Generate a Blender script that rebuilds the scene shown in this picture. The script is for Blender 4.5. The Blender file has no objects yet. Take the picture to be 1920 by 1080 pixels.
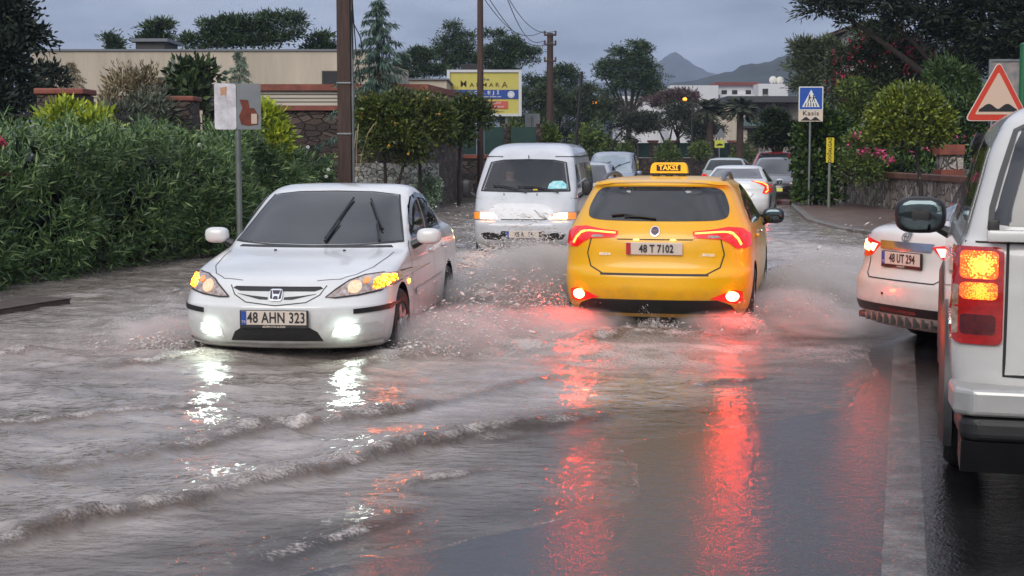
import bpy, bmesh, math, random
import numpy as np
from mathutils import Vector, Matrix
from mathutils.bvhtree import BVHTree

SC = bpy.context.scene
COL = SC.collection
R = math.radians

# ------------------------------------------------------------------ camera
CAM_H, PITCH, FPX = 1.72, R(5.26), 2770.0
cam_data = bpy.data.cameras.new("camera")
cam_data.sensor_width = 36.0
cam_data.lens = 36.0 * FPX / 1920.0
cam_data.clip_start, cam_data.clip_end = 0.1, 9000.0
cam = bpy.data.objects.new("camera", cam_data)
COL.objects.link(cam)
cam.location = (0, 0, CAM_H)
cam.rotation_euler = (R(90) - PITCH, 0, 0)
SC.camera = cam

# ------------------------------------------------------------------ sky, sun, exposure
SUN_EL, SUN_ROT = R(32), R(200)
world = bpy.data.worlds.new("World")
SC.world = world
world.use_nodes = True
wn, wl = world.node_tree.nodes, world.node_tree.links
wn.clear()
def _wnode(t, **kw):
    n = wn.new(t)
    for k, v in kw.items():
        setattr(n, k, v)
    return n
w_out = _wnode('ShaderNodeOutputWorld')
w_bg = _wnode('ShaderNodeBackground')
w_sky = _wnode('ShaderNodeTexSky', sky_type='NISHITA', sun_disc=False)
w_sky.sun_elevation, w_sky.sun_rotation = SUN_EL, SUN_ROT
w_sky.air_density, w_sky.dust_density, w_sky.ozone_density = 1.0, 2.0, 1.5
w_tc = _wnode('ShaderNodeTexCoord')
w_sep = _wnode('ShaderNodeSeparateXYZ')
wl.new(w_tc.outputs['Generated'], w_sep.inputs[0])
w_add = _wnode('ShaderNodeMath', operation='ADD'); w_add.inputs[1].default_value = 0.22
w_max = _wnode('ShaderNodeMath', operation='MAXIMUM'); w_max.inputs[1].default_value = 0.0
wl.new(w_sep.outputs[2], w_max.inputs[0]); wl.new(w_max.outputs[0], w_add.inputs[0])
w_div = _wnode('ShaderNodeVectorMath', operation='DIVIDE')
w_cmb = _wnode('ShaderNodeCombineXYZ')
for i in range(3):
    wl.new(w_add.outputs[0], w_cmb.inputs[i])
wl.new(w_tc.outputs['Generated'], w_div.inputs[0]); wl.new(w_cmb.outputs[0], w_div.inputs[1])
w_noise = _wnode('ShaderNodeTexNoise')
w_noise.inputs['Scale'].default_value = 2.1
w_noise.inputs['Detail'].default_value = 5.0
w_noise.inputs['Roughness'].default_value = 0.55
w_noise.inputs['Distortion'].default_value = 0.3
wl.new(w_div.outputs[0], w_noise.inputs['Vector'])
w_ramp = _wnode('ShaderNodeValToRGB')            # the cloud deck, in units the 0.1 background strength scales down
w_ramp.color_ramp.elements[0].position = 0.36
w_ramp.color_ramp.elements[0].color = (1.7, 1.98, 2.85, 1)
w_ramp.color_ramp.elements[1].position = 0.66
w_ramp.color_ramp.elements[1].color = (3.6, 4.0, 5.15, 1)
wl.new(w_noise.outputs[0], w_ramp.inputs[0])
w_mix = _wnode('ShaderNodeMixRGB'); w_mix.inputs[0].default_value = 0.86
wl.new(w_sky.outputs[0], w_mix.inputs[1]); wl.new(w_ramp.outputs[0], w_mix.inputs[2])
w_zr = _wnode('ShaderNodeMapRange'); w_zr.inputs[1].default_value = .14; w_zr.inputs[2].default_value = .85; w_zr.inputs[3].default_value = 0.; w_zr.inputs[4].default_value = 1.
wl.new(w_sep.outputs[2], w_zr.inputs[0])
w_hi = _wnode('ShaderNodeMixRGB', blend_type='ADD'); w_hi.inputs[2].default_value = (5.4, 5.25, 5.2, 1)       # extra whiter glow in the unseen sky overhead, added to brighten the scene below
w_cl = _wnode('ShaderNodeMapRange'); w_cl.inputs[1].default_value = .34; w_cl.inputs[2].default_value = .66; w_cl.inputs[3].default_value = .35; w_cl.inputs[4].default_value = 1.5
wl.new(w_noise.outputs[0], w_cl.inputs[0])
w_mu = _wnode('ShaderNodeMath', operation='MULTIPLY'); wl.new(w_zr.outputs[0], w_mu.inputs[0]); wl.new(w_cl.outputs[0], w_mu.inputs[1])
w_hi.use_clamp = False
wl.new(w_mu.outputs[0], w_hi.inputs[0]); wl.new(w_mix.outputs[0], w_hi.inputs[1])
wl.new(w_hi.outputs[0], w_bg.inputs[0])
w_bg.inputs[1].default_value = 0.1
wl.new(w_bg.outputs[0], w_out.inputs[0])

sun_d = bpy.data.lights.new("sun", 'SUN')
sun_d.energy, sun_d.angle, sun_d.color = 1.3, R(40), (1.0, 0.95, 0.88)
sun = bpy.data.objects.new("sun", sun_d)
COL.objects.link(sun)
sun.rotation_euler = (R(90) - SUN_EL, 0, R(180) - SUN_ROT)
SC.view_settings.view_transform = 'Standard'
SC.view_settings.look = 'None'
SC.view_settings.gamma = 1.0
SC.view_settings.use_curve_mapping = False
SC.view_settings.exposure = 0.5
SC.cycles.use_denoising = True
SC.cycles.max_bounces = 7
SC.cycles.diffuse_bounces = 2
SC.cycles.glossy_bounces = 4
SC.cycles.transparent_max_bounces = 12
SC.cycles.volume_bounces = 1
SC.cycles.caustics_reflective = False
SC.cycles.caustics_refractive = False
SC.cycles.sample_clamp_indirect = 14.0

# ------------------------------------------------------------------ where a pixel of the photograph lies in the place
def ray(px, py):
    a, b = (px - 960) / FPX, (540 - py) / FPX
    return Vector((a, math.cos(PITCH) + b * math.sin(PITCH), -math.sin(PITCH) + b * math.cos(PITCH)))
def at(px, py, Y):
    d = ray(px, py); t = Y / d.y
    return Vector((d.x * t, Y, CAM_H + d.z * t))
def ground(px, py, z=0.0):
    d = ray(px, py); t = (z - CAM_H) / d.z
    return Vector((d.x * t, d.y * t, z))

# ------------------------------------------------------------------ noise for shapes
def _hash(ix, iy, seed):
    h = (ix.astype(np.int64) * 374761393 + iy.astype(np.int64) * 668265263 + seed * 974634777) & 0xFFFFFFFF
    h = ((h ^ (h >> 13)) * 1274126177) & 0xFFFFFFFF
    return ((h ^ (h >> 16)) & 0xFFFF) / 65535.0
def vnoise(x, y, seed=0):
    x, y = np.asarray(x, float), np.asarray(y, float)
    ix, iy = np.floor(x), np.floor(y)
    fx, fy = x - ix, y - iy
    fx = fx * fx * fx * (fx * (fx * 6 - 15) + 10); fy = fy * fy * fy * (fy * (fy * 6 - 15) + 10)
    a = _hash(ix, iy, seed); b = _hash(ix + 1, iy, seed); c = _hash(ix, iy + 1, seed); d = _hash(ix + 1, iy + 1, seed)
    return (a + (b - a) * fx) * (1 - fy) + (c + (d - c) * fx) * fy
def fbm(x, y, oct=4, seed=0, gain=.5):
    s, a, n = 0, 1.0, 0
    for k in range(oct):
        s = s + a * (vnoise(x * 2 ** k + 17.3 * k, y * 2 ** k - 9.1 * k, seed + k) - .5); n += a; a *= gain
    return s / n
def sstep(a, b, x):
    t = np.clip((x - a) / (b - a), 0, 1)
    return t * t * (3 - 2 * t)

# ------------------------------------------------------------------ materials
MATS = {}
def _new_mat(name):
    m = bpy.data.materials.new(name); m.use_nodes = True
    nt = m.node_tree
    return m, nt, nt.nodes['Principled BSDF']
def mat(name, col, rough=.5, metal=0., vary=0., vscale=4., bump=0., bscale=30., spec=.5, coat=0., emit=None, estr=0., col2=None, alpha=1., stretch=None):
    if name in MATS:
        return MATS[name]
    m, nt, b = _new_mat(name)
    N, L = nt.nodes, nt.links
    b.inputs['Base Color'].default_value = (*col, 1)
    b.inputs['Roughness'].default_value = rough
    b.inputs['Metallic'].default_value = metal
    b.inputs['Specular IOR Level'].default_value = spec
    b.inputs['Coat Weight'].default_value = coat
    b.inputs['Coat Roughness'].default_value = .06
    b.inputs['Alpha'].default_value = alpha
    if emit:
        b.inputs['Emission Color'].default_value = (*emit, 1)
        b.inputs['Emission Strength'].default_value = estr
    if vary or bump:
        tc = N.new('ShaderNodeTexCoord'); vec = tc.outputs['Object']
        if stretch:
            mp = N.new('ShaderNodeMapping'); mp.inputs['Scale'].default_value = stretch
            L.new(vec, mp.inputs[0]); vec = mp.outputs[0]
    if vary:
        nz = N.new('ShaderNodeTexNoise'); nz.inputs['Scale'].default_value = vscale; nz.inputs['Detail'].default_value = 6; nz.inputs['Roughness'].default_value = .62
        L.new(vec, nz.inputs['Vector'])
        rp = N.new('ShaderNodeValToRGB')
        c2 = col2 or tuple(max(0, c * (1 - vary)) for c in col)
        rp.color_ramp.elements[0].position = .32; rp.color_ramp.elements[1].position = .68
        rp.color_ramp.elements[0].color = (*c2, 1); rp.color_ramp.elements[1].color = (*[min(1, c * (1 + vary * .4)) for c in col], 1)
        L.new(nz.outputs[0], rp.inputs[0]); L.new(rp.outputs[0], b.inputs['Base Color'])
    if bump:
        nb = N.new('ShaderNodeTexNoise'); nb.inputs['Scale'].default_value = bscale; nb.inputs['Detail'].default_value = 5
        L.new(vec, nb.inputs['Vector'])
        bp = N.new('ShaderNodeBump'); bp.inputs['Strength'].default_value = bump; bp.inputs['Distance'].default_value = .02
        L.new(nb.outputs[0], bp.inputs['Height']); L.new(bp.outputs[0], b.inputs['Normal'])
    MATS[name] = m
    return m
def leaf_mat(name, dark, light, rough=.5, mid=None):
    if name in MATS:
        return MATS[name]
    m, nt, b = _new_mat(name)
    N, L = nt.nodes, nt.links
    g = N.new('ShaderNodeNewGeometry')
    rp = N.new('ShaderNodeValToRGB')
    rp.color_ramp.elements[0].color = (*dark, 1); rp.color_ramp.elements[1].color = (*light, 1)
    if mid:
        e = rp.color_ramp.elements.new(.5); e.color = (*mid, 1)
    L.new(g.outputs['Random Per Island'], rp.inputs[0])
    tc = N.new('ShaderNodeTexCoord'); nz = N.new('ShaderNodeTexNoise'); nz.inputs['Scale'].default_value = 1.3; nz.inputs['Detail'].default_value = 3
    L.new(tc.outputs['Object'], nz.inputs['Vector'])
    mr = N.new('ShaderNodeMapRange'); mr.inputs[1].default_value = .3; mr.inputs[2].default_value = .7; mr.inputs[3].default_value = .6; mr.inputs[4].default_value = 1.35
    L.new(nz.outputs[0], mr.inputs[0])
    vm = N.new('ShaderNodeVectorMath'); vm.operation = 'SCALE'
    L.new(rp.outputs[0], vm.inputs[0]); L.new(mr.outputs[0], vm.inputs['Scale'])
    L.new(vm.outputs[0], b.inputs['Base Color'])
    b.inputs['Roughness'].default_value = rough
    b.inputs['Specular IOR Level'].default_value = .45
    MATS[name] = m
    return m
def stone_mat(name, c1, c2, c3, mortar, scale=4., rough=.6, stretch=(1, 1, 1), wet=.0):
    if name in MATS:
        return MATS[name]
    m, nt, b = _new_mat(name)
    N, L = nt.nodes, nt.links
    tc = N.new('ShaderNodeTexCoord'); mp = N.new('ShaderNodeMapping'); mp.inputs['Scale'].default_value = stretch
    L.new(tc.outputs['Object'], mp.inputs[0])
    nz = N.new('ShaderNodeTexNoise'); nz.inputs['Scale'].default_value = scale * 1.2; nz.inputs['Detail'].default_value = 3
    L.new(mp.outputs[0], nz.inputs['Vector'])
    ad = N.new('ShaderNodeMixRGB'); ad.inputs[0].default_value = .12
    L.new(mp.outputs[0], ad.inputs[1]); L.new(nz.outputs['Color'], ad.inputs[2])
    v1 = N.new('ShaderNodeTexVoronoi'); v1.inputs['Scale'].default_value = scale; L.new(ad.outputs[0], v1.inputs['Vector'])
    v2 = N.new('ShaderNodeTexVoronoi'); v2.feature = 'DISTANCE_TO_EDGE'; v2.inputs['Scale'].default_value = scale; L.new(ad.outputs[0], v2.inputs['Vector'])
    sp = N.new('ShaderNodeSeparateXYZ'); L.new(v1.outputs['Color'], sp.inputs[0])
    rp = N.new('ShaderNodeValToRGB'); rp.color_ramp.elements[0].color = (*c1, 1); rp.color_ramp.elements[1].color = (*c3, 1)
    e = rp.color_ramp.elements.new(.5); e.color = (*c2, 1)
    L.new(sp.outputs[0], rp.inputs[0])
    n2 = N.new('ShaderNodeTexNoise'); n2.inputs['Scale'].default_value = scale * 7; n2.inputs['Detail'].default_value = 6; L.new(mp.outputs[0], n2.inputs['Vector'])
    mu = N.new('ShaderNodeMixRGB'); mu.blend_type = 'OVERLAY'; mu.inputs[0].default_value = .55
    L.new(rp.outputs[0], mu.inputs[1]); L.new(n2.outputs[0], mu.inputs[2])
    r2 = N.new('ShaderNodeValToRGB'); r2.color_ramp.elements[0].position = .02; r2.color_ramp.elements[1].position = .07
    L.new(v2.outputs[0], r2.inputs[0])
    mx = N.new('ShaderNodeMixRGB'); mx.inputs[1].default_value = (*mortar, 1)
    L.new(r2.outputs[0], mx.inputs[0]); L.new(mu.outputs[0], mx.inputs[2]); L.new(mx.outputs[0], b.inputs['Base Color'])
    bp = N.new('ShaderNodeBump'); bp.inputs['Strength'].default_value = .9; bp.inputs['Distance'].default_value = .05
    ma = N.new('ShaderNodeMath'); ma.operation = 'ADD'; L.new(r2.outputs[0], ma.inputs[0]); L.new(n2.outputs[0], ma.inputs[1])
    L.new(ma.outputs[0], bp.inputs['Height']); L.new(bp.outputs[0], b.inputs['Normal'])
    b.inputs['Roughness'].default_value = rough
    MATS[name] = m
    return m

# ------------------------------------------------------------------ objects
def tag(o, label=None, cat=None, group=None, kind=None):
    if label: o['label'] = label
    if cat: o['category'] = cat
    if group: o['group'] = group
    if kind: o['kind'] = kind
    return o
def thing(name, label, cat, loc=(0, 0, 0), rotz=0., group=None):
    o = bpy.data.objects.new(name, None); COL.objects.link(o)
    o.empty_display_size = .2
    o.location = loc; o.rotation_euler = (0, 0, rotz)
    return tag(o, label, cat, group)
def link_mesh(name, me, m=None, parent=None, smooth=False):
    o = bpy.data.objects.new(name, me); COL.objects.link(o)
    if m is not None:
        for mm in (m if isinstance(m, (list, tuple)) else [m]):
            me.materials.append(mm)
    if parent is not None:
        o.parent = parent
    if smooth:
        me.shade_smooth()
    return o
def arrays(name, V, F, m=None, parent=None, smooth=False):
    """V (n,3) array, F (k,3|4) array -> one mesh object"""
    V = np.asarray(V, np.float32); F = np.asarray(F, np.int32)
    me = bpy.data.meshes.new(name)
    k, c = F.shape
    me.vertices.add(len(V)); me.vertices.foreach_set('co', V.ravel())
    me.loops.add(k * c); me.loops.foreach_set('vertex_index', F.ravel())
    me.polygons.add(k)
    me.polygons.foreach_set('loop_start', np.arange(0, k * c, c, dtype=np.int32))
    me.update(calc_edges=True); me.validate()
    return link_mesh(name, me, m, parent, smooth)
def copy_tree(o, parent=None):
    c = o.copy(); COL.objects.link(c); c.parent = parent
    for ch in [x for x in bpy.data.objects if x.parent == o]:
        copy_tree(ch, c)
    return c

class MB:
    """gathers shapes that become ONE mesh object"""
    def __init__(s):
        s.v, s.f = [], []
    def add(s, V, F):
        n = len(s.v); s.v += [tuple(p) for p in V]; s.f += [tuple(i + n for i in f) for f in F]; return s
    def box(s, c, d, rz=0., bev=0.):
        bm = bmesh.new(); bmesh.ops.create_cube(bm, size=1)
        bmesh.ops.scale(bm, vec=d, verts=bm.verts)
        if bev:
            bmesh.ops.bevel(bm, geom=bm.edges[:], offset=min(bev, .45 * min(d)), segments=2, affect='EDGES', profile=.6)
        bm.verts.index_update()
        cz, sz = math.cos(rz), math.sin(rz)
        V = [(c[0] + v.co.x * cz - v.co.y * sz, c[1] + v.co.x * sz + v.co.y * cz, c[2] + v.co.z) for v in bm.verts]
        s.add(V, [[v.index for v in f.verts] for f in bm.faces]); bm.free(); return s
    def tube(s, pts, r, n=8, cap=True):
        pts = [Vector(p) for p in pts]
        rr = list(np.interp(np.linspace(0, 1, len(pts)), np.linspace(0, 1, len(r)), r)) if isinstance(r, (list, tuple)) else [r] * len(pts)
        V, F = [], []
        up = Vector((0, 0, 1))
        for i, p in enumerate(pts):
            t = (pts[min(i + 1, len(pts) - 1)] - pts[max(i - 1, 0)]).normalized()
            a = t.cross(up if abs(t.z) < .95 else Vector((1, 0, 0))).normalized(); b = t.cross(a)
            for k in range(n):
                w = 2 * math.pi * k / n
                V.append(p + (a * math.cos(w) + b * math.sin(w)) * rr[i])
        for i in range(len(pts) - 1):
            for k in range(n):
                F.append((i * n + k, i * n + (k + 1) % n, (i + 1) * n + (k + 1) % n, (i + 1) * n + k))
        if cap:
            F.append(tuple(range(n))); F.append(tuple(range((len(pts) - 1) * n, len(pts) * n))[::-1])
        return s.add(V, F)
    def lathe(s, prof, c, axis='z', n=24):
        """prof: (radius, height) pairs round the axis through c"""
        V, F = [], []
        for (r, h) in prof:
            for k in range(n):
                w = 2 * math.pi * k / n; x, y = r * math.cos(w), r * math.sin(w)
                V.append({'z': (c[0] + x, c[1] + y, c[2] + h), 'x': (c[0] + h, c[1] + x, c[2] + y), 'y': (c[0] + x, c[1] + h, c[2] + y)}[axis])
        for i in range(len(prof) - 1):
            for k in range(n):
                F.append((i * n + k, i * n + (k + 1) % n, (i + 1) * n + (k + 1) % n, (i + 1) * n + k))
        return s.add(V, F)
    def sup(s, c, d, e=2.6, nu=20, nv=12, rz=0.):
        """superellipsoid with half sizes d"""
        V, F = [], []
        pw = lambda v: math.copysign(abs(v) ** (2 / e), v)
        cz, sz = math.cos(rz), math.sin(rz)
        for j in range(nv + 1):
            ph = -math.pi / 2 + math.pi * j / nv
            for i in range(nu):
                th = 2 * math.pi * i / nu
                x, y, z = d[0] * pw(math.cos(ph)) * pw(math.cos(th)), d[1] * pw(math.cos(ph)) * pw(math.sin(th)), d[2] * pw(math.sin(ph))
                V.append((c[0] + x * cz - y * sz, c[1] + x * sz + y * cz, c[2] + z))
        for j in range(nv):
            for i in range(nu):
                F.append((j * nu + i, j * nu + (i + 1) % nu, (j + 1) * nu + (i + 1) % nu, (j + 1) * nu + i))
        return s.add(V, F)
    def prism(s, poly, plane, h0, h1):
        """poly in 'xz' (pushed along y), 'xy' (along z) or 'yz' (along x), from h0 to h1"""
        f = {'xz': lambda a, b, h: (a, h, b), 'xy': lambda a, b, h: (a, b, h), 'yz': lambda a, b, h: (h, a, b)}[plane]
        n = len(poly)
        V = [f(a, b, h0) for a, b in poly] + [f(a, b, h1) for a, b in poly]
        F = [tuple(range(n)), tuple(range(n, 2 * n))[::-1]] + [(i, (i + 1) % n, n + (i + 1) % n, n + i) for i in range(n)]
        return s.add(V, F)
    def build(s, name, m=None, parent=None, smooth=False, fix=True):
        me = bpy.data.meshes.new(name); me.from_pydata(s.v, [], s.f)
        if fix:
            bm = bmesh.new(); bm.from_mesh(me); bmesh.ops.recalc_face_normals(bm, faces=bm.faces[:]); bm.to_mesh(me); bm.free()
        me.update()
        o = link_mesh(name, me, m, parent)
        if smooth:
            me.shade_smooth()
            try:
                me.set_sharp_from_angle(angle=R(40))
            except Exception:
                pass
        return o

def writing(name, s, size, m, parent=None, loc=(0, 0, 0), rot=(0, 0, 0), ext=.002, sx=1., space=1., shear=0., bold=0., align='CENTER'):
    cu = bpy.data.curves.new(name, 'FONT'); cu.body = s; cu.size = size; cu.extrude = ext; cu.offset = bold
    cu.align_x = align; cu.align_y = 'CENTER'; cu.space_character = space; cu.shear = shear; cu.resolution_u = 3
    t = bpy.data.objects.new(name + '_source', cu); COL.objects.link(t)
    bpy.context.view_layer.update()
    me = bpy.data.meshes.new_from_object(t.evaluated_get(bpy.context.evaluated_depsgraph_get()))
    bpy.data.objects.remove(t)
    me.name = name; me.materials.clear()
    o = link_mesh(name, me, m, parent)
    o.location = loc; o.rotation_euler = rot; o.scale = (sx, 1, 1)
    return o
def skinned(verts, edges, radii, name, m, parent=None, root=0, lev=2):
    me = bpy.data.meshes.new(name); me.from_pydata(verts, edges, [])
    o = bpy.data.objects.new(name + '_source', me); COL.objects.link(o)
    md = o.modifiers.new('s', 'SKIN'); sb = o.modifiers.new('u', 'SUBSURF'); sb.levels = lev; sb.render_levels = lev
    if not me.skin_vertices:
        bm = bmesh.new(); bm.from_mesh(me); bm.verts.layers.skin.verify(); bm.to_mesh(me); bm.free()
    for i, r in enumerate(radii):
        me.skin_vertices[0].data[i].radius = r if isinstance(r, tuple) else (r, r)
        me.skin_vertices[0].data[i].use_root = i == root
    bpy.context.view_layer.update()
    m2 = bpy.data.meshes.new_from_object(o.evaluated_get(bpy.context.evaluated_depsgraph_get()))
    bpy.data.objects.remove(o)
    m2.name = name; m2.materials.clear()
    return link_mesh(name, m2, m, parent, True)
# ================================================================== THE SETTING
LEFT = [(-9.5, -4), (-8, 5), (-6.9, 14), (-6.2, 19), (-5.2, 23), (-3.5, 30), (-1.8, 45), (.6, 60), (4, 80), (8, 100), (17, 140), (40, 220)]
RIGHT = [(30, -4), (30, 22), (17, 24.6), (9.2, 26.6), (7.4, 28.2), (6.9, 31), (7.0, 35), (8.5, 45), (11, 57), (15, 75), (20, 100), (28, 140), (52, 220)]
def along(path, Y):
    ys = [p[1] for p in path]; xs = [p[0] for p in path]
    return np.interp(Y, ys, xs)
def seg_dist(X, Y, poly, closed=False):
    """distance, signed side (+ = right of travel) and arc position to a polyline"""
    best = np.full(X.shape, 1e9); side = np.zeros(X.shape); pos = np.zeros(X.shape)
    n = len(poly); acc = 0.
    for i in range(n if closed else n - 1):
        (x0, y0), (x1, y1) = poly[i], poly[(i + 1) % n]
        dx, dy = x1 - x0, y1 - y0; l2 = dx * dx + dy * dy + 1e-12
        t = np.clip(((X - x0) * dx + (Y - y0) * dy) / l2, 0, 1)
        ex, ey = X - x0 - t * dx, Y - y0 - t * dy
        d = np.hypot(ex, ey); m = d < best
        best = np.where(m, d, best); side = np.where(m, dy * ex - dx * ey, side); pos = np.where(m, acc + t * math.sqrt(l2), pos)
        acc += math.sqrt(l2)
    return best, np.sign(side), pos
def inside(X, Y, poly):
    r = np.zeros(X.shape, bool); n = len(poly)
    for i in range(n):
        (x0, y0), (x1, y1) = poly[i], poly[(i + 1) % n]
        c = ((y0 > Y) != (y1 > Y)) & (X < (x1 - x0) * (Y - y0) / (y1 - y0 + 1e-12) + x0)
        r ^= c
    return r
def gpts(pp, z=.02):
    return [(ground(a, b, z).x, ground(a, b, z).y) for a, b in pp]
def grid_faces(nr, nc):
    i = np.arange((nr - 1) * (nc - 1)); r, c = i // (nc - 1), i % (nc - 1)
    a = r * nc + c
    return np.stack([a, a + 1, a + nc + 1, a + nc], 1)

# ---- ground: one sheet to the horizon
m_soil = mat('soil', (.05, .042, .03), .85, vary=.5, vscale=.9, bump=.5, bscale=9)
g = np.concatenate([np.linspace(-3500, -150, 12), np.linspace(-120, 120, 41), np.linspace(150, 3500, 12)])
GX, GY = np.meshgrid(g, g + 600)
GZ = np.full(GX.shape, -.09)
tag(arrays('ground', np.stack([GX, GY, GZ], -1).reshape(-1, 3), grid_faces(len(g), len(g)), m_soil), kind='structure')

# ---- road: wet asphalt
def asphalt():
    m, nt, b = _new_mat('wet_asphalt'); N, L = nt.nodes, nt.links
    tc = N.new('ShaderNodeTexCoord')
    n1 = N.new('ShaderNodeTexNoise'); n1.inputs['Scale'].default_value = .8; n1.inputs['Detail'].default_value = 5
    n2 = N.new('ShaderNodeTexNoise'); n2.inputs['Scale'].default_value = 75; n2.inputs['Detail'].default_value = 3
    n3 = N.new('ShaderNodeTexNoise'); n3.inputs['Scale'].default_value = 9; n3.inputs['Detail'].default_value = 6; n3.inputs['Roughness'].default_value = .65
    for n in (n1, n2, n3): L.new(tc.outputs['Object'], n.inputs['Vector'])
    r = N.new('ShaderNodeValToRGB'); r.color_ramp.elements[0].color = (.005, .005, .006, 1); r.color_ramp.elements[1].color = (.030, .028, .027, 1)
    r.color_ramp.elements[0].position = .35; r.color_ramp.elements[1].position = .7
    ad = N.new('ShaderNodeMath'); ad.operation = 'MULTIPLY_ADD'; ad.inputs[1].default_value = .45
    L.new(n2.outputs[0], ad.inputs[0]); 
    m5 = N.new('ShaderNodeMath'); m5.operation = 'MULTIPLY'; m5.inputs[1].default_value = .55; L.new(n1.outputs[0], m5.inputs[0]); L.new(m5.outputs[0], ad.inputs[2])
    L.new(ad.outputs[0], r.inputs[0]); L.new(r.outputs[0], b.inputs['Base Color'])
    mr = N.new('ShaderNodeMapRange'); mr.inputs[1].default_value = .35; mr.inputs[2].default_value = .65; mr.inputs[3].default_value = .02; mr.inputs[4].default_value = .07
    L.new(n1.outputs[0], mr.inputs[0]); L.new(mr.outputs[0], b.inputs['Roughness'])
    b1 = N.new('ShaderNodeBump'); b1.inputs['Strength'].default_value = .5; b1.inputs['Distance'].default_value = .005
    L.new(n2.outputs[0], b1.inputs['Height'])
    b2 = N.new('ShaderNodeBump'); b2.inputs['Strength'].default_value = .38; b2.inputs['Distance'].default_value = .016
    L.new(n3.outputs[0], b2.inputs['Height']); L.new(b1.outputs[0], b2.inputs['Normal']); L.new(b2.outputs[0], b.inputs['Normal'])
    b.inputs['IOR'].default_value = 1.45; b.inputs['Specular IOR Level'].default_value = .6
    return m
m_asph = asphalt()
ry = np.concatenate([np.linspace(-4, 40, 60), np.linspace(42, 220, 60)])
tt = np.linspace(0, 1, 24)
RX = along(LEFT, ry)[:, None] * (1 - tt) + along(RIGHT, ry)[:, None] * tt
RY = np.repeat(ry[:, None], 24, 1)
tag(arrays('road', np.stack([RX, RY, np.zeros_like(RX)], -1).reshape(-1, 3), grid_faces(len(ry), 24), m_asph), kind='structure')

# ---- verges and pavement, each with a real kerb step
def strip(name, inner, outer, z, m, kerb=None, n=160, rough=.03, zo=None):
    ys = np.linspace(0, 1, n)
    ri = np.array([np.interp(ys, np.linspace(0, 1, len(inner)), [p[k] for p in inner]) for k in (0, 1)]).T
    ro = np.array([np.interp(ys, np.linspace(0, 1, len(outer)), [p[k] for p in outer]) for k in (0, 1)]).T
    w = np.linspace(0, 1, 14)
    P = ri[:, None, :] * (1 - w)[None, :, None] + ro[:, None, :] * w[None, :, None]
    Z = z + ((zo if zo is not None else z) - z) * w[None, :] + rough * fbm(P[..., 0] * .9, P[..., 1] * .9, 3, 7) * (w > .01)
    V = np.concatenate([P, Z[..., None]], -1)
    V = np.concatenate([np.concatenate([V[:, :1, :2], np.full((n, 1, 1), -.08)], -1), V], 1)
    return arrays(name, V.reshape(-1, 3), grid_faces(n, 15), m)
m_verge = mat('verge_soil', (.05, .045, .025), .8, vary=.55, vscale=2.2, bump=.6, bscale=14, col2=(.022, .03, .012))
tag(strip('left_verge', [(x - .02, y) for x, y in LEFT[2:]], [(x - 60 - .5 * y, y + 10) for x, y in LEFT[2:]], .13, m_verge), kind='structure')
m_pave = mat('wet_paving', (.15, .10, .08), .42, vary=.5, vscale=2.6, bump=.35, bscale=22)
m_kerb = mat('kerb_stone', (.17, .15, .13), .45, vary=.45, vscale=3.5, bump=.3, bscale=20)
RK = RIGHT[2:]
pave_out = [(19, 27.2), (11.6, 29), (10.6, 30.5), (10.5, 33), (10.5, 37), (10.6, 47), (13.4, 57.5), (17.5, 75.5), (23, 100.5), (31, 140), (56, 220)]
tag(strip('pavement', RK, pave_out, .135, m_pave, rough=.015), kind='structure')
def kerb(name, path, w, z0, z1, m, side=1):
    mb = MB(); L = []
    for i, p in enumerate(path):
        a, b = path[max(0, i - 1)], path[min(len(path) - 1, i + 1)]
        t = Vector((b[0] - a[0], b[1] - a[1])).normalized(); nrm = Vector((t.y, -t.x)) * side
        L.append((Vector(p), nrm))
    V, F = [], []
    for p, nrm in L:
        for o, z in ((-.004, z0), (-.004, z1 - .02), (.02, z1), (w, z1), (w, z0)):
            V.append((p.x + nrm.x * o, p.y + nrm.y * o, z))
    for i in range(len(L) - 1):
        for k in range(4):
            F.append((i * 5 + k, i * 5 + k + 1, (i + 1) * 5 + k + 1, (i + 1) * 5 + k))
    mb.add(V, F)
    return tag(mb.build(name, m), kind='structure')
kerb('right_kerb', RK[:10], .16, -.05, .15, m_kerb, 1)
kerb('left_kerb', [ground(-120, 612, .12).to_2d()[:], ground(0, 590, .12).to_2d()[:], ground(70, 578, .12).to_2d()[:], ground(132, 569, .12).to_2d()[:]], -.45, -.05, .178,
     mat('muddy_kerb', (.085, .060, .045), .5, vary=.5, vscale=5, bump=.4), 1)
tag(strip('terrace_soil', [(10.62, 32.7), (10.62, 40), (10.72, 47.2)], [(40, 34), (40, 42), (40, 56)], 1.0, m_verge, rough=.12), kind='structure')

# ---- white lane line (a painted sheet on the asphalt)
m_line = mat('worn_white_paint', (.20, .19, .175), .14, vary=.45, vscale=5, bump=.25, bscale=60, col2=(.055, .052, .05), alpha=.8)
A0, A1 = Vector((1.10, 4.0)), Vector((3.58, 13.4))
t_ = (A1 - A0).normalized(); n_ = Vector((t_.y, -t_.x))
lv, lf = [], []
for i in range(60):
    p = A0 + (A1 - A0) * i / 59
    wob = .006 * (random.Random(i).random() - .5)
    for s in (-.09 + wob, .09 - wob):
        q = p + n_ * s; lv.append((q.x, q.y, .004))
for i in range(59): lf.append((2 * i, 2 * i + 1, 2 * i + 3, 2 * i + 2))
tag(arrays('lane_line', lv, lf, m_line), kind='structure')

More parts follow.
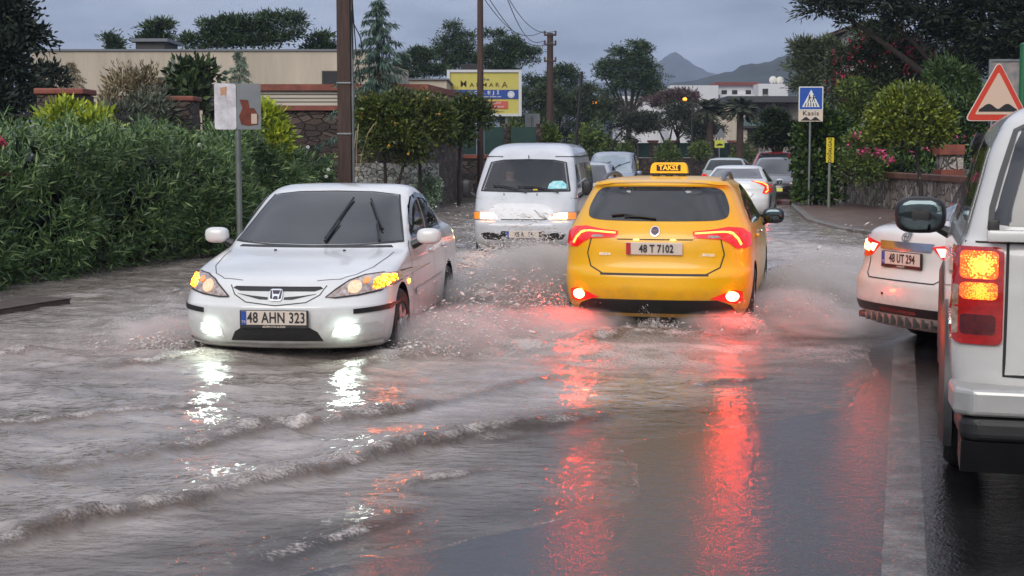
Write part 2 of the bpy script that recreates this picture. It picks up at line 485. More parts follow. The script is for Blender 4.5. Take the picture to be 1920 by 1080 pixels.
# ---- the flood
SHORE = gpts([(250, 1150), (600, 1062), (780, 1028), (950, 992), (1060, 966), (1150, 945), (1196, 930), (1213, 908), (1200, 872), (1175, 845), (1163, 832), (1215, 818), (1300, 806), (1420, 791), (1490, 776),
              (1560, 765), (1600, 753), (1610, 742), (1600, 730), (1640, 700), (1632, 660), (1645, 640), (1760, 606), (2250, 560)])
WATER = [(-12, SHORE[0][1] - 1.2)] + [SHORE[0]] + SHORE[1:] + [(14, 24), (11, 30), (10, 50), (26, 110), (10, 112), (-2, 62), (-12, 30)]
CRESTS = [  # (pixel path, height, front width, back width)
    ([(-160, 1045), (0, 1000), (150, 965), (330, 930), (470, 890), (600, 868), (720, 838), (860, 806), (1000, 790), (1100, 770), (1200, 752)], .058, .07, .30),
    ([(-160, 900), (0, 884), (120, 872), (240, 852), (360, 825), (480, 800), (560, 790), (650, 770)], .052, .07, .26),
    ([(575, 797), (640, 775), (720, 765), (830, 742), (920, 722), (1000, 706), (1090, 690)], .046, .06, .22),
    ([(410, 1078), (500, 1030), (600, 995), (720, 962), (830, 918)], .03, .06, .3),
    ([(1000, 775), (1080, 760), (1180, 742)], .03, .06, .2),
    ([(800, 812), (880, 805), (960, 800), (1050, 792)], .022, .05, .2),
    ([(70, 750), (100, 735), (170, 738)], .05, .06, .16),
    ([(400, 750), (450, 738), (530, 730)], .035, .06, .18),
    ([(240, 560), (330, 555), (420, 590)], .04, .1, .3),
    ([(640, 700), (700, 676), (800, 668), (900, 655)], .045, .07, .22),
    ([(1420, 610), (1480, 580), (1540, 560), (1600, 555)], .06, .12, .35),
    ([(1455, 560), (1500, 520), (1540, 490), (1570, 470)], .07, .12, .35),
    ([(-120, 800), (60, 792), (180, 780), (330, 765), (430, 742)], .028, .05, .2),
    ([(120, 700), (260, 690), (380, 672), (520, 690)], .03, .06, .2),
    ([(-100, 690), (20, 676), (120, 660)], .03, .05, .2),
    ([(700, 900), (800, 880), (900, 862), (980, 850)], .02, .05, .2),
    ([(1240, 720), (1340, 706), (1480, 690)], .02, .05, .2),
    ([(1060, 640), (1160, 628), (1260, 628), (1400, 622)], .06, .1, .3),
]
NR, NC = 760, 430
wy = 4.4 * (62 / 4.4) ** (np.arange(NR) / (NR - 1))
wt = np.linspace(-1, 1, NC)
WX = wy[:, None] * (.02 + .43 * wt[None, :]) + 1.6 * wt[None, :]
WY = np.repeat(wy[:, None], NC, 1)
sd, _, _ = seg_dist(WX, WY, WATER, True)
sd = np.where(inside(WX, WY, WATER), sd, -sd)
sd += .10 * fbm(WX * 2.2, WY * 1.6, 4, 31) + .03 * fbm(WX * 11, WY * 9, 3, 33)
flow = WX * .26 + WY * .97
base = .010 * sstep(0, .09, sd) + .03 * sstep(.25, 2.2, sd) + .075 * sstep(1.2, 6, sd)
foam = .34 * sstep(.07, .01, sd) * sstep(-.1, .02, sd) * (.5 + vnoise(WX * 5, WY * 5, 4))
deep = sstep(.3, 3.0, sd)
silt = np.zeros_like(sd)
# chop: long swells across the flow, then smaller and smaller ripples
u = WX * .95 - WY * .30; v = WX * .30 + WY * .95
H = base + deep * (.050 * fbm(u * .55, v * 1.1, 3, 3) + .040 * fbm(u * 1.6, v * 3.0, 4, 11) + .044 * fbm(u * 3.6, v * 7, 3, 17)) + sstep(0, .4, sd) * .007 * fbm(u * 9, v * 14, 3, 23)
for k, (pp, hgt, wf, wb) in enumerate(CRESTS):
    path = gpts(pp, .08)
    d, s, pos = seg_dist(WX, WY, path)
    tot = sum(math.dist(path[i], path[i + 1]) for i in range(len(path) - 1))
    endf = sstep(0, .5, pos) * sstep(0, .5, tot - pos) if k else sstep(0, .6, tot - pos)
    wig = .22 * fbm(WX * 1.7, WY * 1.7, 3, 50 + k) + .06 * fbm(WX * 7, WY * 7, 2, 60 + k)
    ds = d * s + wig * .6
    prof = np.where(ds > 0, np.exp(-(ds / wf) ** 2), np.exp(-(ds / wb) ** 2))
    prof = prof * (d < 1.4)
    mod = .45 + 1.1 * vnoise(pos * 1.3, pos * 0 + k, 70 + k)
    H += hgt * .92 * prof * endf * mod * (1 + 1.1 * fbm(u * 8, v * 11, 3, 80 + k, .6)) * sstep(-.02, .15, sd)
    foam = np.maximum(foam, .46 * endf * mod * np.where(ds > .02, np.exp(-((ds - .02) / (wf * .5)) ** 2), np.exp(-((ds - .02) / (wb * .35)) ** 2)) * (.0 + 1.5 * vnoise(u * 7, v * 10, 90 + k)))
    silt = np.maximum(silt, endf * np.clip(mod, 0, 1.2) * np.exp(-((ds - .025) / (wf * 1.1)) ** 2) * (.6 + .9 * vnoise(u * 4, v * 6, 95 + k)))
    H += .010 * endf * np.exp(-(d / .55) ** 2) * fbm(u * 10, v * 15, 3, 97 + k) * deep
# churned water round the cars: (x, y, radius along x, along y, height, foam)
CHURN = []
def churn(px, py, rx, ry, h, f, z=.1):
    p = ground(px, py, z); CHURN.append((p.x, p.y, rx, ry, h, f))
churn(770, 640, .5, .8, .12, 1.); churn(850, 615, .5, 1.2, .10, .9); churn(940, 600, .6, 1.4, .09, .9); churn(1040, 600, .5, 1.0, .12, 1.)
churn(740, 655, .3, .5, .10, 1.); churn(860, 650, .7, .5, .05, .7); churn(960, 640, .7, .5, .05, .6); churn(330, 640, .35, .5, .10, .9); churn(270, 610, .6, .8, .05, .6)
churn(1130, 605, .5, .6, .09, .9); churn(1240, 600, .6, .6, .08, .9); churn(1350, 605, .5, .6, .09, 1.); churn(1250, 640, 1.1, .6, .03, .6)
churn(1450, 585, .4, 1.0, .12, 1.); churn(1500, 545, .6, 1.4, .10, .9); churn(1560, 560, .8, 1.6, .06, .7); churn(1540, 640, .8, 1.2, .02, .45)
churn(520, 660, .9, .35, .05, .6); churn(960, 490, .9, 1.6, .14, .9); churn(1040, 500, .6, 1.6, .16, .9); churn(900, 540, .9, 2.2, .05, .6); churn(880, 480, .5, 1.2, .08, .6)
churn(330, 580, .9, 2., .03, .4); churn(160, 650, 1.6, 1.6, .02, .3); churn(980, 560, .8, 2., .06, .8); churn(1500, 470, 1.2, 4., .05, .6); churn(1180, 660, 1.4, .8, .015, .45)
T = np.zeros_like(H)
for (cx, cy, rx, ry_, h, f) in CHURN:
    e = np.exp(-(((WX - cx) / rx) ** 2 + ((WY - cy) / ry_) ** 2))
    H += e * h * .72 * (.35 + 1.9 * fbm(WX * 3.6, WY * 3.0, 5, 140, .62))
    foam = np.maximum(foam, e * f * (.5 + .9 * vnoise(WX * 6, WY * 5, 150)))
    T = np.maximum(T, e)
foam = np.clip(foam + .16 * deep * sstep(.62, .85, vnoise(u * 1.5, v * 4, 160)) * vnoise(u * 14, v * 18, 161), 0, 1)
H = base + np.minimum(H - base, .17)
keep = sd > -.05
Hc = np.where(sd < 0, -.02, H)
F = grid_faces(NR, NC); kf = keep.ravel()
F = F[kf[F].all(1)]
idx = np.full(NR * NC, -1); used = np.unique(F); idx[used] = np.arange(len(used)); F = idx[F]
V = np.stack([WX, WY, Hc], -1).reshape(-1, 3)[used]
def water_mat():
    m, nt, b = _new_mat('muddy_water'); N, L = nt.nodes, nt.links
    tc = N.new('ShaderNodeTexCoord'); fa = N.new('ShaderNodeAttribute'); fa.attribute_name = 'foam'
    mp = N.new('ShaderNodeMapping'); mp.inputs['Rotation'].default_value = (0, 0, R(17)); mp.inputs['Scale'].default_value = (1., 1.7, 1)
    L.new(tc.outputs['Object'], mp.inputs[0])
    def nz(s, d, r=.6):
        n = N.new('ShaderNodeTexNoise'); n.inputs['Scale'].default_value = s; n.inputs['Detail'].default_value = d; n.inputs['Roughness'].default_value = r
        L.new(mp.outputs[0], n.inputs['Vector']); return n
    n0, n1, n2, n3 = nz(1.6, 4), nz(6.5, 2, .45), nz(17, 2, .45), nz(44, 5, .7)
    r = N.new('ShaderNodeValToRGB'); r.color_ramp.elements[0].color = (.17, .14, .117, 1); r.color_ramp.elements[1].color = (.37, .325, .295, 1)
    r.color_ramp.elements[0].position = .35; r.color_ramp.elements[1].position = .68
    L.new(n0.outputs[0], r.inputs[0])
    si = N.new('ShaderNodeAttribute'); si.attribute_name = 'silt'; sx_ = N.new('ShaderNodeMixRGB'); sx_.inputs[2].default_value = (.085, .058, .040, 1)
    L.new(si.outputs['Fac'], sx_.inputs[0]); L.new(r.outputs[0], sx_.inputs[1])
    # foam breaks into flecks
    mr = N.new('ShaderNodeMapRange'); mr.inputs[1].default_value = .36; mr.inputs[2].default_value = .66; mr.inputs[3].default_value = -.42; mr.inputs[4].default_value = .42
    L.new(n3.outputs[0], mr.inputs[0])
    ad = N.new('ShaderNodeMath'); ad.operation = 'MULTIPLY_ADD'; ad.use_clamp = True
    L.new(mr.outputs[0], ad.inputs[0]); ad.inputs[1].default_value = 1.0; L.new(fa.outputs['Fac'], ad.inputs[2])
    gt = N.new('ShaderNodeMath'); gt.operation = 'MULTIPLY'; gt.use_clamp = True
    L.new(ad.outputs[0], gt.inputs[0]); 
    fc = N.new('ShaderNodeMath'); fc.operation = 'MULTIPLY'; fc.inputs[1].default_value = 2.4; fc.use_clamp = True; L.new(fa.outputs['Fac'], fc.inputs[0])
    L.new(fc.outputs[0], gt.inputs[1])
    mx = N.new('ShaderNodeMixRGB'); mx.inputs[2].default_value = (.62, .56, .525, 1); L.new(gt.outputs[0], mx.inputs[0]); L.new(sx_.outputs[0], mx.inputs[1])
    L.new(mx.outputs[0], b.inputs['Base Color'])
    rr = N.new('ShaderNodeMapRange'); rr.inputs[3].default_value = .04; rr.inputs[4].default_value = .6; L.new(gt.outputs[0], rr.inputs[0]); L.new(rr.outputs[0], b.inputs['Roughness'])
    b1 = N.new('ShaderNodeBump'); b1.inputs['Strength'].default_value = .6; b1.inputs['Distance'].default_value = .02; L.new(n2.outputs[0], b1.inputs['Height'])
    b2 = N.new('ShaderNodeBump'); b2.inputs['Strength'].default_value = .42; b2.inputs['Distance'].default_value = .05; L.new(n1.outputs[0], b2.inputs['Height']); L.new(b1.outputs[0], b2.inputs['Normal'])
    b3 = N.new('ShaderNodeBump'); b3.inputs['Strength'].default_value = .5; b3.inputs['Distance'].default_value = .02; L.new(gt.outputs[0], b3.inputs['Height']); L.new(b2.outputs[0], b3.inputs['Normal'])
    L.new(b3.outputs[0], b.inputs['Normal'])
    cv = N.new('ShaderNodeAttribute'); cv.attribute_name = 'cover'
    ca = N.new('ShaderNodeMath'); ca.operation = 'MULTIPLY_ADD'; ca.inputs[1].default_value = .72; ca.inputs[2].default_value = .28; L.new(cv.outputs['Fac'], ca.inputs[0])
    cm = N.new('ShaderNodeMath'); cm.operation = 'MAXIMUM'; L.new(ca.outputs[0], cm.inputs[0]); L.new(gt.outputs[0], cm.inputs[1]); L.new(cm.outputs[0], b.inputs['Alpha'])
    b.inputs['IOR'].default_value = 1.55
    return m
wo = arrays('flood_water', V, F, water_mat(), smooth=True)
wd_ = wo.data.attributes.new('cover', 'FLOAT', 'POINT'); wd_.data.foreach_set('value', np.clip(sstep(.0, 1.5, sd + .5 * fbm(WX * 1.5, WY * 2.5, 4, 171)), 0, 1).ravel()[used].astype(np.float32))
ws_ = wo.data.attributes.new('silt', 'FLOAT', 'POINT'); ws_.data.foreach_set('value', np.clip(silt, 0, 1).ravel()[used].astype(np.float32))
wa = wo.data.attributes.new('foam', 'FLOAT', 'POINT'); wa.data.foreach_set('value', foam.ravel()[used].astype(np.float32))
tag(wo, kind='structure')

# ---- hills
def hill(name, prof, Y, depth, m):
    """prof: skyline in photo pixels, turned into a ridge that falls away in front and behind"""
    xs = np.linspace(prof[0][0], prof[-1][0], 160); ys = np.interp(xs, [p[0] for p in prof], [p[1] for p in prof])
    rows = []
    for k, w in enumerate(np.linspace(-1, 1, 25)):
        fall = (1 - abs(w)) ** .8
        row = []
        for a, b in zip(xs, ys):
            p = at(a, b, Y); yy = Y + depth * w
            row.append((p.x * (1 + .25 * w * depth / Y), yy, max(-8, p.z * fall)))
        rows.append(row)
    V = np.array(rows)
    V[..., 2] += .018 * V[..., 2] * fbm(V[..., 0] / (Y * .012), V[..., 1] / (Y * .012), 5, 5) * 6
    return tag(arrays(name, V.reshape(-1, 3), grid_faces(25, 160), m, smooth=True), kind='structure')
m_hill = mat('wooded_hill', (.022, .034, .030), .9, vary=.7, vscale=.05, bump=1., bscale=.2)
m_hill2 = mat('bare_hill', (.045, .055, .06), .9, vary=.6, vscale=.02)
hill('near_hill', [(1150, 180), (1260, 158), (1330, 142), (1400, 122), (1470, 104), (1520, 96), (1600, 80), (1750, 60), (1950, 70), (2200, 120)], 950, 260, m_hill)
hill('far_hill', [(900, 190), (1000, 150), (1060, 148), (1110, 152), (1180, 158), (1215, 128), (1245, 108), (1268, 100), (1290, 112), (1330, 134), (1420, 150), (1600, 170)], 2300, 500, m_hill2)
# ================================================================== VEHICLES
def paint(name, col, rough=.28, coat=.8, metal=0., dirt=.18):
    if name in MATS: return MATS[name]
    m = mat(name, col, rough, metal, vary=dirt, vscale=1.1, bump=.02, bscale=160, coat=coat)
    nt = m.node_tree; N, L = nt.nodes, nt.links; b = N['Principled BSDF']                        # mud thrown up along the sills
    old = b.inputs['Base Color'].links[0].from_socket
    tc = N.new('ShaderNodeTexCoord'); sp = N.new('ShaderNodeSeparateXYZ'); gw = N.new('ShaderNodeNewGeometry'); L.new(gw.outputs['Position'], sp.inputs[0])
    nz = N.new('ShaderNodeTexNoise'); nz.inputs['Scale'].default_value = 5; nz.inputs['Detail'].default_value = 8; nz.inputs['Roughness'].default_value = .75; L.new(tc.outputs['Object'], nz.inputs['Vector'])
    mr = N.new('ShaderNodeMapRange'); mr.inputs[1].default_value = .75; mr.inputs[2].default_value = .18; mr.inputs[3].default_value = -.62; mr.inputs[4].default_value = .10; mr.clamp = False; L.new(sp.outputs[2], mr.inputs[0])
    ad = N.new('ShaderNodeMath'); ad.operation = 'ADD'; L.new(mr.outputs[0], ad.inputs[0]); L.new(nz.outputs[0], ad.inputs[1])
    cl = N.new('ShaderNodeMapRange'); cl.inputs[1].default_value = .25; cl.inputs[2].default_value = .75; cl.inputs[4].default_value = .6; L.new(ad.outputs[0], cl.inputs[0])
    mx = N.new('ShaderNodeMixRGB'); mx.inputs[2].default_value = (.20, .15, .11, 1); L.new(cl.outputs[0], mx.inputs[0]); L.new(old, mx.inputs[1]); L.new(mx.outputs[0], b.inputs['Base Color'])
    return m
M_BLACK = mat('black_plastic', (.012, .012, .013), .45, vary=.3, vscale=9)
M_RUBBER = mat('tyre_rubber', (.012, .012, .012), .7, bump=.3, bscale=60, vary=.3)
M_LINER = mat('wheel_arch_dark', (.006, .006, .006), .8)
M_RIM = mat('alloy_rim', (.42, .42, .43), .32, 1., vary=.2, vscale=12)
M_CHROME = mat('chrome', (.75, .76, .78), .12, 1.)
M_SEAM = mat('panel_gap', (.02, .02, .02), .7)
M_GLASS = mat('tinted_glass', (.012, .014, .017), .04, spec=.7, coat=.5, vary=.3, vscale=2)
M_GLASS_L = mat('windscreen_glass', (.030, .035, .040), .05, spec=.6, vary=.3, vscale=2, bump=.05, bscale=45)
M_PLATE = mat('plate_white', (.62, .53, .45), .4, vary=.08, vscale=12)
M_INK = mat('plate_black', (.012, .012, .014), .5)
M_BLUE = mat('plate_blue', (.01, .06, .32), .4)
M_PLRED = mat('plate_red', (.42, .015, .02), .4)
M_LENS = mat('clear_lens', (.42, .42, .42), .08, .6, coat=1., vary=.5, vscale=26, col2=(.10, .10, .10), emit=(1., .42, .14), estr=.10)
M_REDLENS = mat('red_lens', (.22, .006, .006), .1, coat=1., vary=.4, vscale=30, emit=(1, .004, .002), estr=.5)
M_REDLIT = mat('lit_red_lamp', (.5, .02, .01), .2, emit=(1., .045, .02), estr=6.)
M_REDHOT = mat('lit_brake_lamp', (.6, .1, .05), .2, emit=(1., .05, .008), estr=18.)
M_REDFOG = mat('lit_rear_fog_lamp', (.6, .1, .05), .2, emit=(1., .032, .010), estr=120.)
M_AMBER = mat('lit_indicator', (.6, .25, .02), .2, emit=(1., .10, .004), estr=260.)
def _faceted(m, hot, cold, sc):
    nt = m.node_tree; tc = nt.nodes.new('ShaderNodeTexCoord'); v = nt.nodes.new('ShaderNodeTexVoronoi'); v.inputs['Scale'].default_value = sc; nt.links.new(tc.outputs['Object'], v.inputs['Vector'])
    n = nt.nodes.new('ShaderNodeTexNoise'); n.inputs['Scale'].default_value = 11; nt.links.new(tc.outputs['Object'], n.inputs['Vector'])
    a = nt.nodes.new('ShaderNodeMath'); a.operation = 'ADD'; nt.links.new(v.outputs['Distance'], a.inputs[0]); nt.links.new(n.outputs[0], a.inputs[1])
    r = nt.nodes.new('ShaderNodeValToRGB'); r.color_ramp.elements[0].position = .62; r.color_ramp.elements[1].position = 1.; r.color_ramp.elements[0].color = (*hot, 1); r.color_ramp.elements[1].color = (*cold, 1)
    nt.links.new(a.outputs[0], r.inputs[0]); nt.links.new(r.outputs[0], nt.nodes['Principled BSDF'].inputs['Emission Color'])
_faceted(M_AMBER, (1., .15, .0015), (.010, .0008, .0), 42)
M_REDLENS_DIM = mat('dim_red_lens', (.25, .006, .006), .08, coat=1., vary=.5, vscale=26, emit=(1, .01, .005), estr=.10)
M_AMBERDIM = mat('amber_lens', (.7, .28, .05), .15, coat=.6, emit=(1., .2, .02), estr=.45)
M_WARM = mat('lit_headlight', (.8, .7, .5), .2, emit=(1., .30, .06), estr=38.)
M_FOG = mat('lit_fog_lamp', (.9, .95, .9), .2, emit=(.80, 1., .88), estr=60.)

def catmull(rows, sub):
    A = np.array(rows, float); n = len(A); out = []
    for i in range(n - 1):
        p0, p1, p2, p3 = A[max(i - 1, 0)], A[i], A[i + 1], A[min(i + 2, n - 1)]
        d1, d2 = (p2 - p0) / 2, (p3 - p1) / 2
        same = np.sign(p1 - p0) * np.sign(p2 - p1) <= 0          # no overshoot
        d1 = np.where(same, 0, d1); d2 = np.where(np.sign(p2 - p1) * np.sign(p3 - p2) <= 0, 0, d2)
        for k in range(sub):
            t = k / sub; t2, t3 = t * t, t * t * t
            out.append((2 * t3 - 3 * t2 + 1) * p1 + (t3 - 2 * t2 + t) * d1 + (-2 * t3 + 3 * t2) * p2 + (t3 - t2) * d2)
    out.append(A[-1]); return out

class Shell:
    """a car body of stacked plan outlines; rows = (z, y front, y rear, half width, front corner depth, rear corner depth)"""
    def __init__(s, rows, nf=2.6, nr=2.6, A=13, S=30, sub=5, bow=.025):
        rows = catmull(rows, sub); V = []
        for (z, yf, yr, w, cf, cr) in rows:
            yc, Lh = (yf + yr) / 2, max((yf - yr) / 2, .01)
            cf, cr = min(cf, Lh * .95), min(cr, Lh * .95); pts = []
            pw = lambda v, n: math.copysign(abs(v) ** (2 / n), v)
            for t in np.linspace(math.pi / 2, -math.pi / 2, 2 * A):
                pts.append((w * pw(math.sin(t), nf), yf - cf + cf * abs(math.cos(t)) ** (2 / nf)))
            for t in np.linspace(0, 1, S + 2)[1:-1]:
                pts.append((-w, (yf - cf) * (1 - t) + (yr + cr) * t))
            for t in np.linspace(-math.pi / 2, math.pi / 2, 2 * A):
                pts.append((w * pw(math.sin(t), nr), yr + cr - cr * abs(math.cos(t)) ** (2 / nr)))
            for t in np.linspace(1, 0, S + 2)[1:-1]:
                pts.append((w, (yf - cf) * (1 - t) + (yr + cr) * t))
            V.append([(x * (1 - bow * ((y - yc) / Lh) ** 2), y, z) for x, y in pts])
        N = len(V[0]); s.N = N
        s.V = [p for r in V for p in r]; s.F = []
        for i in range(len(V) - 1):
            for k in range(N):
                s.F.append((i * N + k, i * N + (k + 1) % N, (i + 1) * N + (k + 1) % N, (i + 1) * N + k))
        s.F.append(tuple(range(N))[::-1]); o = (len(V) - 1) * N; s.F.append(tuple(range(o, o + N)))
        me = bpy.data.meshes.new('body'); me.from_pydata(s.V, [], s.F)
        bm = bmesh.new(); bm.from_mesh(me); bmesh.ops.recalc_face_normals(bm, faces=bm.faces[:]); bm.to_mesh(me)
        s.bvh = BVHTree.FromBMesh(bm); bm.free(); s.me = me
    def body(s, m, parent, arches=(), r=.36, xin=.5, cut=None, name='body'):
        o = link_mesh(name, s.me, [m, M_LINER], parent)
        cs = []
        for (y, z) in arches:
            for sx in (-1, 1):
                mb = MB(); mb.lathe([(0, 0), (r, 0), (r, .9), (0, .9)], (0, 0, 0), 'x', 40)
                c = mb.build('cutter'); c.location = (xin if sx > 0 else -xin - .9, y, z); cs.append(c)
        if cut: cs += cut
        for c in cs:
            md = o.modifiers.new('b', 'BOOLEAN'); md.operation = 'DIFFERENCE'; md.solver = 'EXACT'; md.object = c
        if cs:
            par = o.parent; o.parent = None
            bpy.context.view_layer.update()
            me = bpy.data.meshes.new_from_object(o.evaluated_get(bpy.context.evaluated_depsgraph_get()))
            o.modifiers.clear(); o.data = me; me.name = name; o.parent = par
            me.materials.clear(); me.materials.append(m); me.materials.append(M_LINER)
            for c in cs: bpy.data.objects.remove(c)
            for p in me.polygons:
                c = p.center; p.material_index = 0
                for (y, z) in arches:
                    d = math.hypot(c.y - y, c.z - z)
                    if d < r - .012 or (d < r + .004 and abs(c.x) > xin - .02 and abs(p.normal.x) < .5 and (abs(d - r * math.cos(math.pi / 40)) < .012)):
                        if abs(c.x) > xin - .02: p.material_index = 1
                if cut and s.bvh.find_nearest(c)[3] > .012: p.material_index = 1
        me = o.data
        me.shade_smooth()
        try: me.set_sharp_from_angle(angle=R(35))
        except Exception: pass
        return o
    VIEWS = {'front': ((0, -1, 0), lambda a, b: (a, 6, b)), 'rear': ((0, 1, 0), lambda a, b: (a, -6, b)),
             'left': ((1, 0, 0), lambda a, b: (-4, a, b)), 'right': ((-1, 0, 0), lambda a, b: (4, a, b)), 'top': ((0, 0, -1), lambda a, b: (a, b, 5))}
    def hit(s, a, b, view):
        d, f = s.VIEWS[view]; d = Vector(d); o = Vector(f(a, b))
        p, n, i, _ = s.bvh.ray_cast(o, d)
        if p is None:
            best = None
            for t in np.linspace(1.5, 9, 40):
                q, n2, i2, dd = s.bvh.find_nearest(o + d * t)
                if best is None or dd < best[2]: best = (q, n2, dd)
            p, n = best[0], best[1]
        if n.dot(d) > 0: n = -n
        return p, n
    def decal(s, poly, view, m, parent, name, off=.005, res=.05, thick=.012, bulge=0.):
        """a panel with this outline that follows the body"""
        poly = smooth_poly(poly) if isinstance(poly, tuple) else poly
        bm = bmesh.new(); vs = [bm.verts.new((a, b, 0)) for a, b in poly]; bm.faces.new(vs)
        for ax in (0, 1):
            lo, hi = min(p[ax] for p in poly), max(p[ax] for p in poly)
            for c in np.arange(lo + res * .5, hi, res):
                n = [0, 0, 0]; n[ax] = 1; co = [0, 0, 0]; co[ax] = c
                bmesh.ops.bisect_plane(bm, geom=bm.verts[:] + bm.edges[:] + bm.faces[:], plane_co=co, plane_no=n, dist=1e-5)
        bmesh.ops.triangulate(bm, faces=[f for f in bm.faces if len(f.verts) > 4])
        inner = {}
        bm.verts.index_update()
        be = [e for e in bm.edges if e.is_boundary]
        bvs = set(v for e in be for v in e.verts)
        P = {}
        for v in bm.verts:
            p, n = s.hit(v.co.x, v.co.y, view)
            P[v] = (p + n * off, p - n * thick)
            if bulge and v not in bvs: P[v] = (p + n * (off + bulge), p - n * thick)
        for v in bvs: inner[v] = bm.verts.new(P[v][1])
        for e in be:
            a, b = e.verts; bm.faces.new((a, b, inner[b], inner[a]))
        for v in P: v.co = P[v][0]
        bmesh.ops.recalc_face_normals(bm, faces=bm.faces[:])
        d = Vector(s.VIEWS[view][0])
        big = sum((f.normal * f.calc_area() for f in bm.faces), Vector())
        if big.dot(d) > 0: bmesh.ops.reverse_faces(bm, faces=bm.faces[:])
        me = bpy.data.meshes.new(name); bm.to_mesh(me); bm.free()
        o = link_mesh(name, me, m, parent); me.shade_smooth()
        try: me.set_sharp_from_angle(angle=R(50))
        except Exception: pass
        return o
    def line(s, mb, pts, view, w=.008, off=.003, step=.06):
        q = []
        for i in range(len(pts) - 1):
            (a, b), (c, d) = pts[i], pts[i + 1]; n = max(1, int(math.hypot(c - a, d - b) / step))
            q += [(a + (c - a) * k / n, b + (d - b) * k / n) for k in range(n)]
        q.append(pts[-1]); H = [s.hit(a, b, view) for a, b in q]; V, F = [], []
        for i, (p, n) in enumerate(H):
            t = H[min(i + 1, len(H) - 1)][0] - H[max(i - 1, 0)][0]; sd = t.cross(n).normalized() * w / 2
            V += [p + n * off - sd, p + n * off + sd]
        for i in range(len(H) - 1): F.append((2 * i, 2 * i + 1, 2 * i + 3, 2 * i + 2))
        mb.add(V, F)
def smooth_poly(poly, n=4):
    P = [Vector(p) for p in poly]; out = []
    for i in range(len(P)):
        p0, p1, p2, p3 = P[i - 1], P[i], P[(i + 1) % len(P)], P[(i + 2) % len(P)]
        for k in range(n):
            t = k / n
            q = .5 * (2 * p1 + (p2 - p0) * t + (2 * p0 - 5 * p1 + 4 * p2 - p3) * t * t + (3 * p1 - p0 - 3 * p2 + p3) * t ** 3)
            out.append((q.x, q.y))
    return out
def mir(poly):
    r = [(-a, b) for a, b in poly][::-1]
    return tuple(r) if isinstance(poly, tuple) else r
def ell(cx, cz, rx, rz, n=18):
    return [(cx + rx * math.cos(2 * math.pi * k / n), cz + rz * math.sin(2 * math.pi * k / n)) for k in range(n)]
def rrect(x0, x1, z0, z1, r=.02, n=3):
    out = []
    for cx, cz, a0 in ((x1 - r, z1 - r, 0), (x0 + r, z1 - r, 90), (x0 + r, z0 + r, 180), (x1 - r, z0 + r, 270)):
        for k in range(n + 1):
            a = R(a0 + 90 * k / n); out.append((cx + r * math.cos(a), cz + r * math.sin(a)))
    return out
def wheel(parent, x, y, z, r, w=.2, spokes=5, rim=M_RIM, turn=0., detail=True):
    s = 1 if x > 0 else -1
    t = MB().lathe([(r * .62, -w / 2), (r * .9, -w / 2), (r * .985, -w * .36), (r, -w * .2), (r, w * .2), (r * .985, w * .36), (r * .9, w / 2), (r * .66, w / 2), (r * .62, w * .3), (r * .62, -w / 2)], (0, 0, 0), 'x', 36).build('wheel', M_RUBBER, parent, True)
    t.location = (x, y, z); t.rotation_euler = (0, 0, turn)
    if detail:
        mb = MB().lathe([(r * .64, s * w * .42), (r * .6, s * w * .46), (r * .56, s * w * .3), (r * .1, s * w * .22)], (0, 0, 0), 'x', 36)
        for k in range(spokes):
            a = 2 * math.pi * k / spokes; c, q = math.cos(a), math.sin(a); V = []
            for rr, hw in ((.06, .055), (r * .6, .035)):
                for h in (.28, .46):
                    for e in (-1, 1): V.append((s * w * h, c * rr - q * hw * e, q * rr + c * hw * e))
            mb.add(V, [(0, 1, 3, 2), (4, 5, 7, 6), (0, 1, 5, 4), (2, 3, 7, 6), (0, 2, 6, 4), (1, 3, 7, 5)])
        mb.lathe([(.0, s * w * .52), (.05, s * w * .5), (.06, s * w * .4)], (0, 0, 0), 'x', 16)
        mb.build('rim', rim, t)
    return t
def plate(parent, text, c, rz=0., tilt=0., strip=M_BLUE, frame=True, s=1., face=1, sub=None, fill=M_PLATE, country='TR', fs=.116):
    """number plate; face +1 looks along local +y (front of the car), -1 along -y"""
    p = MB().box((0, 0, 0), (.545 * s, .02, .142 * s) if frame else (.522 * s, .016, .114 * s), bev=.006).build('number_plate', M_BLACK if frame else fill, parent)
    p.location = c; p.rotation_euler = (tilt, 0, rz + (math.pi if face > 0 else 0))
    # from here the plate's own readable side looks along its -y
    dz = .011 * s if frame else 0
    if frame: MB().box((0, -.011, dz), (.518 * s, .006, .108 * s), bev=.003).build('plate_face', fill, p)
    MB().box((-.238 * s, -.0135, dz), (.042 * s, .005, .106 * s)).build('country_strip', strip, p)
    if text: writing('plate_lettering', text, fs * s, M_INK, p, (.02 * s, -.0155, dz - .002), (R(90), 0, 0), .001, .73, 1.05, bold=.0024)
    if country: writing('country_lettering', country, .028 * s, M_PLATE, p, (-.238 * s, -.017, dz - .032 * s), (R(90), 0, 0), .0005)
    if sub: writing('frame_lettering', sub, .02 * s, M_PLATE, p, (.0, -.0115, -.0585 * s), (R(90), 0, 0), .0005, shear=.2, bold=.0004)
    return p
def mirror(parent, x, y, z, m, d=(.11, .07, .075), arm=.07, rz=0., face=None):
    s = 1 if x > 0 else -1
    o = MB().sup((0, 0, 0), d, 3.0, 22, 12, rz).build('wing_mirror', m, parent, True)
    o.location = (x, y, z)
    MB().tube([(-s * d[0] * .5, 0, -d[2] * .55), (-s * (d[0] + arm), .0, -d[2] * 1.15)], [.03, .04], 8).build('mirror_arm', M_BLACK, o)
    g = MB().sup((0, -d[1] * .82, 0), (d[0] * .84, .014, d[2] * .82), 3.2, 20, 8, rz).build('mirror_glass', mat('mirror_glass', (.085, .11, .12), .05, 1.), o, True)
    return o
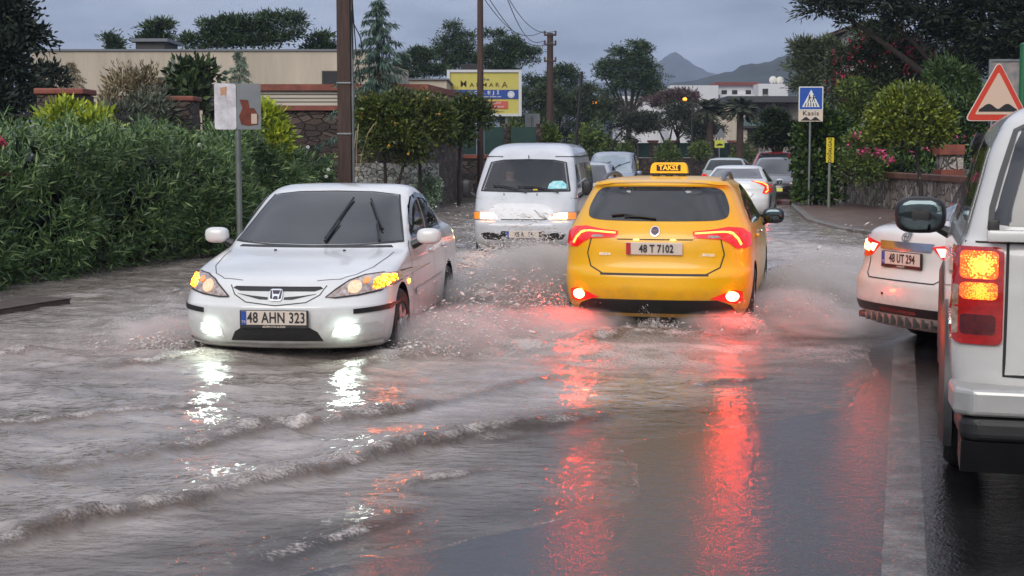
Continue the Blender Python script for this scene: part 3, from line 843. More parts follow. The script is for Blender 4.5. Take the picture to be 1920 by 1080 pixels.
def wiper(parent, pts, blade, name='wiper'):
    mb = MB().tube(pts, [.012, .009, .007][:len(pts)] if len(pts) < 4 else .009, 6)
    w = mb.build(name, M_BLACK, parent)
    MB().tube(blade, .011, 6).build('wiper_blade', M_BLACK, w)
    return w
def on(S, a, b, view, off=.01):
    p, n = S.hit(a, b, view); return p + n * off
def heading(deg):     # heading, in degrees to the right of the camera's axis -> rotation about z
    return R(-deg)

# ------------------------------------------------------------------ the white saloon coming towards us
M_WHITE = paint('white_paint', (.68, .69, .68))
def white_saloon():
    phi = heading(180 + 6.)
    c = Vector((-1.85, 11.45)) + 2.225 * Vector((math.sin(R(6.)), math.cos(R(6.))))
    t = thing('saloon_car', 'white four-door saloon with lit amber indicators and fog lamps driving through the flood', 'car', (c.x, c.y, -.015), phi)
    S = Shell([(.19, 2.08, -2.08, .79, .50, .4), (.24, 2.165, -2.14, .825, .52, .42), (.32, 2.205, -2.19, .845, .54, .42), (.44, 2.225, -2.225, .857, .55, .42), (.52, 2.228, -2.23, .8575, .55, .42),
               (.56, 2.205, -2.23, .8575, .55, .42), (.61, 2.175, -2.21, .857, .58, .4), (.67, 2.135, -2.195, .855, .60, .38), (.715, 2.085, -2.185, .852, .62, .36), (.76, 1.97, -2.18, .85, .6, .34), (.81, 1.70, -2.175, .845, .55, .32),
               (.86, 1.36, -2.17, .835, .5, .3), (.90, 1.03, -2.15, .825, .40, .3), (.935, .90, -2.12, .812, .32, .3), (.985, .80, -2.04, .79, .28, .32), (1.03, .71, -1.80, .765, .27, .36), (1.10, .57, -1.52, .752, .27, .4),
               (1.20, .385, -1.32, .722, .27, .4), (1.30, .19, -1.12, .688, .28, .42), (1.365, .04, -.98, .655, .3, .42), (1.405, -.08, -.86, .61, .32, .4), (1.43, -.22, -.72, .50, .3, .3), (1.44, -.36, -.58, .25, .2, .2)], nf=2.55, nr=2.6)
    S.body(M_WHITE, t, [(1.34, .31), (-1.28, .31)], .352, .48)
    # glass
    S.decal(([(-.735, .965), (-.625, 1.22), (-.575, 1.335), (-.35, 1.36), (0, 1.367), (.35, 1.36), (.575, 1.335), (.625, 1.22), (.735, .965), (.4, .945), (0, .938), (-.4, .945)]), 'front', M_GLASS_L, t, 'windscreen', .004)
    mb = MB()
    S.line(mb, [(-.742, .957), (-.633, 1.22), (-.583, 1.342), (-.35, 1.368), (0, 1.375), (.35, 1.368), (.583, 1.342), (.633, 1.22), (.742, .957), (.4, .935), (0, .927), (-.4, .935), (-.742, .957)], 'front', .022, .004)
    mb.build('windscreen_seal', M_BLACK, t)
    S.decal([(-.6, 1.0), (-.5, 1.3), (.5, 1.3), (.6, 1.0)], 'rear', M_GLASS, t, 'rear_window')
    for v in ('left', 'right'):
        S.decal([(.50, .975), (.34, 1.115), (.12, 1.245), (-.08, 1.325), (-.30, 1.35), (-.30, .965)], v, M_GLASS, t, 'side_window')
        S.decal([(-.375, .965), (-.375, 1.358), (-.62, 1.335), (-.86, 1.25), (-1.16, 1.03), (-1.14, .985)], v, M_GLASS, t, 'side_window')
        vz = MB(); S.line(vz, [(.36, 1.085), (.28, 1.14), (.10, 1.235), (-.10, 1.308), (-.32, 1.328), (-.62, 1.31), (-.84, 1.235)], v, .045, .014); vz.build('rain_visor', M_GLASS, t)
        sm = MB()
        S.line(sm, [(.62, .96), (.82, .86), (.86, .6), (.78, .3), (-.30, .28), (-.335, .6), (-.335, 1.36)], v, .008); S.line(sm, [(-.335, .28), (-.95, .28), (-1.0, .62), (-1.16, .8), (-1.2, 1.0)], v, .008)
        sm.build('door_gap', M_SEAM, t)
        bm_ = MB(); S.line(bm_, [(.72, .52), (-.92, .55)], v, .055, .012); bm_.build('rubbing_strip', M_WHITE, t)
        for hy in (-.16, -.98):
            p = on(S, hy, .83, v, .014); MB().sup((p.x, p.y, p.z), (.018, .085, .018), 3).build('door_handle', M_WHITE, t, True)
        S.decal(ell(1.02, .64, .03, .018), v, M_AMBER, t, 'side_indicator')
        s = -1 if v == 'left' else 1
        sk = MB().box((s * .80, .03, .235), (.06, 2.0, .09), bev=.02).build('side_skirt', M_WHITE, t, True)
        mirror(t, s * .955, .60, 1.0, M_WHITE, (.105, .075, .07), .04)
    # bonnet
    for s in (-1, 1):
        bl = MB()
        S.line(bl, [(s * .30, 2.05), (s * .47, 1.99), (s * .575, 1.86), (s * .66, 1.6), (s * .705, 1.2), (s * .715, .98)], 'top', .006)
        bl.build('bonnet_gap', M_SEAM, t)
    S.decal([(-.68, .915), (.68, .915), (.66, .93), (-.66, .93)], 'front', M_BLACK, t, 'cowl', .004)
    for s in (-1, 1):
        p = on(S, s * .3, 1.06, 'top', .006); MB().sup(p, (.014, .012, .008), 2.4, 10, 6).build('washer_jet', M_BLACK, t)
    # headlights
    for s in (-1, 1):
        hl = [(.385, .60), (.46, .597), (.62, .612), (.77, .64), (.838, .675), (.853, .715), (.84, .757), (.75, .764), (.64, .755), (.545, .722), (.46, .662)]
        poly = hl if s > 0 else mir(hl)
        h = S.decal(poly, 'front', M_LENS, t, 'headlight', .007, .035)
        rim = MB(); S.line(rim, poly + [poly[0]], 'front', .012, .009, .05); rim.build('headlight_edge', M_BLACK, h)
        a = [(.72, .648), (.80, .668), (.84, .70), (.832, .742), (.765, .75), (.715, .72)]
        S.decal(a if s > 0 else mir(a), 'front', M_AMBER, h, 'indicator', .011, .03)
        S.decal(ell(s * .59, .672, .05, .046), 'front', mat('headlight_bowl', (.55, .53, .5), .1, .6, vary=.6, vscale=40, emit=(1., .42, .14), estr=.7), h, 'headlight_bowl', .012, .03)
        S.decal(ell(s * .665, .715, .024, .02), 'front', M_AMBERDIM, h, 'side_lamp', .013, .03)
        bs = [(.60, .475), (.84, .49), (.85, .525), (.835, .53), (.60, .512)]
        S.decal(bs if s > 0 else mir(bs), 'front', M_BLACK, t, 'bumper_strip', .010, .05)
        fr = [(.42, .282), (.74, .315), (.80, .36), (.76, .405), (.46, .375)]
        S.decal(fr if s > 0 else mir(fr), 'front', mat('fog_recess', (.5, .5, .49), .35), t, 'fog_lamp_bezel', .004, .04)
        fg = [(.475, .312), (.585, .316), (.625, .345), (.59, .372), (.485, .358)]
        S.decal(fg if s > 0 else mir(fg), 'front', M_FOG, t, 'fog_lamp', .014, .03, bulge=.012)
    # grille and badge
    S.decal([(-.36, .668), (-.30, .648), (.30, .648), (.36, .668), (.34, .682), (-.34, .682)], 'front', M_BLACK, t, 'grille', .004, .04)
    gp = MB(); S.line(gp, [(-.385, .69), (-.34, .62), (-.24, .565), (0, .54), (.24, .565), (.34, .62), (.385, .69)], 'front', .008); gp.build('grille_outline', M_SEAM, t)
    for s in (-1, 1):
        sl = [(.065, .585), (.13, .586), (.315, .628), (.20, .613), (.065, .602)]
        S.decal(sl if s > 0 else mir(sl), 'front', M_BLACK, t, 'grille_slot', .005, .04)
    b = S.decal(rrect(-.052, .052, .573, .66, .02), 'front', M_CHROME, t, 'badge', .014, .03)
    for poly in ([(-.03, .648), (.03, .648), (.022, .624), (-.022, .624)], [(-.020, .583), (.020, .583), (.014, .606), (-.014, .606)], [(-.046, .65), (-.036, .648), (-.024, .585), (-.043, .588)], [(.046, .65), (.036, .648), (.024, .585), (.043, .588)]):
        S.decal(poly, 'front', mat('badge_dark', (.03, .015, .03), .3), b, 'badge_mark', .018, .03)
    S.decal([(-.37, .262), (.37, .262), (.33, .335), (.27, .37), (-.27, .37), (-.33, .335)], 'front', M_BLACK, t, 'air_intake', .004, .05)
    lp = MB(); S.line(lp, [(-.84, .25), (-.6, .232), (0, .225), (.6, .232), (.84, .25)], 'front', .03, .014); lp.build('front_lip', M_WHITE, t)
    plate(t, '48 AHN 323', (.0, 2.245, .438), sub='BİZİM OTO KLİNİK')
    # wipers stand half way up the glass
    P = lambda a, b: on(S, a, b, 'front', .025)
    wiper(t, [P(-.09, .945), P(-.12, 1.02), P(-.155, 1.10)], [P(-.085, .97), P(-.13, 1.11), P(-.20, 1.30)])
    wiper(t, [P(-.555, .95), P(-.52, 1.03), P(-.475, 1.11)], [P(-.55, 1.04), P(-.47, 1.14), P(-.36, 1.29)])
    for s in (-1, 1):
        wheel(t, s * .755, 1.34, .305, .305, .195, 5, turn=R(-3)); wheel(t, s * .755, -1.28, .305, .305, .195, 5)
    return t
white_saloon()

# ------------------------------------------------------------------ the yellow taxi driving away
M_TAXI = paint('taxi_yellow', (.80, .42, .002), .30, .35, dirt=.12)
def taxi():
    th = 12.0; phi = heading(th); f = Vector((math.sin(R(th)), math.cos(R(th))))
    c = Vector((1.30, 13.55)) + 2.185 * f
    t = thing('taxi', 'yellow taxi with a roof sign and glowing red tail lamps ploughing through the flood', 'taxi', (c.x, c.y, -.02), phi)
    S = Shell([(.20, 2.02, -1.98, .80, .5, .4), (.28, 2.1, -2.08, .855, .5, .42), (.38, 2.16, -2.145, .88, .5, .45), (.50, 2.18, -2.185, .893, .5, .47), (.58, 2.18, -2.185, .896, .5, .47), (.63, 2.16, -2.165, .896, .5, .45), (.68, 2.13, -2.13, .893, .5, .44),
               (.76, 2.05, -2.115, .890, .5, .44), (.86, 1.85, -2.11, .886, .5, .45), (.95, 1.5, -2.095, .880, .5, .46), (1.02, 1.15, -2.06, .868, .5, .46), (1.07, .98, -2.025, .845, .45, .46), (1.11, .88, -2.0, .825, .45, .46),
               (1.20, .70, -1.93, .785, .45, .46), (1.30, .45, -1.845, .74, .45, .46), (1.39, .2, -1.78, .69, .45, .42), (1.425, .08, -1.80, .66, .45, .38), (1.455, -.05, -1.77, .62, .45, .38), (1.485, -.3, -1.55, .53, .4, .4), (1.50, -.55, -1.2, .34, .3, .3)], nf=2.5, nr=2.7)
    S.body(M_TAXI, t, [(1.34, .33), (-1.30, .33)], .372, .5)
    S.decal(smooth_poly([(-.60, 1.115), (-.30, 1.10), (.30, 1.10), (.60, 1.115), (.66, 1.18), (.63, 1.30), (.57, 1.385), (.45, 1.41), (0, 1.418), (-.45, 1.41), (-.57, 1.385), (-.63, 1.30), (-.66, 1.18)]), 'rear', M_GLASS, t, 'rear_window', .004)
    P = lambda a, b: on(S, a, b, 'rear', .02)
    wiper(t, [P(.0, 1.115), P(-.15, 1.13), P(-.3, 1.13)], [P(-.08, 1.125), P(-.3, 1.15), P(-.42, 1.14)])
    sp = MB(); S.line(sp, [(-.62, 1.43), (-.4, 1.447), (0, 1.455), (.4, 1.447), (.62, 1.43)], 'rear', .035, .018); sp.build('roof_spoiler', M_TAXI, t)
    S.decal([(-.62, .98), (-.5, 1.36), (.5, 1.36), (.62, .98)], 'front', M_GLASS, t, 'windscreen')
    for v in ('left', 'right'):
        s = -1 if v == 'left' else 1
        S.decal([(.80, 1.06), (.55, 1.22), (.25, 1.355), (-.02, 1.405), (-.33, 1.415), (-.33, 1.045)], v, M_GLASS, t, 'side_window')
        S.decal([(-.39, 1.045), (-.39, 1.415), (-.75, 1.40), (-1.1, 1.33), (-1.32, 1.22), (-1.36, 1.12), (-1.3, 1.06)], v, M_GLASS, t, 'side_window')
        sm = MB()
        S.line(sm, [(.95, 1.0), (.98, .6), (.9, .33), (-.33, .32), (-.36, .7), (-.36, 1.42)], v); S.line(sm, [(-.36, .32), (-.98, .33), (-1.0, .6), (-1.2, .85), (-1.34, 1.1)], v); sm.build('door_gap', M_SEAM, t)
        for hy in (-.22, -1.05):
            p = on(S, hy, .93, v, .016); MB().sup((p.x, p.y, p.z), (.02, .09, .018), 3).build('door_handle', M_CHROME if hy > -1 else M_TAXI, t, True)
        mirror(t, s * .985, .66, 1.05, M_BLACK, (.115, .08, .085), .05)
        # roof rail
        pts = []
        for k in range(12):
            y = -1.42 + 1.5 * k / 11; p = S.hit(s * .575, y, 'top')[0]; e = math.sin(math.pi * k / 11) ** .45
            pts.append((p.x, y, p.z - .01 + .065 * e))
        MB().tube(pts, .021, 8).build('roof_rail', mat('rail_grey', (.10, .10, .11), .35, .4), t, True)
        # tail lamps
        lp = [(.345, 1.005), (.50, 1.02), (.66, 1.045), (.78, 1.035), (.85, .985), (.862, .875), (.80, .852), (.735, .856), (.68, .90), (.61, .935), (.355, .952)]
        poly = lp if s > 0 else mir(lp)
        L = S.decal(poly, 'rear', M_REDLENS, t, 'tail_lamp', .012, .035)
        st = MB(); S.line(st, [(s * a, b) for a, b in [(.365, .985), (.50, .994), (.62, 1.0), (.665, .995)]], 'rear', .018, .018, .03)
        S.line(st, [(s * a, b) for a, b in [(.665, .995), (.70, .985), (.745, .94), (.775, .885)]], 'rear', .028, .0185, .02)
        st.build('light_strip', M_REDHOT, L)
        rv = [(.48, .948), (.60, .945), (.585, .965), (.49, .968)]
        S.decal(rv if s > 0 else mir(rv), 'rear', M_LENS, L, 'reversing_lamp', .017, .03)
        # low fog lamp in the bumper corner
        rf = [(.52, .395), (.60, .43), (.74, .475), (.80, .46), (.80, .37), (.74, .345)]
        fl = S.decal(rf if s > 0 else mir(rf), 'rear', M_REDLENS, t, 'bumper_lamp', .008, .04)
        S.decal(ell(s * .71, .418, .055, .045), 'rear', M_REDFOG, fl, 'bulb', .016, .03)
    S.decal([(-.76, .245), (.76, .245), (.70, .33), (.58, .378), (-.58, .378), (-.70, .33)], 'rear', M_BLACK, t, 'lower_bumper', .006, .06)
    sm = MB()
    S.line(sm, [(-.60, .945), (-.635, .8), (-.60, .68), (-.48, .618), (.48, .618), (.60, .68), (.635, .8), (.60, .945)], 'rear', .012, .004)
    S.line(sm, [(-.35, .935), (.35, .935)], 'rear', .012, .005); sm.build('tailgate_gap', M_SEAM, t)
    lo = MB(); S.line(lo, [(-.5, .612), (.5, .612)], 'rear', .018, .005); lo.build('tailgate_lower_gap', M_BLACK, t)  # black line along the bottom seam of the tailgate
    gr = MB(); S.line(gr, [(-.36, .945), (.36, .945)], 'rear', .018, .012); gr.build('tailgate_handle', M_TAXI, t)
    for s in (-1, 1):
        S.decal(ell(s * .17, .930, .03, .008), 'rear', mat('plate_lamp', (.9, .8, .2), .3, emit=(1, .8, .1), estr=1.2), t, 'plate_lamp', .014, .03)
    b = S.decal(ell(0, 1.005, .046, .046, 24), 'rear', M_CHROME, t, 'badge', .014, .04)
    S.decal(ell(0, 1.005, .036, .036, 20), 'rear', mat('badge_plum', (.09, .03, .06), .3), b, 'badge_field', .018, .04)
    q = on(S, 0, 1.005, 'rear', .0195); wr = writing('badge_lettering', 'FIAT', .028, M_CHROME, b, q, (R(90), 0, 0), .001, 1, bold=.0005)
    for x0, s_ in ((-.52, 'EGEA'), (.42, 'CROSS')):
        q = on(S, x0 + .06, .795, 'rear', .01); writing('model_lettering', s_, .034, M_RIM, t, q, (R(80), 0, 0), .001, 1.35)
    q = on(S, 0, .85, 'rear', .02); plate(t, '48 T 7102', q, tilt=R(2), strip=M_PLRED, frame=False, face=-1, country=None, fs=.1)
    # roof sign
    z0 = S.hit(0, -.85, 'top')[0].z
    MB().prism([(-.19, 0), (.19, 0), (.178, .085), (.165, .118), (.13, .128), (-.13, .128), (-.165, .118), (-.178, .085)], 'xz', -.075, .075)
    sg = MB().prism([(-.185, .03), (.185, .03), (.178, .09), (.165, .122), (.14, .135), (-.14, .135), (-.165, .122), (-.178, .09)], 'xz', -.925, -.775).build('taxi_sign', mat('sign_amber', (.85, .42, .01), .35, emit=(1, .5, .02), estr=.22), t)
    sg.location = (0, 0, z0)
    MB().box((0, -.9275, .083), (.24, .006, .062)).build('sign_panel', M_INK, sg)
    writing('sign_lettering', 'TAKSİ', .066, mat('sign_letter', (.85, .45, .03), .4, emit=(1, .5, .04), estr=.35), sg, (0, -.932, .082), (R(90), 0, 0), .001, 1.05, bold=.002)
    for s in (-1, 0, 1): MB().box((s * .13, -.85, .012), (.07, .12, .04), bev=.01).build('sign_foot', M_BLACK, sg)
    for s in (-1, 1):
        wheel(t, s * .785, 1.34, .32, .32, .205); wheel(t, s * .785, -1.30, .32, .32, .205)
    MB().box((0, -1.6, .26), (1.2, .7, .12), bev=.04).build('underbody', M_BLACK, t)
    return t
taxi()

# ------------------------------------------------------------------ the white van
M_VAN = paint('van_white', (.56, .575, .60), .35, dirt=.25)
def van():
    th = 187.2; phi = heading(th); f = Vector((math.sin(R(th)), math.cos(R(th))))
    c = Vector((.17, 23.4)) - 2.3 * f
    t = thing('van', 'white high-roof van with lit headlights and a turquoise windscreen sticker behind the saloon', 'van', (c.x, c.y, -.02), phi)
    S = Shell([(.20, 2.16, -2.2, .76, .3, .3), (.30, 2.26, -2.27, .805, .32, .3), (.42, 2.30, -2.30, .822, .34, .3), (.56, 2.305, -2.3, .83, .34, .3), (.63, 2.28, -2.3, .832, .33, .3), (.66, 2.24, -2.3, .832, .32, .3), (.80, 2.20, -2.3, .835, .3, .3), (.95, 2.13, -2.3, .835, .3, .3),
               (1.06, 2.06, -2.3, .832, .3, .3), (1.13, 1.99, -2.29, .828, .3, .3), (1.25, 1.87, -2.28, .812, .3, .3), (1.42, 1.69, -2.26, .785, .3, .3), (1.57, 1.53, -2.23, .755, .3, .3), (1.66, 1.42, -2.2, .735, .3, .3), (1.76, 1.25, -2.12, .69, .35, .3), (1.84, .95, -1.98, .61, .4, .35), (1.885, .5, -1.7, .46, .4, .4), (1.90, 0, -1.2, .22, .3, .3)], nf=3.2, nr=3.5)
    ws = [(-.70, 1.125), (-.60, 1.56), (-.4, 1.595), (0, 1.605), (.4, 1.595), (.60, 1.56), (.70, 1.125), (0, 1.11)]
    cut = MB().prism([(a * .97, b) for a, b in ws], 'xz', .55, 3.2).build('cutter')
    S.body(M_VAN, t, [(1.48, .32), (-1.2, .32)], .365, .45, cut=[cut])
    mg, nt, b = _new_mat('see_through_glass')
    b.inputs['Base Color'].default_value = (.03, .034, .04, 1); b.inputs['Roughness'].default_value = .04; b.inputs['Alpha'].default_value = .45; b.inputs['Coat Weight'].default_value = 1.; b.inputs['Specular IOR Level'].default_value = .9
    S.decal(ws, 'front', mg, t, 'windscreen', .003, .06, .006)
    mb = MB(); S.line(mb, [(a * 1.02, 1.34 + (b - 1.34) * 1.035) for a, b in ws + [ws[0]]], 'front', .028, .006); mb.build('windscreen_seal', M_BLACK, t)
    stc = mat('turquoise_sticker', (.06, .42, .46), .5, vary=.5, vscale=16, col2=(.55, .75, .75))
    S.decal([(-.66, 1.15), (-.36, 1.15), (-.38, 1.225), (-.44, 1.27), (-.58, 1.275), (-.65, 1.22)], 'front', stc, t, 'sticker', .008, .05)
    S.decal([(-.20, 1.125), (-.13, 1.125), (-.13, 1.145), (-.20, 1.145)], 'front', mat('yellow_sticker', (.6, .45, .05), .5), t, 'label', .008, .05)
    for v in ('left', 'right'):
        s = -1 if v == 'left' else 1
        for a in ([(1.62, 1.16), (1.36, 1.53), (1.12, 1.55), (1.02, 1.16)], [(.88, 1.16), (.80, 1.55), (.0, 1.56), (-.02, 1.16)]):
            S.decal(a, v, M_GLASS, t, 'side_window')
        S.decal([(-.14, 1.16), (-.14, 1.56), (-1.0, 1.56), (-1.0, 1.16)], v, mat('light_tint_glass', (.10, .13, .12), .06, spec=.8, coat=.6), t, 'side_window')
        S.decal([(-1.1, 1.16), (-1.1, 1.56), (-1.95, 1.55), (-1.98, 1.16)], v, mat('light_tint_glass', (.1, .13, .12)), t, 'side_window')
        sm = MB(); S.line(sm, [(.95, 1.6), (.95, .35)], v); S.line(sm, [(-.07, 1.6), (-.07, .32)], v); S.line(sm, [(2.0, 1.0), (-2.2, 1.0)], v, .012); S.line(sm, [(1.4, 1.66), (-2.1, 1.68)], v, .02, .008); sm.build('door_gap', M_SEAM, t)
        mirror(t, s * .98, 1.78, 1.17, M_BLACK, (.085, .05, .125), .05)
        hl = [(.41, .672), (.80, .66), (.825, .70), (.825, .79), (.62, .792), (.48, .775), (.41, .71)]
        h = S.decal(hl if s > 0 else mir(hl), 'front', M_LENS, t, 'headlight', .008, .04)
        lt = [(.47, .69), (.69, .68), (.69, .772), (.58, .775), (.48, .75)]
        S.decal(lt if s > 0 else mir(lt), 'front', M_WARM, h, 'bulb', .014, .04)
        am = [(.705, .675), (.81, .672), (.81, .78), (.705, .778)]
        S.decal(am if s > 0 else mir(am), 'front', M_AMBERDIM, h, 'indicator', .014, .04)
        rc = [(.30, .34), (.62, .36), (.68, .44), (.60, .47), (.40, .455)]
        S.decal(rc if s > 0 else mir(rc), 'front', M_BLACK, t, 'bumper_vent', .005, .05)
        for y in (1.48, -1.2): wheel(t, s * .73, y, .32, .32, .2, 6)
    S.decal([(-.36, .662), (.36, .662), (.36, .677), (-.36, .677)], 'front', M_BLACK, t, 'grille', .005, .05)
    S.decal([(-.38, .40), (.38, .40), (.34, .49), (-.34, .49)], 'front', M_BLACK, t, 'air_intake', .005, .05)
    e = MB(); S.line(e, [(.045 * math.cos(a) , .735 + .03 * math.sin(a)) for a in np.linspace(0, 2 * math.pi, 17)], 'front', .008, .01, .02)
    S.line(e, [(-.022, .713), (-.006, .757)], 'front', .008, .011); S.line(e, [(.022, .757), (.006, .713)], 'front', .008, .011); S.line(e, [(-.014, .733), (.014, .737)], 'front', .008, .011); e.build('badge', mat('badge_grey', (.2, .2, .2), .3, .8), t)
    P = lambda a, b: on(S, a, b, 'front', .03)
    wiper(t, [P(-.54, 1.075), P(-.40, 1.12), P(-.26, 1.165)], [P(-.34, 1.14), P(-.12, 1.175), P(.12, 1.18)])
    wiper(t, [P(-.03, 1.075), P(.10, 1.12), P(.24, 1.165)], [P(.16, 1.145), P(.34, 1.18), P(.52, 1.19)])
    for x in (.33, -.2):
        p = on(S, x, 1.06, 'front', .012); MB().box(p, (.012, .01, .035)).build('washer_jet', M_BLACK, t)
    p = on(S, -.0, 1.63, 'front', .01); MB().tube([p, p + Vector((0, .005, .05))], .008, 6).build('aerial', M_BLACK, t)
    plate(t, '48 A   56', (0, 2.325, .44), face=1, frame=False, fs=.1)
    return t, f, c
van_t, van_f, van_c = van()
# the driver: seen dimly through the windscreen, on the picture's left
def driver():
    m_sk = mat('skin', (.45, .26, .19), .6); 
    t = thing('person', 'person in dark clothes seated in the front of the white van', 'person', (van_c.x, van_c.y, 0), van_t.rotation_euler.z)
    V = [(0, 0, .86), (0, .02, 1.06), (0, .04, 1.24), (0, .05, 1.32), (0, .07, 1.40), (0, .08, 1.49), (-.19, .04, 1.2), (-.25, .16, 1.03), (-.16, .40, 1.08), (.19, .04, 1.2), (.25, .16, 1.03), (.16, .40, 1.08)]
    E = [(0, 1), (1, 2), (2, 3), (3, 4), (4, 5), (2, 6), (6, 7), (7, 8), (2, 9), (9, 10), (10, 11)]
    o = skinned(V, E, [.15, .15, .13, .055, .085, .075, .06, .05, .035, .06, .05, .035], 'body', [mat('dark_jacket', (.03, .03, .035), .8), m_sk], t)
    for p in o.data.polygons: p.material_index = 1 if p.center.z > 1.30 or p.center.y > .36 else 0
    MB().sup((0, .06, 1.50), (.082, .095, .07), 2.2, 16, 10).build('hair', mat('dark_hair', (.02, .015, .012), .8), t, True)
    MB().sup((0, .165, 1.42), (.013, .02, .022), 2.2, 8, 6).build('nose', m_sk, t, True)
    for ch in t.children: ch.location = (.36, 1.0, -.06)
    w = MB(); w.tube([(.19 * math.cos(a), .02 * math.sin(a), .17 * math.sin(a)) for a in np.linspace(0, 2 * math.pi, 25)], .014, 6)
    sw = w.build('steering_wheel', M_BLACK, van_t); sw.location = (-.36, 1.50, 1.06)
driver()
# ------------------------------------------------------------------ the pickup close on the right
M_PICK = paint('pickup_white', (.62, .61, .59), .25, dirt=.15)
def pickup():
    th = 15.9; phi = heading(th); f = Vector((math.sin(R(th)), math.cos(R(th)))); r = Vector((f.y, -f.x))
    corner = Vector((2.055, 6.9))
    c = corner + .905 * r + 2.50 * f
    t = thing('pickup_truck', 'white hardtop pickup with a lit amber tail lamp, close at the right edge', 'pickup truck', (c.x, c.y, 0), phi)
    S = Shell([(.46, 2.4, -2.38, .84, .4, .22), (.52, 2.5, -2.46, .87, .4, .22), (.60, 2.55, -2.52, .893, .4, .22), (.72, 2.58, -2.545, .905, .4, .21), (.90, 2.56, -2.555, .908, .4, .20), (1.04, 2.45, -2.555, .905, .45, .20), (1.14, 1.95, -2.55, .898, .5, .20), (1.24, 1.62, -2.545, .888, .5, .2),
               (1.295, 1.35, -2.53, .872, .45, .2), (1.335, 1.22, -2.515, .85, .45, .2), (1.45, 1.0, -2.49, .818, .42, .2), (1.59, .74, -2.45, .782, .42, .2), (1.72, .52, -2.41, .748, .42, .2), (1.83, .32, -2.36, .70, .42, .22), (1.90, .16, -2.29, .645, .42, .24), (1.95, 0., -2.15, .55, .4, .28), (1.98, -.2, -1.9, .40, .4, .3), (1.99, -.5, -1.5, .2, .3, .3)], nf=2.6, nr=3.0, bow=.02)
    S.body(M_PICK, t, [(1.72, .40), (-1.28, .40)], .44, .55)
    # hardtop rear window with its wide pillars
    S.decal(smooth_poly([(-.705, 1.385), (-.70, 1.46), (-.66, 1.62), (-.60, 1.81), (-.48, 1.86), (.48, 1.86), (.60, 1.81), (.66, 1.62), (.70, 1.46), (.705, 1.385), (.4, 1.375), (-.4, 1.375)], 3), 'rear', M_GLASS, t, 'rear_window', .004)
    mb = MB(); S.line(mb, [(-.73, 1.36), (-.722, 1.46), (-.682, 1.62), (-.622, 1.82), (-.5, 1.88)], 'rear', .03, .006); mb.build('window_seal', mat('seal_grey', (.07, .07, .07), .5), t)
    MB().box((0, -2.55, 1.335), (1.50, .06, .055), bev=.015).build('tailgate_spoiler', M_PICK, t, True)
    MB().box((-.72, -2.54, 1.365), (.05, .05, .09), bev=.01).build('hinge', M_BLACK, t, True)
    for v in ('left', 'right'):
        s = -1 if v == 'left' else 1
        S.decal([(-2.25, 1.38), (-2.14, 1.74), (-1.0, 1.79), (-1.0, 1.38)], v, M_GLASS, t, 'hardtop_window')
        gp = MB(); S.line(gp, [(-2.36, 1.27), (-2.31, 1.40), (-2.24, 1.60), (-2.13, 1.84)], v, .05, .012); gp.build('hardtop_trim', mat('trim_grey', (.10, .10, .095), .4), t)
        S.decal([(-.78, 1.33), (-.74, 1.77), (.2, 1.79), (.6, 1.60), (.95, 1.33)], v, M_GLASS, t, 'side_window')
        vis = MB(); S.line(vis, [(-.80, 1.30), (-.76, 1.74), (-.3, 1.79), (.2, 1.77), (.6, 1.58), (.92, 1.32)], v, .085, .05); vis.build('rain_visor', M_BLACK, t)
        sm = MB(); S.line(sm, [(-.9, 1.8), (-.9, .5)], v, .012); S.line(sm, [(.1, 1.25), (.1, .55)], v); S.line(sm, [(1.15, 1.2), (1.2, .55)], v); sm.build('door_gap', M_SEAM, t)
        # flared arch mouldings
        for y0 in (-1.28, 1.72):
            fl = MB(); V, F = [], []
            for k in range(25):
                a = R(-24 + 228 * k / 24)
                for rr, x in ((.405, .86), (.415, .925), (.45, .935), (.515, .912), (.52, .87)):
                    V.append((s * x, y0 + rr * math.cos(a), .40 + rr * math.sin(a)))
            for k in range(24):
                for q in range(4): F.append((k * 5 + q, k * 5 + q + 1, k * 5 + q + 6, k * 5 + q + 5))
            fl.add(V, F); fl.build('arch_flare', mat('flare_grey', (.035, .036, .04), .38, vary=.3, vscale=8), t, True)
        mirror(t, s * 1.075, .98, 1.285, M_BLACK, (.175, .085, .128), .06)
        for y in (-1.28, 1.72): wheel(t, s * .78, y, .385, .385, .25, 6, mat('steel_dark', (.12, .12, .12), .4, .8))
        # lamp cluster
        lp = rrect(.665, .878, .825, 1.275, .03); poly = lp if s > 0 else [(-a, b) for a, b in lp][::-1]
        L = S.decal(poly, 'rear', M_REDLENS_DIM, t, 'tail_lamp', .016, .03, .02)
        sd_ = MB(); S.line(sd_, [(-2.42, 1.26), (-2.40, 1.05), (-2.42, .84)], v, .05, .012); sd_.build('side_lens', M_REDLENS_DIM, L)
        def sub(x0, x1, z0, z1, m, name, off, r_=.02):
            q = rrect(x0, x1, z0, z1, r_); return S.decal(q if s > 0 else [(-a, b) for a, b in q][::-1], 'rear', m, L, name, off, .03)
        sub(.69, .848, 1.13, 1.255, LAMP_BURST, 'stop_lamp', .021)
        sub(.69, .848, 1.035, 1.112, LAMP_GRID, 'turn_lamp', .021)
        sub(.695, .848, .87, .965, mat('dark_red_lens', (.10, .004, .004), .12, coat=1., vary=.4, vscale=24), 'fog_lens', .021)
        sub(.856, .877, .87, 1.10, M_LENS, 'reversing_lens', .020, .008)
        tb = MB(); S.line(tb, [(s * .672, .84), (s * .672, 1.0), (s * .868, 1.0)], 'rear', .009, .023); tb.build('lens_rib', M_REDLENS_DIM, L)
    # tailgate
    sm = MB(); S.line(sm, [(-.652, 1.30), (-.656, .68), (.656, .68), (.652, 1.30)], 'rear', .014); S.line(sm, [(-.84, 1.30), (.84, 1.30)], 'rear', .010); sm.build('tailgate_gap', M_SEAM, t)
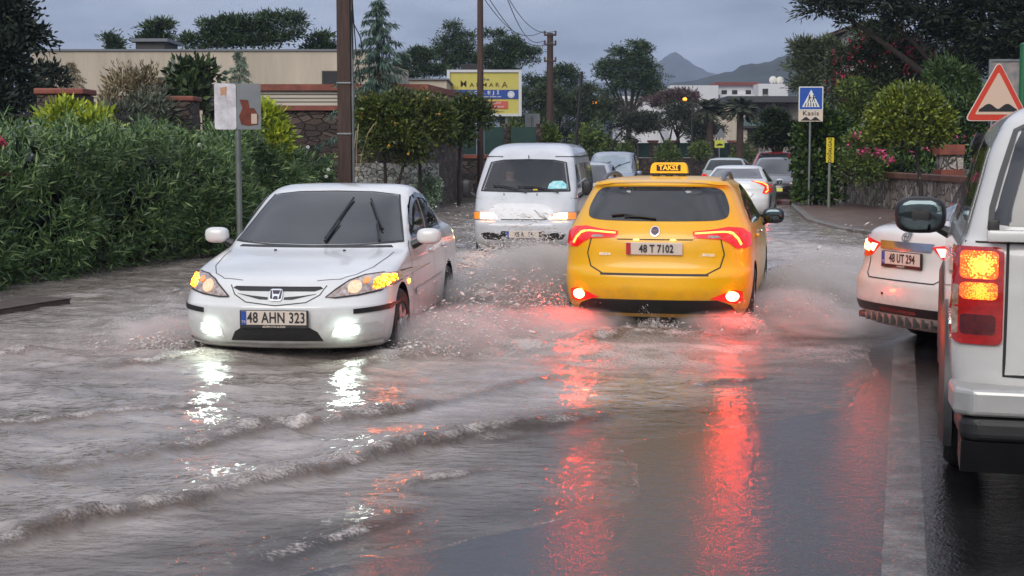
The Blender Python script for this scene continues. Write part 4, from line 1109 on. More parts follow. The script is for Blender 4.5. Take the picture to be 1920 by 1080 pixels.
    q = on(S, -.40, 1.165, 'rear', .012); writing('model_lettering', 'L200', .115, M_CHROME, t, q, (R(90), 0, 0), .006, 1.45, 1.1, .15, .002)
    # step bumper
    b = MB().prism([(-.90, -2.30), (-.88, -2.60), (-.80, -2.66), (.80, -2.66), (.88, -2.60), (.90, -2.30)], 'xy', .505, .635)
    bo = b.build('rear_bumper', mat('bumper_silver', (.40, .40, .39), .3, .35, vary=.2, vscale=3, coat=.5), t)
    md = bo.modifiers.new('bevel', 'BEVEL'); md.width = .025; md.segments = 3
    MB().prism([(-.87, -2.2), (-.85, -2.60), (-.79, -2.645), (.79, -2.645), (.85, -2.60), (.87, -2.2)], 'xy', .385, .503).build('bumper_lower_trim', M_BLACK, t)
    lt_ = [c for c in t.children if c.name.startswith('bumper_lower_trim')][0].modifiers.new('bevel', 'BEVEL'); lt_.width = .05; lt_.segments = 4
    MB().prism([(-2.62, .383), (-2.52, .22), (-1.9, .18), (-1.8, .383)], 'yz', -.84, .84).build('bumper_underside', M_BLACK, t)
    MB().box((0, -2.5, .33), (1.0, .3, .16), bev=.04).build('underbody', M_LINER, t)
    MB().tube([(-.5, -2.35, .36), (-.5, -2.62, .345)], .035, 12).build('exhaust_pipe', M_RIM, t)
    return t
def lamp_mat(name, centre_scale, hot, cold, strength, kind):
    m, nt, b = _new_mat(name); N, L = nt.nodes, nt.links
    tc = N.new('ShaderNodeTexCoord'); v = N.new('ShaderNodeTexVoronoi'); v.inputs['Scale'].default_value = centre_scale
    L.new(tc.outputs['Object'], v.inputs['Vector'])
    r = N.new('ShaderNodeValToRGB'); r.color_ramp.elements[0].color = (*hot, 1); r.color_ramp.elements[1].color = (*cold, 1); r.color_ramp.elements[0].position = .25; r.color_ramp.elements[1].position = .72
    sx = N.new('ShaderNodeSeparateXYZ'); L.new(tc.outputs['Object'], sx.inputs[0]); ab = N.new('ShaderNodeMath'); ab.operation = 'ABSOLUTE'; L.new(sx.outputs[0], ab.inputs[0])
    cb = N.new('ShaderNodeCombineXYZ'); L.new(ab.outputs[0], cb.inputs[0]); L.new(sx.outputs[2], cb.inputs[2])
    ds = N.new('ShaderNodeVectorMath'); ds.operation = 'DISTANCE'; ds.inputs[1].default_value = (.769, 0, 1.19 if kind == 'a' else 1.074); L.new(cb.outputs[0], ds.inputs[0])
    rg = N.new('ShaderNodeMapRange'); rg.inputs[1].default_value = .012; rg.inputs[2].default_value = .085; rg.inputs[3].default_value = -.30; rg.inputs[4].default_value = .30; L.new(ds.outputs['Value'], rg.inputs[0])
    sm = N.new('ShaderNodeMath'); sm.operation = 'ADD'; L.new(v.outputs['Distance'], sm.inputs[0]); L.new(rg.outputs[0], sm.inputs[1])
    L.new(sm.outputs[0], r.inputs[0]); L.new(r.outputs[0], b.inputs['Emission Color']); b.inputs['Emission Strength'].default_value = strength
    b.inputs['Base Color'].default_value = (.4, .12, .02, 1); b.inputs['Roughness'].default_value = .15; b.inputs['Coat Weight'].default_value = 1
    return m
LAMP_BURST = lamp_mat('burst_lamp', 95, (1, .30, .03), (.50, .02, .0), 3.6, 'a')
LAMP_GRID = lamp_mat('grid_lamp', 120, (1, .24, .016), (.42, .018, .0), 2.6, 'b')
pickup()

# ------------------------------------------------------------------ saloons and hatchbacks built on shared shells
SALOON = [(.20, 2.12, -2.16, .80, .5, .34), (.28, 2.2, -2.24, .845, .5, .34), (.40, 2.25, -2.29, .868, .52, .34), (.52, 2.255, -2.30, .876, .52, .35), (.60, 2.235, -2.295, .88, .54, .36), (.68, 2.18, -2.26, .88, .56, .37), (.76, 2.02, -2.235, .876, .56, .38), (.84, 1.7, -2.225, .868, .54, .38),
          (.92, 1.22, -2.215, .855, .48, .38), (.98, .98, -2.20, .84, .42, .38), (1.03, .85, -2.17, .825, .42, .38), (1.07, .76, -2.08, .805, .42, .38), (1.095, .71, -1.92, .79, .42, .38), (1.125, .66, -1.72, .77, .42, .4), (1.18, .56, -1.55, .735, .42, .42), (1.28, .36, -1.30, .68, .42, .42), (1.38, .10, -1.02, .62, .42, .42), (1.43, -.06, -.84, .56, .4, .4), (1.46, -.25, -.66, .42, .3, .3), (1.47, -.4, -.52, .2, .2, .2)]
HATCH = [(.22, 1.95, -1.95, .78, .45, .4), (.32, 2.05, -2.05, .84, .45, .42), (.45, 2.10, -2.10, .868, .45, .42), (.6, 2.09, -2.10, .876, .48, .42), (.72, 2.02, -2.07, .876, .5, .42), (.82, 1.8, -2.06, .87, .5, .42), (.92, 1.3, -2.05, .86, .46, .42), (1.0, 1.05, -2.02, .84, .42, .42), (1.08, .88, -1.98, .815, .42, .42),
         (1.2, .64, -1.90, .765, .42, .42), (1.35, .32, -1.80, .70, .42, .42), (1.44, .08, -1.72, .64, .4, .4), (1.49, -.1, -1.6, .55, .4, .4), (1.52, -.35, -1.3, .36, .3, .3), (1.53, -.5, -1.0, .15, .2, .2)]
def simple_car(name, label, rows, m, rear_c, th, rear=True, tall=1., lamp=M_REDLIT, group=None, lit=False, glass=M_GLASS, kind='car', white_dots=False, ptxt=None, pfill=M_PLATE):
    """rear_c: where the end that faces us stands; th: the way the far end points, degrees right of straight ahead"""
    rows = [(z * tall if z > .9 else z, *r) for z, *r in rows]
    f = Vector((math.sin(R(th)), math.cos(R(th)))); L = rows[3][1] if not rear else -rows[3][2]
    c = Vector(rear_c) + f * L
    t = thing(name, label, kind, (c.x, c.y, -.015), heading(th) + (0 if rear else math.pi), group)
    S = Shell(rows, nf=2.5, nr=2.6, sub=4, A=10, S=24)
    yf, yr = rows[3][1], rows[3][2]
    S.body(m, t, [(yf - .88, .32), (yr + .98, .32)], .36, .48)
    zs = [r[0] for r in rows]
    def prof(z, k): return float(np.interp(z, zs, [r[k] for r in rows]))
    zt = zs[-1] - .085; zb = 1.0 * (tall if tall > 1 else 1)
    wb, wt2 = prof(zb + .03, 3), prof(zt, 3)
    S.decal([(-wb + .09, zb + .01), (-wt2 + .1, zt), (wt2 - .1, zt), (wb - .09, zb + .01)], 'front', glass if not rear else M_GLASS, t, 'windscreen', .004)
    zr = 1.13 * tall if rows is not None and len(rows) == 20 else 1.08 * tall
    wr = prof(zr, 3)
    S.decal([(-wr + .10, zr), (-wt2 + .09, zt), (wt2 - .09, zt), (wr - .10, zr)], 'rear', glass if rear else M_GLASS, t, 'rear_window', .004)
    for v in ('left', 'right'):
        s = -1 if v == 'left' else 1; z1 = zt - .01; z0 = 1.02 * tall
        S.decal([(prof(z0, 1) - .22, z0), (prof(z1, 1) - .25, z1), (-.30, z1 + .01), (-.30, z0)], v, M_GLASS, t, 'side_window')
        S.decal([(-.37, z0), (-.37, z1 + .01), (prof(z1, 2) + .22, z1 - .01), (prof(1.1 * tall, 2) + (.42 if len(rows) == 20 else .3), z0 + .03)], v, M_GLASS, t, 'side_window')
        mirror(t, s * .98, .72, 1.0 * tall, M_BLACK if m in (M_DARK,) else m, (.10, .07, .08), .05)
        for y in (yf - .88, yr + .98): wheel(t, s * .77, y, .315, .315, .2)
    return t, S, prof
M_DARK = paint('aubergine_paint', (.022, .014, .02), .22, dirt=.2)
M_SILVER = paint('silver_paint', (.42, .44, .46), .3, .8, .5)
M_BLUEGREY = paint('blue_grey_paint', (.17, .22, .30), .3, .8, .3)
M_RED = paint('red_paint', (.36, .018, .016), .3)
M_PEARL = paint('pearl_paint', (.66, .62, .57), .28, dirt=.12)

# white saloon swinging out to the right, half behind the pickup
def turning_saloon():
    th = 67
    t, S, prof = simple_car('saloon_car', 'pearl white saloon turning right with glowing tail lamps, half hidden by the pickup', SALOON, M_PEARL, (3.33, 12.75), th)
    for s in (-1, 1):
        lp = [(.34, .93), (.60, .965), (.80, .985), (.872, .955), (.872, .80), (.79, .79), (.62, .80), (.50, .815)]
        poly = lp if s > 0 else mir(lp)
        L = S.decal(poly, 'rear', M_REDLENS, t, 'tail_lamp', .010, .04)
        i1 = [(.52, .905), (.78, .945), (.80, .875), (.56, .85)]
        S.decal(i1 if s > 0 else mir(i1), 'rear', mat('lit_tail_bulb', (.6, .1, .05), .2, emit=(1., .085, .012), estr=85.), L, 'bulb', .016, .04)
        i2 = [(.40, .92), (.51, .925), (.52, .86), (.46, .85)]
        S.decal(i2 if s > 0 else mir(i2), 'rear', mat('pale_lit_lens', (.8, .6, .5), .2, emit=(1, .6, .4), estr=1.6), L, 'reversing_lamp', .015, .04)
        ex = MB(); 
        for dx in (0, .10): ex.box((s * (.50 + dx), -2.16, .275), (.085, .12, .06), bev=.015)
        ex.build('exhaust_tip', mat('sooty_steel', (.16, .15, .15), .35, .9), t)
    S.decal([(-.34, .885), (.34, .885), (.36, .955), (-.36, .955)], 'rear', mat('chrome_bar', (.45, .46, .5), .15, 1.), t, 'chrome_bar', .012, .05)
    sp = MB(); S.line(sp, [(-.68, 1.085), (0, 1.10), (.68, 1.085)], 'rear', .03, .012); sp.build('boot_lip', M_PEARL, t)
    sm = MB(); S.line(sm, [(-.52, .80), (-.50, .66), (-.44, .625), (.44, .625), (.50, .66), (.52, .80)], 'rear', .012); sm.build('boot_gap', M_SEAM, t)
    b = MB()
    for (rx, rz, cz) in ((.058, .04, 1.0), (.022, .038, 1.0), (.045, .014, 1.012)):
        S.line(b, [(rx * math.cos(a), cz + rz * math.sin(a)) for a in np.linspace(0, 2 * math.pi, 19)], 'rear', .010, .014, .02)
    b.build('badge', mat('badge_grey', (.2, .2, .2), .3, .8), t)
    q = on(S, 0, .80, 'rear', .022); plate(t, '48 UT 294', q, face=-1, sub='OTOMOTİV', fs=.104)
    S.decal([(-.78, .33), (.78, .33), (.77, .405), (-.77, .405)], 'rear', M_BLACK, t, 'lower_bumper', .008, .06)
    S.decal([(-.25, .345), (.25, .345), (.25, .375), (-.25, .375)], 'rear', mat('dark_red_lens', (.1, .004, .004)), t, 'reflector', .014, .06)
    df = MB()
    for k in range(11): df.box((-.5 + .1 * k, -2.24 + .05 * (abs(k - 5) / 5) ** 2, .275), (.025, .10, .08), bev=.008)
    df.box((0, -2.18, .285), (1.1, .10, .05), bev=.02)
    df.build('diffuser', mat('diffuser_grey', (.22, .20, .19), .35, .6), t, True)
    q = on(S, -.2, .50, 'rear', .004); MB().sup(q, (.012, .006, .012)).build('bumper_plug', M_BLACK, t)
turning_saloon()

# cars further along the road
def rear_lamps(S, t, m, pts):
    for s in (-1, 1): S.decal(pts if s > 0 else mir(pts), 'rear', m, t, 'tail_lamp', .012, .05)
t, S, prof = simple_car('saloon_car', 'white fastback saloon with angular lit tail lamps just ahead of the taxi', SALOON, M_WHITE, (5.45, 36.5), 13, tall=.95)
for s in (-1, 1):
    lp = [(.42, 1.02), (.70, 1.0), (.86, .93), (.875, .74), (.80, .70), (.70, .72), (.76, .88), (.62, .95)]
    L = S.decal(lp if s > 0 else mir(lp), 'rear', M_REDLENS, t, 'tail_lamp', .012, .05)
    st = MB(); S.line(st, [(s * a, b) for a, b in [(.5, 1.0), (.70, .97), (.80, .91), (.825, .80), (.77, .735)]], 'rear', .035, .02, .03); st.build('light_strip', M_REDHOT, L)
ln = MB(); S.line(ln, [(-.5, .72), (-.42, .60), (.42, .60), (.5, .72)], 'rear', .012); ln.build('boot_gap', M_SEAM, t)
t, S, prof = simple_car('hatchback_car', 'dark aubergine hatchback facing us with a yellow-lit number plate beside the ivy', HATCH, M_DARK, (8.42, 47.5), 12, rear=False, glass=M_GLASS_L, tall=1.03)
plate(t, '', (0, 2.13, .52), fill=mat('yellow_plate', (.62, .60, .12), .4, emit=(.9, .9, .2), estr=.1), country=None)  # yellow light on the plate put into its colour and a faint glow
q = on(S, 0, .72, 'front', .015); MB().lathe([(0, .02), (.03, .02), (.055, 0)], q, 'y', 4).build('badge', M_CHROME, t)
for s in (-1, 1):
    hl = [(.46, .70), (.80, .72), (.83, .78), (.72, .80), (.52, .76)]
    S.decal(hl if s > 0 else mir(hl), 'front', M_LENS, t, 'headlight', .01, .05)
wl_ = MB(); S.line(wl_, [(-.7, .98), (-.2, 1.0), (.6, 1.0)], 'front', .03, .02); wl_.build('wiper', M_BLACK, t)
S.decal([(-.5, .30), (.5, .30), (.5, .42), (-.5, .42)], 'front', M_BLACK, t, 'air_intake', .006)
t, S, prof = simple_car('estate_car', 'red estate car with pale roof rails behind the aubergine hatchback', HATCH, M_RED, (9.72, 55.5), 12, rear=False, glass=M_GLASS_L, tall=1.15)
for s in (-1, 1):
    MB().tube([(s * .52, .0, 1.745), (s * .52, -.2, 1.79), (s * .52, -1.3, 1.79), (s * .52, -1.5, 1.745)], .022, 6).build('roof_rail', M_SILVER, t)
MPV = [(.25, 2.1, -2.2, .82, .4, .3), (.4, 2.2, -2.28, .87, .4, .3), (.6, 2.22, -2.3, .89, .42, .3), (.8, 2.12, -2.3, .89, .45, .3), (.95, 1.75, -2.29, .88, .45, .3), (1.05, 1.4, -2.28, .87, .42, .3), (1.13, 1.22, -2.26, .85, .4, .3), (1.25, 1.02, -2.24, .82, .4, .3), (1.45, .7, -2.18, .77, .4, .3), (1.62, .42, -2.1, .71, .4, .3), (1.70, .2, -2.0, .64, .4, .35), (1.74, -.1, -1.8, .45, .35, .35), (1.755, -.4, -1.5, .2, .3, .3)]
t, S, prof = simple_car('minivan', 'blue-grey minivan with a wide pale windscreen behind the white van', MPV, M_BLUEGREY, (3.25, 50.5), 9, rear=False, glass=mat('pale_screen', (.20, .26, .31), .08, coat=1., spec=.9, vary=.3, vscale=1.5), tall=1.0)
for x0, x1 in ((.5, .1), (-.15, -.55)):
    P = lambda a, b: on(S, a, b, 'front', .03); wiper(t, [P(x0, 1.15), P((x0 + x1) / 2, 1.3)], [P(x0 - .05, 1.2), P(x1 - .1, 1.38)])
t, S, prof = simple_car('hatchback_car', 'silver hatchback between the white van and the taxi, mostly hidden', HATCH, M_SILVER, (1.42, 34.0), 8, rear=False, glass=M_GLASS_L, tall=.98)
t, S, prof = simple_car('hatchback_car', 'pale green-grey hatchback driving away in front of the white fastback', HATCH, paint('sage_paint', (.33, .38, .36)), (7.6, 53.), 13, glass=M_GLASS_L)
rear_lamps(S, t, M_REDLENS, [(.6, .75), (.84, .8), (.84, .95), (.66, .95)])
t, S, prof = simple_car('hatchback_car', 'dark hatchback with two small white lamps farthest up the road', HATCH, M_DARK, (15.4, 97.), 14, rear=False, glass=M_GLASS_L, tall=1.02)
for x in (-.1, .25): S.decal(ell(x, .74, .09, .07), 'front', mat('white_lamp', (.8, .8, .8), .2, emit=(1, 1, .95), estr=4.), t, 'headlight', .014)
S.decal(ell(-.70, .74, .24, .24), 'front', mat('flaring_lamp', (.9, .6, .4), .2, emit=(1, .45, .25), estr=14.), t, 'indicator', .02)
# ================================================================== PLANTS
class RNG:
    pass
def unit(v): return v / np.maximum(np.linalg.norm(v, axis=1, keepdims=True), 1e-9)
def leaves(rng, C, D, ln, wd, fold=.25, jl=.35):
    """leaf-shaped quads from base points C along directions D"""
    n = len(C); l = ln * (1 + jl * (rng.random((n, 1)) * 2 - 1)); w = wd * (1 + .3 * (rng.random((n, 1)) * 2 - 1))
    S = unit(np.cross(D, rng.normal(size=(n, 3)))); U = np.cross(S, D)
    mid = C + D * l * .45 + U * w * fold
    V = np.stack([C, mid + S * w * .5, C + D * l, mid - S * w * .5], 1).reshape(-1, 3)
    F = np.arange(4 * n).reshape(n, 4)
    return V, F
def crown(rng, blobs, nclump, per, rc, ln, wd, up=.25, shell=.55, out=.9, sink=1., flat=1.):
    """clumps of leaves spread through ellipsoid lobes (x, y, z, rx, ry, rz)"""
    B = np.array(blobs, float); vol = B[:, 3] * B[:, 4] * B[:, 5]; pick = rng.choice(len(B), nclump, p=vol ** .8 / (vol ** .8).sum())
    d = unit(rng.normal(size=(nclump, 3))); d[:, 2] = np.where(d[:, 2] < -.5, -d[:, 2] * .6, d[:, 2]); d = unit(d)
    r = shell + (1 - shell) * rng.random((nclump, 1)) ** .6; r *= .86 + .28 * rng.random((nclump, 1))
    cc = B[pick, :3] + d * r * B[pick, 3:6]
    k = np.repeat(np.arange(nclump), per)
    o = rng.normal(size=(len(k), 3)) * rc; o[:, 2] *= flat
    D = unit(unit(o) * out + d[k] * .5 + rng.normal(size=o.shape) * .45 + np.array([0, 0, up]))
    return leaves(rng, cc[k] + o * .6, D, ln, wd)
def limbs(base, blobs, r0, fork=.45, rng=None, lean=(0, 0), n=8):
    mb = MB(); x, y, z = base
    top = np.array(blobs, float)[:, :3].mean(0); fk = Vector((x + (top[0] - x) * fork + lean[0], y + (top[1] - y) * fork + lean[1], z + (top[2] - z) * fork))
    m1 = Vector(base).lerp(fk, .5) + Vector((.03, .02, 0))
    mb.tube([Vector(base) - Vector((0, 0, .15)), m1, fk], [r0 * 1.15, r0 * .9, r0 * .75], n)
    for b in (blobs if len(blobs) < 14 else blobs[4::5]):
        e = Vector(b[:3]); mid = fk.lerp(e, .55) + Vector((0, 0, .12 * b[5]))
        mb.tube([fk, mid, e], [r0 * .6, r0 * .38, r0 * .12], max(5, n - 2))
    return mb
M_BARK = mat('bark', (.035, .026, .02), .85, vary=.5, vscale=7, bump=.7, bscale=26)
def tree(name, label, cat, base, blobs, lm, nclump, per, rc, ln, wd, r0, seed, group=None, fork=.45, up=.25, shell=.5, fruit=None, blossom=None, trunks=None, flat=1., out=.9):
    rng = np.random.default_rng(seed)
    t = thing(name, label, cat, base, 0, group)
    bl = [(b[0] - base[0], b[1] - base[1], b[2] - base[2], *b[3:]) for b in blobs]
    mb = MB()
    if trunks:
        for tb, r in trunks: mb.tube([Vector(p) - Vector(base) for p in tb], [r * (1 - .45 * i / (len(tb) - 1)) for i in range(len(tb))], 8)
    if r0: 
        l = limbs((0, 0, 0), bl, r0, fork, rng); mb.add(l.v, l.f)
    if mb.v: mb.build('trunk', M_BARK, t, True)
    V, F = crown(rng, bl, nclump, per, rc, ln, wd, up, shell, out, flat=flat)
    arrays('crown', V, F, lm, t)
    if fruit:
        n, r, m = fruit; B = np.array(bl)
        for i in range(n):
            b = B[rng.integers(len(B))]; d = unit(rng.normal(size=(1, 3)))[0]; d[1] = -abs(d[1]); p = b[:3] + d * b[3:6] * .97
            MB().sup(p, (r, r, r), 2, 8, 6).build('fruit', m, t, True)
    if blossom:
        n, r, m, zones = blossom
        Vb, Fb = crown(rng, [(b[0] - base[0], b[1] - base[1], b[2] - base[2], *b[3:]) for b in zones], n, 5, r * .3, r * .75, r * .6, .1, .6, 1.)
        arrays('blossom', Vb, Fb, m, t)
    return t
L_OLE = leaf_mat('oleander_leaf', (.026, .068, .022), (.22, .31, .10), .38, (.075, .145, .050))
L_LIME = leaf_mat('lime_leaf', (.10, .16, .012), (.42, .46, .03), .5, (.24, .32, .02))
L_CIT = leaf_mat('citrus_leaf', (.018, .036, .008), (.14, .165, .018), .45, (.055, .082, .012))
L_CIT2 = leaf_mat('round_citrus_leaf', (.035, .065, .010), (.24, .27, .028), .42, (.11, .15, .018))
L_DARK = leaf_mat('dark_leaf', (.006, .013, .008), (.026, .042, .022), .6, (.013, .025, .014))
L_PINE = leaf_mat('pine_needle', (.013, .034, .015), (.10, .15, .062), .6, (.042, .075, .034))
L_FAR = leaf_mat('far_leaf', (.028, .036, .024), (.085, .095, .058), .7, (.050, .060, .038))
L_CEDAR = leaf_mat('cedar_needle', (.028, .060, .045), (.12, .19, .14), .6, (.058, .108, .08))
L_IVY = leaf_mat('ivy_leaf', (.010, .026, .008), (.10, .16, .022), .42, (.028, .062, .014))
L_ROSE = leaf_mat('rose_leaf', (.025, .040, .016), (.10, .125, .05), .55, (.05, .072, .03))
L_DRY = leaf_mat('dry_leaf', (.10, .08, .04), (.34, .28, .16), .7, (.20, .16, .09))
L_SHRUB = leaf_mat('shrub_leaf', (.028, .052, .012), (.15, .20, .03), .48, (.07, .11, .02))
M_PINK = leaf_mat('pink_petal', (.36, .02, .09), (.72, .10, .28), .5)
M_REDP = leaf_mat('red_petal', (.30, .015, .03), (.55, .06, .12), .5)
M_ORANGE = mat('orange_fruit', (.62, .25, .02), .4, vary=.3, vscale=20)

# ---- oleander hedge along the left kerb
def hedge():
    rng = np.random.default_rng(5)
    front = [ground(-160, 590, .1), ground(0, 541, .1), ground(150, 520, .1), ground(300, 498, .1), ground(430, 478, .1), Vector((-3.9, 28.5, .1)), Vector((-3.35, 31.5, .1))]
    P = np.array([(p.x, p.y) for p in front]); seg = np.r_[0, np.cumsum(np.hypot(*np.diff(P, axis=0).T))]
    L = seg[-1]; N = 5400
    s = rng.random(N) * L; w = rng.random(N)
    px = np.interp(s, seg, P[:, 0]); py = np.interp(s, seg, P[:, 1])
    top = np.interp(s / L, [0, .3, .6, .8, .92, 1], [1.74, 1.84, 1.78, 1.62, 1.3, 1.0]) + 1.25 * fbm(s * .9, w * 2, 4, 9) 
    kind = rng.random(N) < .68
    # front face bulges outward in lobes; the rest fills the top
    lob = 1.15 * fbm(s * .7, w * 1.6, 4, 21)
    z = np.where(kind, .10 + (top - .1) * w, top - .25 * rng.random(N))
    dep = np.where(kind, -.15 + .75 * (w - .35) ** 2 - lob, .3 + 2.0 * rng.random(N))
    C = np.stack([px - dep * .95 - .25, py + dep * .3, z], 1)
    D0 = np.stack([np.where(kind, .75, .1), np.where(kind, -.5, -.1), np.where(kind, .35 + .5 * w, 1.)], 1) + rng.normal(size=(N, 3)) * .35
    D0 = unit(D0)
    per = 13; k = np.repeat(np.arange(N), per); j = np.tile(np.arange(per), N)
    D = unit(D0[k] * .75 + unit(rng.normal(size=(N * per, 3))) * .85 + np.array([0, 0, .12]))
    base = C[k] + D0[k] * (.022 * j)[:, None]
    V, F = leaves(rng, base, D, .125, .023, .15, .65)
    t = thing('oleander_hedge', 'dense dark green oleander hedge growing along the flooded left kerb', 'hedge', (0, 0, 0))
    arrays('foliage', V, F, L_OLE, t)
    # the inside of the hedge: dense, larger, darker leaves
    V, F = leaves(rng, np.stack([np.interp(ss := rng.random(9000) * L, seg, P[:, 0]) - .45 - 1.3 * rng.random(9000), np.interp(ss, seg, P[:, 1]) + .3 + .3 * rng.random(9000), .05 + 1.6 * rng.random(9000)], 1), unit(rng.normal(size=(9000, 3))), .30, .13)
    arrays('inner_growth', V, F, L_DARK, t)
    for lst, m, nm in (([(545, 253), (722 / 2, 290), (750 / 2, 272), (1085 / 2, 290), (1155 / 2, 276), (612, 331), (616, 318)], mat('white_petal', (.7, .7, .68), .5), 'white_blossom'), ([(3, 270), (8, 328), (14, 332), (-4, 262)], M_REDP, 'red_blossom')):
        mb = MB()
        for a, b in lst:
            Y = np.interp(a, [-10, 300, 620], [18.3, 22, 29]); p = at(a, b, Y)
            for q in range(5):
                an = q * 1.2566; mb.sup(p + Vector(((.02 if nm[0] == 'w' else .03) * math.cos(an), -.03, (.02 if nm[0] == 'w' else .03) * math.sin(an))), (.018, .01, .014) if nm[0] == 'w' else (.05, .02, .04), 2, 8, 6)
        mb.build(nm, m, t, True)
hedge()
def pblob(px, py, Y, rx, rz, ry=None):
    """a crown lobe centred on this spot of the photograph, radii given in photo pixels"""
    p = at(px, py, Y); s = Y / FPX
    return (p.x, p.y, p.z, rx * s, (ry or rx) * s, rz * s)
def base_at(px, Y, z=0.): return (at(px, 500, Y).x, Y, z)

tree('lime_shrub', 'bright yellow-green shrub rising from the hedge below the stone pillar', 'shrub', base_at(145, 25.5), [pblob(120, 238, 25.5, 45, 38), pblob(170, 245, 25.3, 42, 32), pblob(140, 275, 25, 55, 40)], L_LIME, 260, 14, .11, .15, .055, .03, 11, up=.5)
tree('lime_shrub', 'narrow yellow-green shrub behind the grey sign panel', 'shrub', base_at(505, 27.5), [pblob(500, 235, 27.5, 28, 38), pblob(515, 270, 27.3, 26, 34)], L_LIME, 130, 14, .10, .14, .05, .03, 12, up=.5)
tree('dry_shrub', 'dry straw-coloured shrub in front of the beige building', 'shrub', base_at(245, 40), [pblob(235, 175, 40, 40, 50), pblob(270, 165, 40, 32, 45), pblob(215, 210, 39.5, 30, 40), pblob(265, 215, 39.5, 40, 40)], L_DRY, 330, 10, .16, .16, .04, .03, 13, up=.6, shell=.2)
tree('broadleaf_shrub', 'dark large-leaved shrub beside the small dark window', 'shrub', base_at(358, 41), [pblob(345, 150, 41, 26, 24), pblob(375, 145, 41, 28, 24), pblob(352, 185, 40.5, 34, 30)], leaf_mat('broad_leaf', (.014, .03, .012), (.08, .12, .045), .35), 130, 9, .18, .26, .13, .04, 14)
tree('wall_shrub', 'dark green shrub against the left end of the beige building', 'shrub', base_at(90, 39), [pblob(92, 160, 39, 34, 36), pblob(70, 200, 38.5, 40, 40)], L_DARK, 190, 12, .17, .16, .06, .05, 15)
tree('grey_shrub', 'grey-green shrub between the stone pillars', 'shrub', base_at(300, 36), [pblob(280, 215, 36, 40, 40), pblob(235, 230, 35, 40, 34)], leaf_mat('grey_leaf', (.05, .065, .045), (.16, .18, .12), .6), 190, 10, .15, .16, .045, .03, 16, up=.5)
tree('broadleaf_tree', 'near-black tree filling the upper left corner', 'tree', base_at(-40, 31), [pblob(0, 40, 31, 50, 42), pblob(-70, 60, 31, 80, 90), pblob(48, 70, 31, 40, 26), pblob(10, 110, 30.5, 44, 46), pblob(20, 165, 30.5, 40, 50), pblob(-20, 210, 30, 60, 50), pblob(30, 15, 31, 34, 20)], L_DARK, 900, 15, .16, .15, .065, .14, 17, shell=.3)
def young(label, px, py0, py1, Y, w, lm, seed):
    rng = np.random.default_rng(seed); p = at(px, py0, Y); b = base_at(px, Y)
    t = thing('young_conifer', label, 'tree', b); h = p.z; mb = MB().tube([(0, 0, -.1), (0, 0, h)], [.035, .008], 6); mb.build('trunk', M_BARK, t)
    z1 = at(px, py1, Y).z; Cs, Ds = [], []
    for i in range(int(17)):
        u = i / 16; z = z1 + (h - z1) * u; ln = w * (1 - u) ** .7 + .06
        for k in range(5):
            a = rng.random() * 6.28; d = np.array([math.cos(a), math.sin(a), -.15])
            for q in range(9):
                r = ln * (q + 1) / 9
                Cs += [d * r + np.array([0, 0, z - .25 * r * r])] * 3
                Ds += [d * .6 + rng.normal(size=3) * .5 + np.array([0, 0, -.45]) for _ in range(3)]
    V, F = leaves(rng, np.array(Cs), unit(np.array(Ds)), .10, .016)
    arrays('crown', V, F, lm, t)
young('small pale conifer in front of the beige wall', 143, 118, 170, 45, .5, L_DRY, 21)
young('slim young conifer rising just behind the blank roadside sign', 455, 98, 170, 36, .30, leaf_mat('pale_needle', (.10, .15, .10), (.26, .33, .24), .6), 22)
def cedar():
    rng = np.random.default_rng(33); Y = 41.5; b = base_at(712, Y); t = thing('cedar_tree', 'tall weeping blue-green cedar behind the orange trees', 'tree', b)
    h = at(710, -4, Y).z
    MB().tube([(0, 0, -.1), (.03, 0, h * .5), (-.02, 0, h * .93), (.06, 0, h)], [.11, .07, .03, .01], 8).build('trunk', M_BARK, t, True)
    Cs, Ds = [], []
    for i in range(66):
        u = i / 65; z = 2.0 + (h - 2.05) * u; ln = (1.45 * (1 - u) ** .85 + .13) * (.75 + .5 * rng.random()); a = i * 2.4 + rng.random() * .6
        d = np.array([math.cos(a), math.sin(a), 0])
        for q in range(int(6 + ln * 17)):
            r = ln * (q + .6) / (6 + ln * 17); sag = .16 * r - .42 * r * r / (ln + .25)
            for _ in range(5):
                Cs.append(d * r + np.array([0, 0, z + sag]) + rng.normal(size=3) * .03); Ds.append(d * .35 + rng.normal(size=3) * .33 + np.array([0, 0, -.8]))
    V, F = leaves(rng, np.array(Cs), unit(np.array(Ds)), .20, .035)
    arrays('crown', V, F, L_CEDAR, t)
cedar()

# ---- orange trees in front of the stone walls
g0 = lambda px, py: tuple(ground(px, py, .12))
T1 = at(722, 372, 38.); 
tree('orange_tree', 'leafy orange tree with forked trunk, nearest the tall utility pole', 'tree', (at(726, 380, 38).x, 38, .1), [pblob(712, 235, 38, 44, 50), pblob(745, 215, 38, 48, 42), pblob(725, 275, 37.7, 44, 32), pblob(760, 262, 37.8, 46, 38), pblob(690, 215, 38, 26, 34)], L_CIT, 620, 14, .13, .13, .05, 0, 41,
     trunks=[([at(722, 385, 38), at(723, 330, 38), at(720, 280, 38)], .055), ([at(738, 385, 38), at(752, 325, 38), at(770, 280, 38)], .05)], fruit=(10, .036, M_ORANGE))
tree('orange_tree', 'leafy orange tree with a single straight trunk, second from the utility pole', 'tree', (at(787, 380, 38.6).x, 38.6, .1), [pblob(800, 215, 38.6, 40, 36), pblob(785, 255, 38.5, 44, 42), pblob(820, 240, 38.8, 34, 40), pblob(775, 290, 38.3, 32, 22)], L_CIT, 500, 14, .13, .13, .05, 0, 42,
     trunks=[([at(787, 390, 38.6), at(788, 330, 38.6), at(786, 275, 38.6)], .06)], fruit=(6, .036, M_ORANGE))
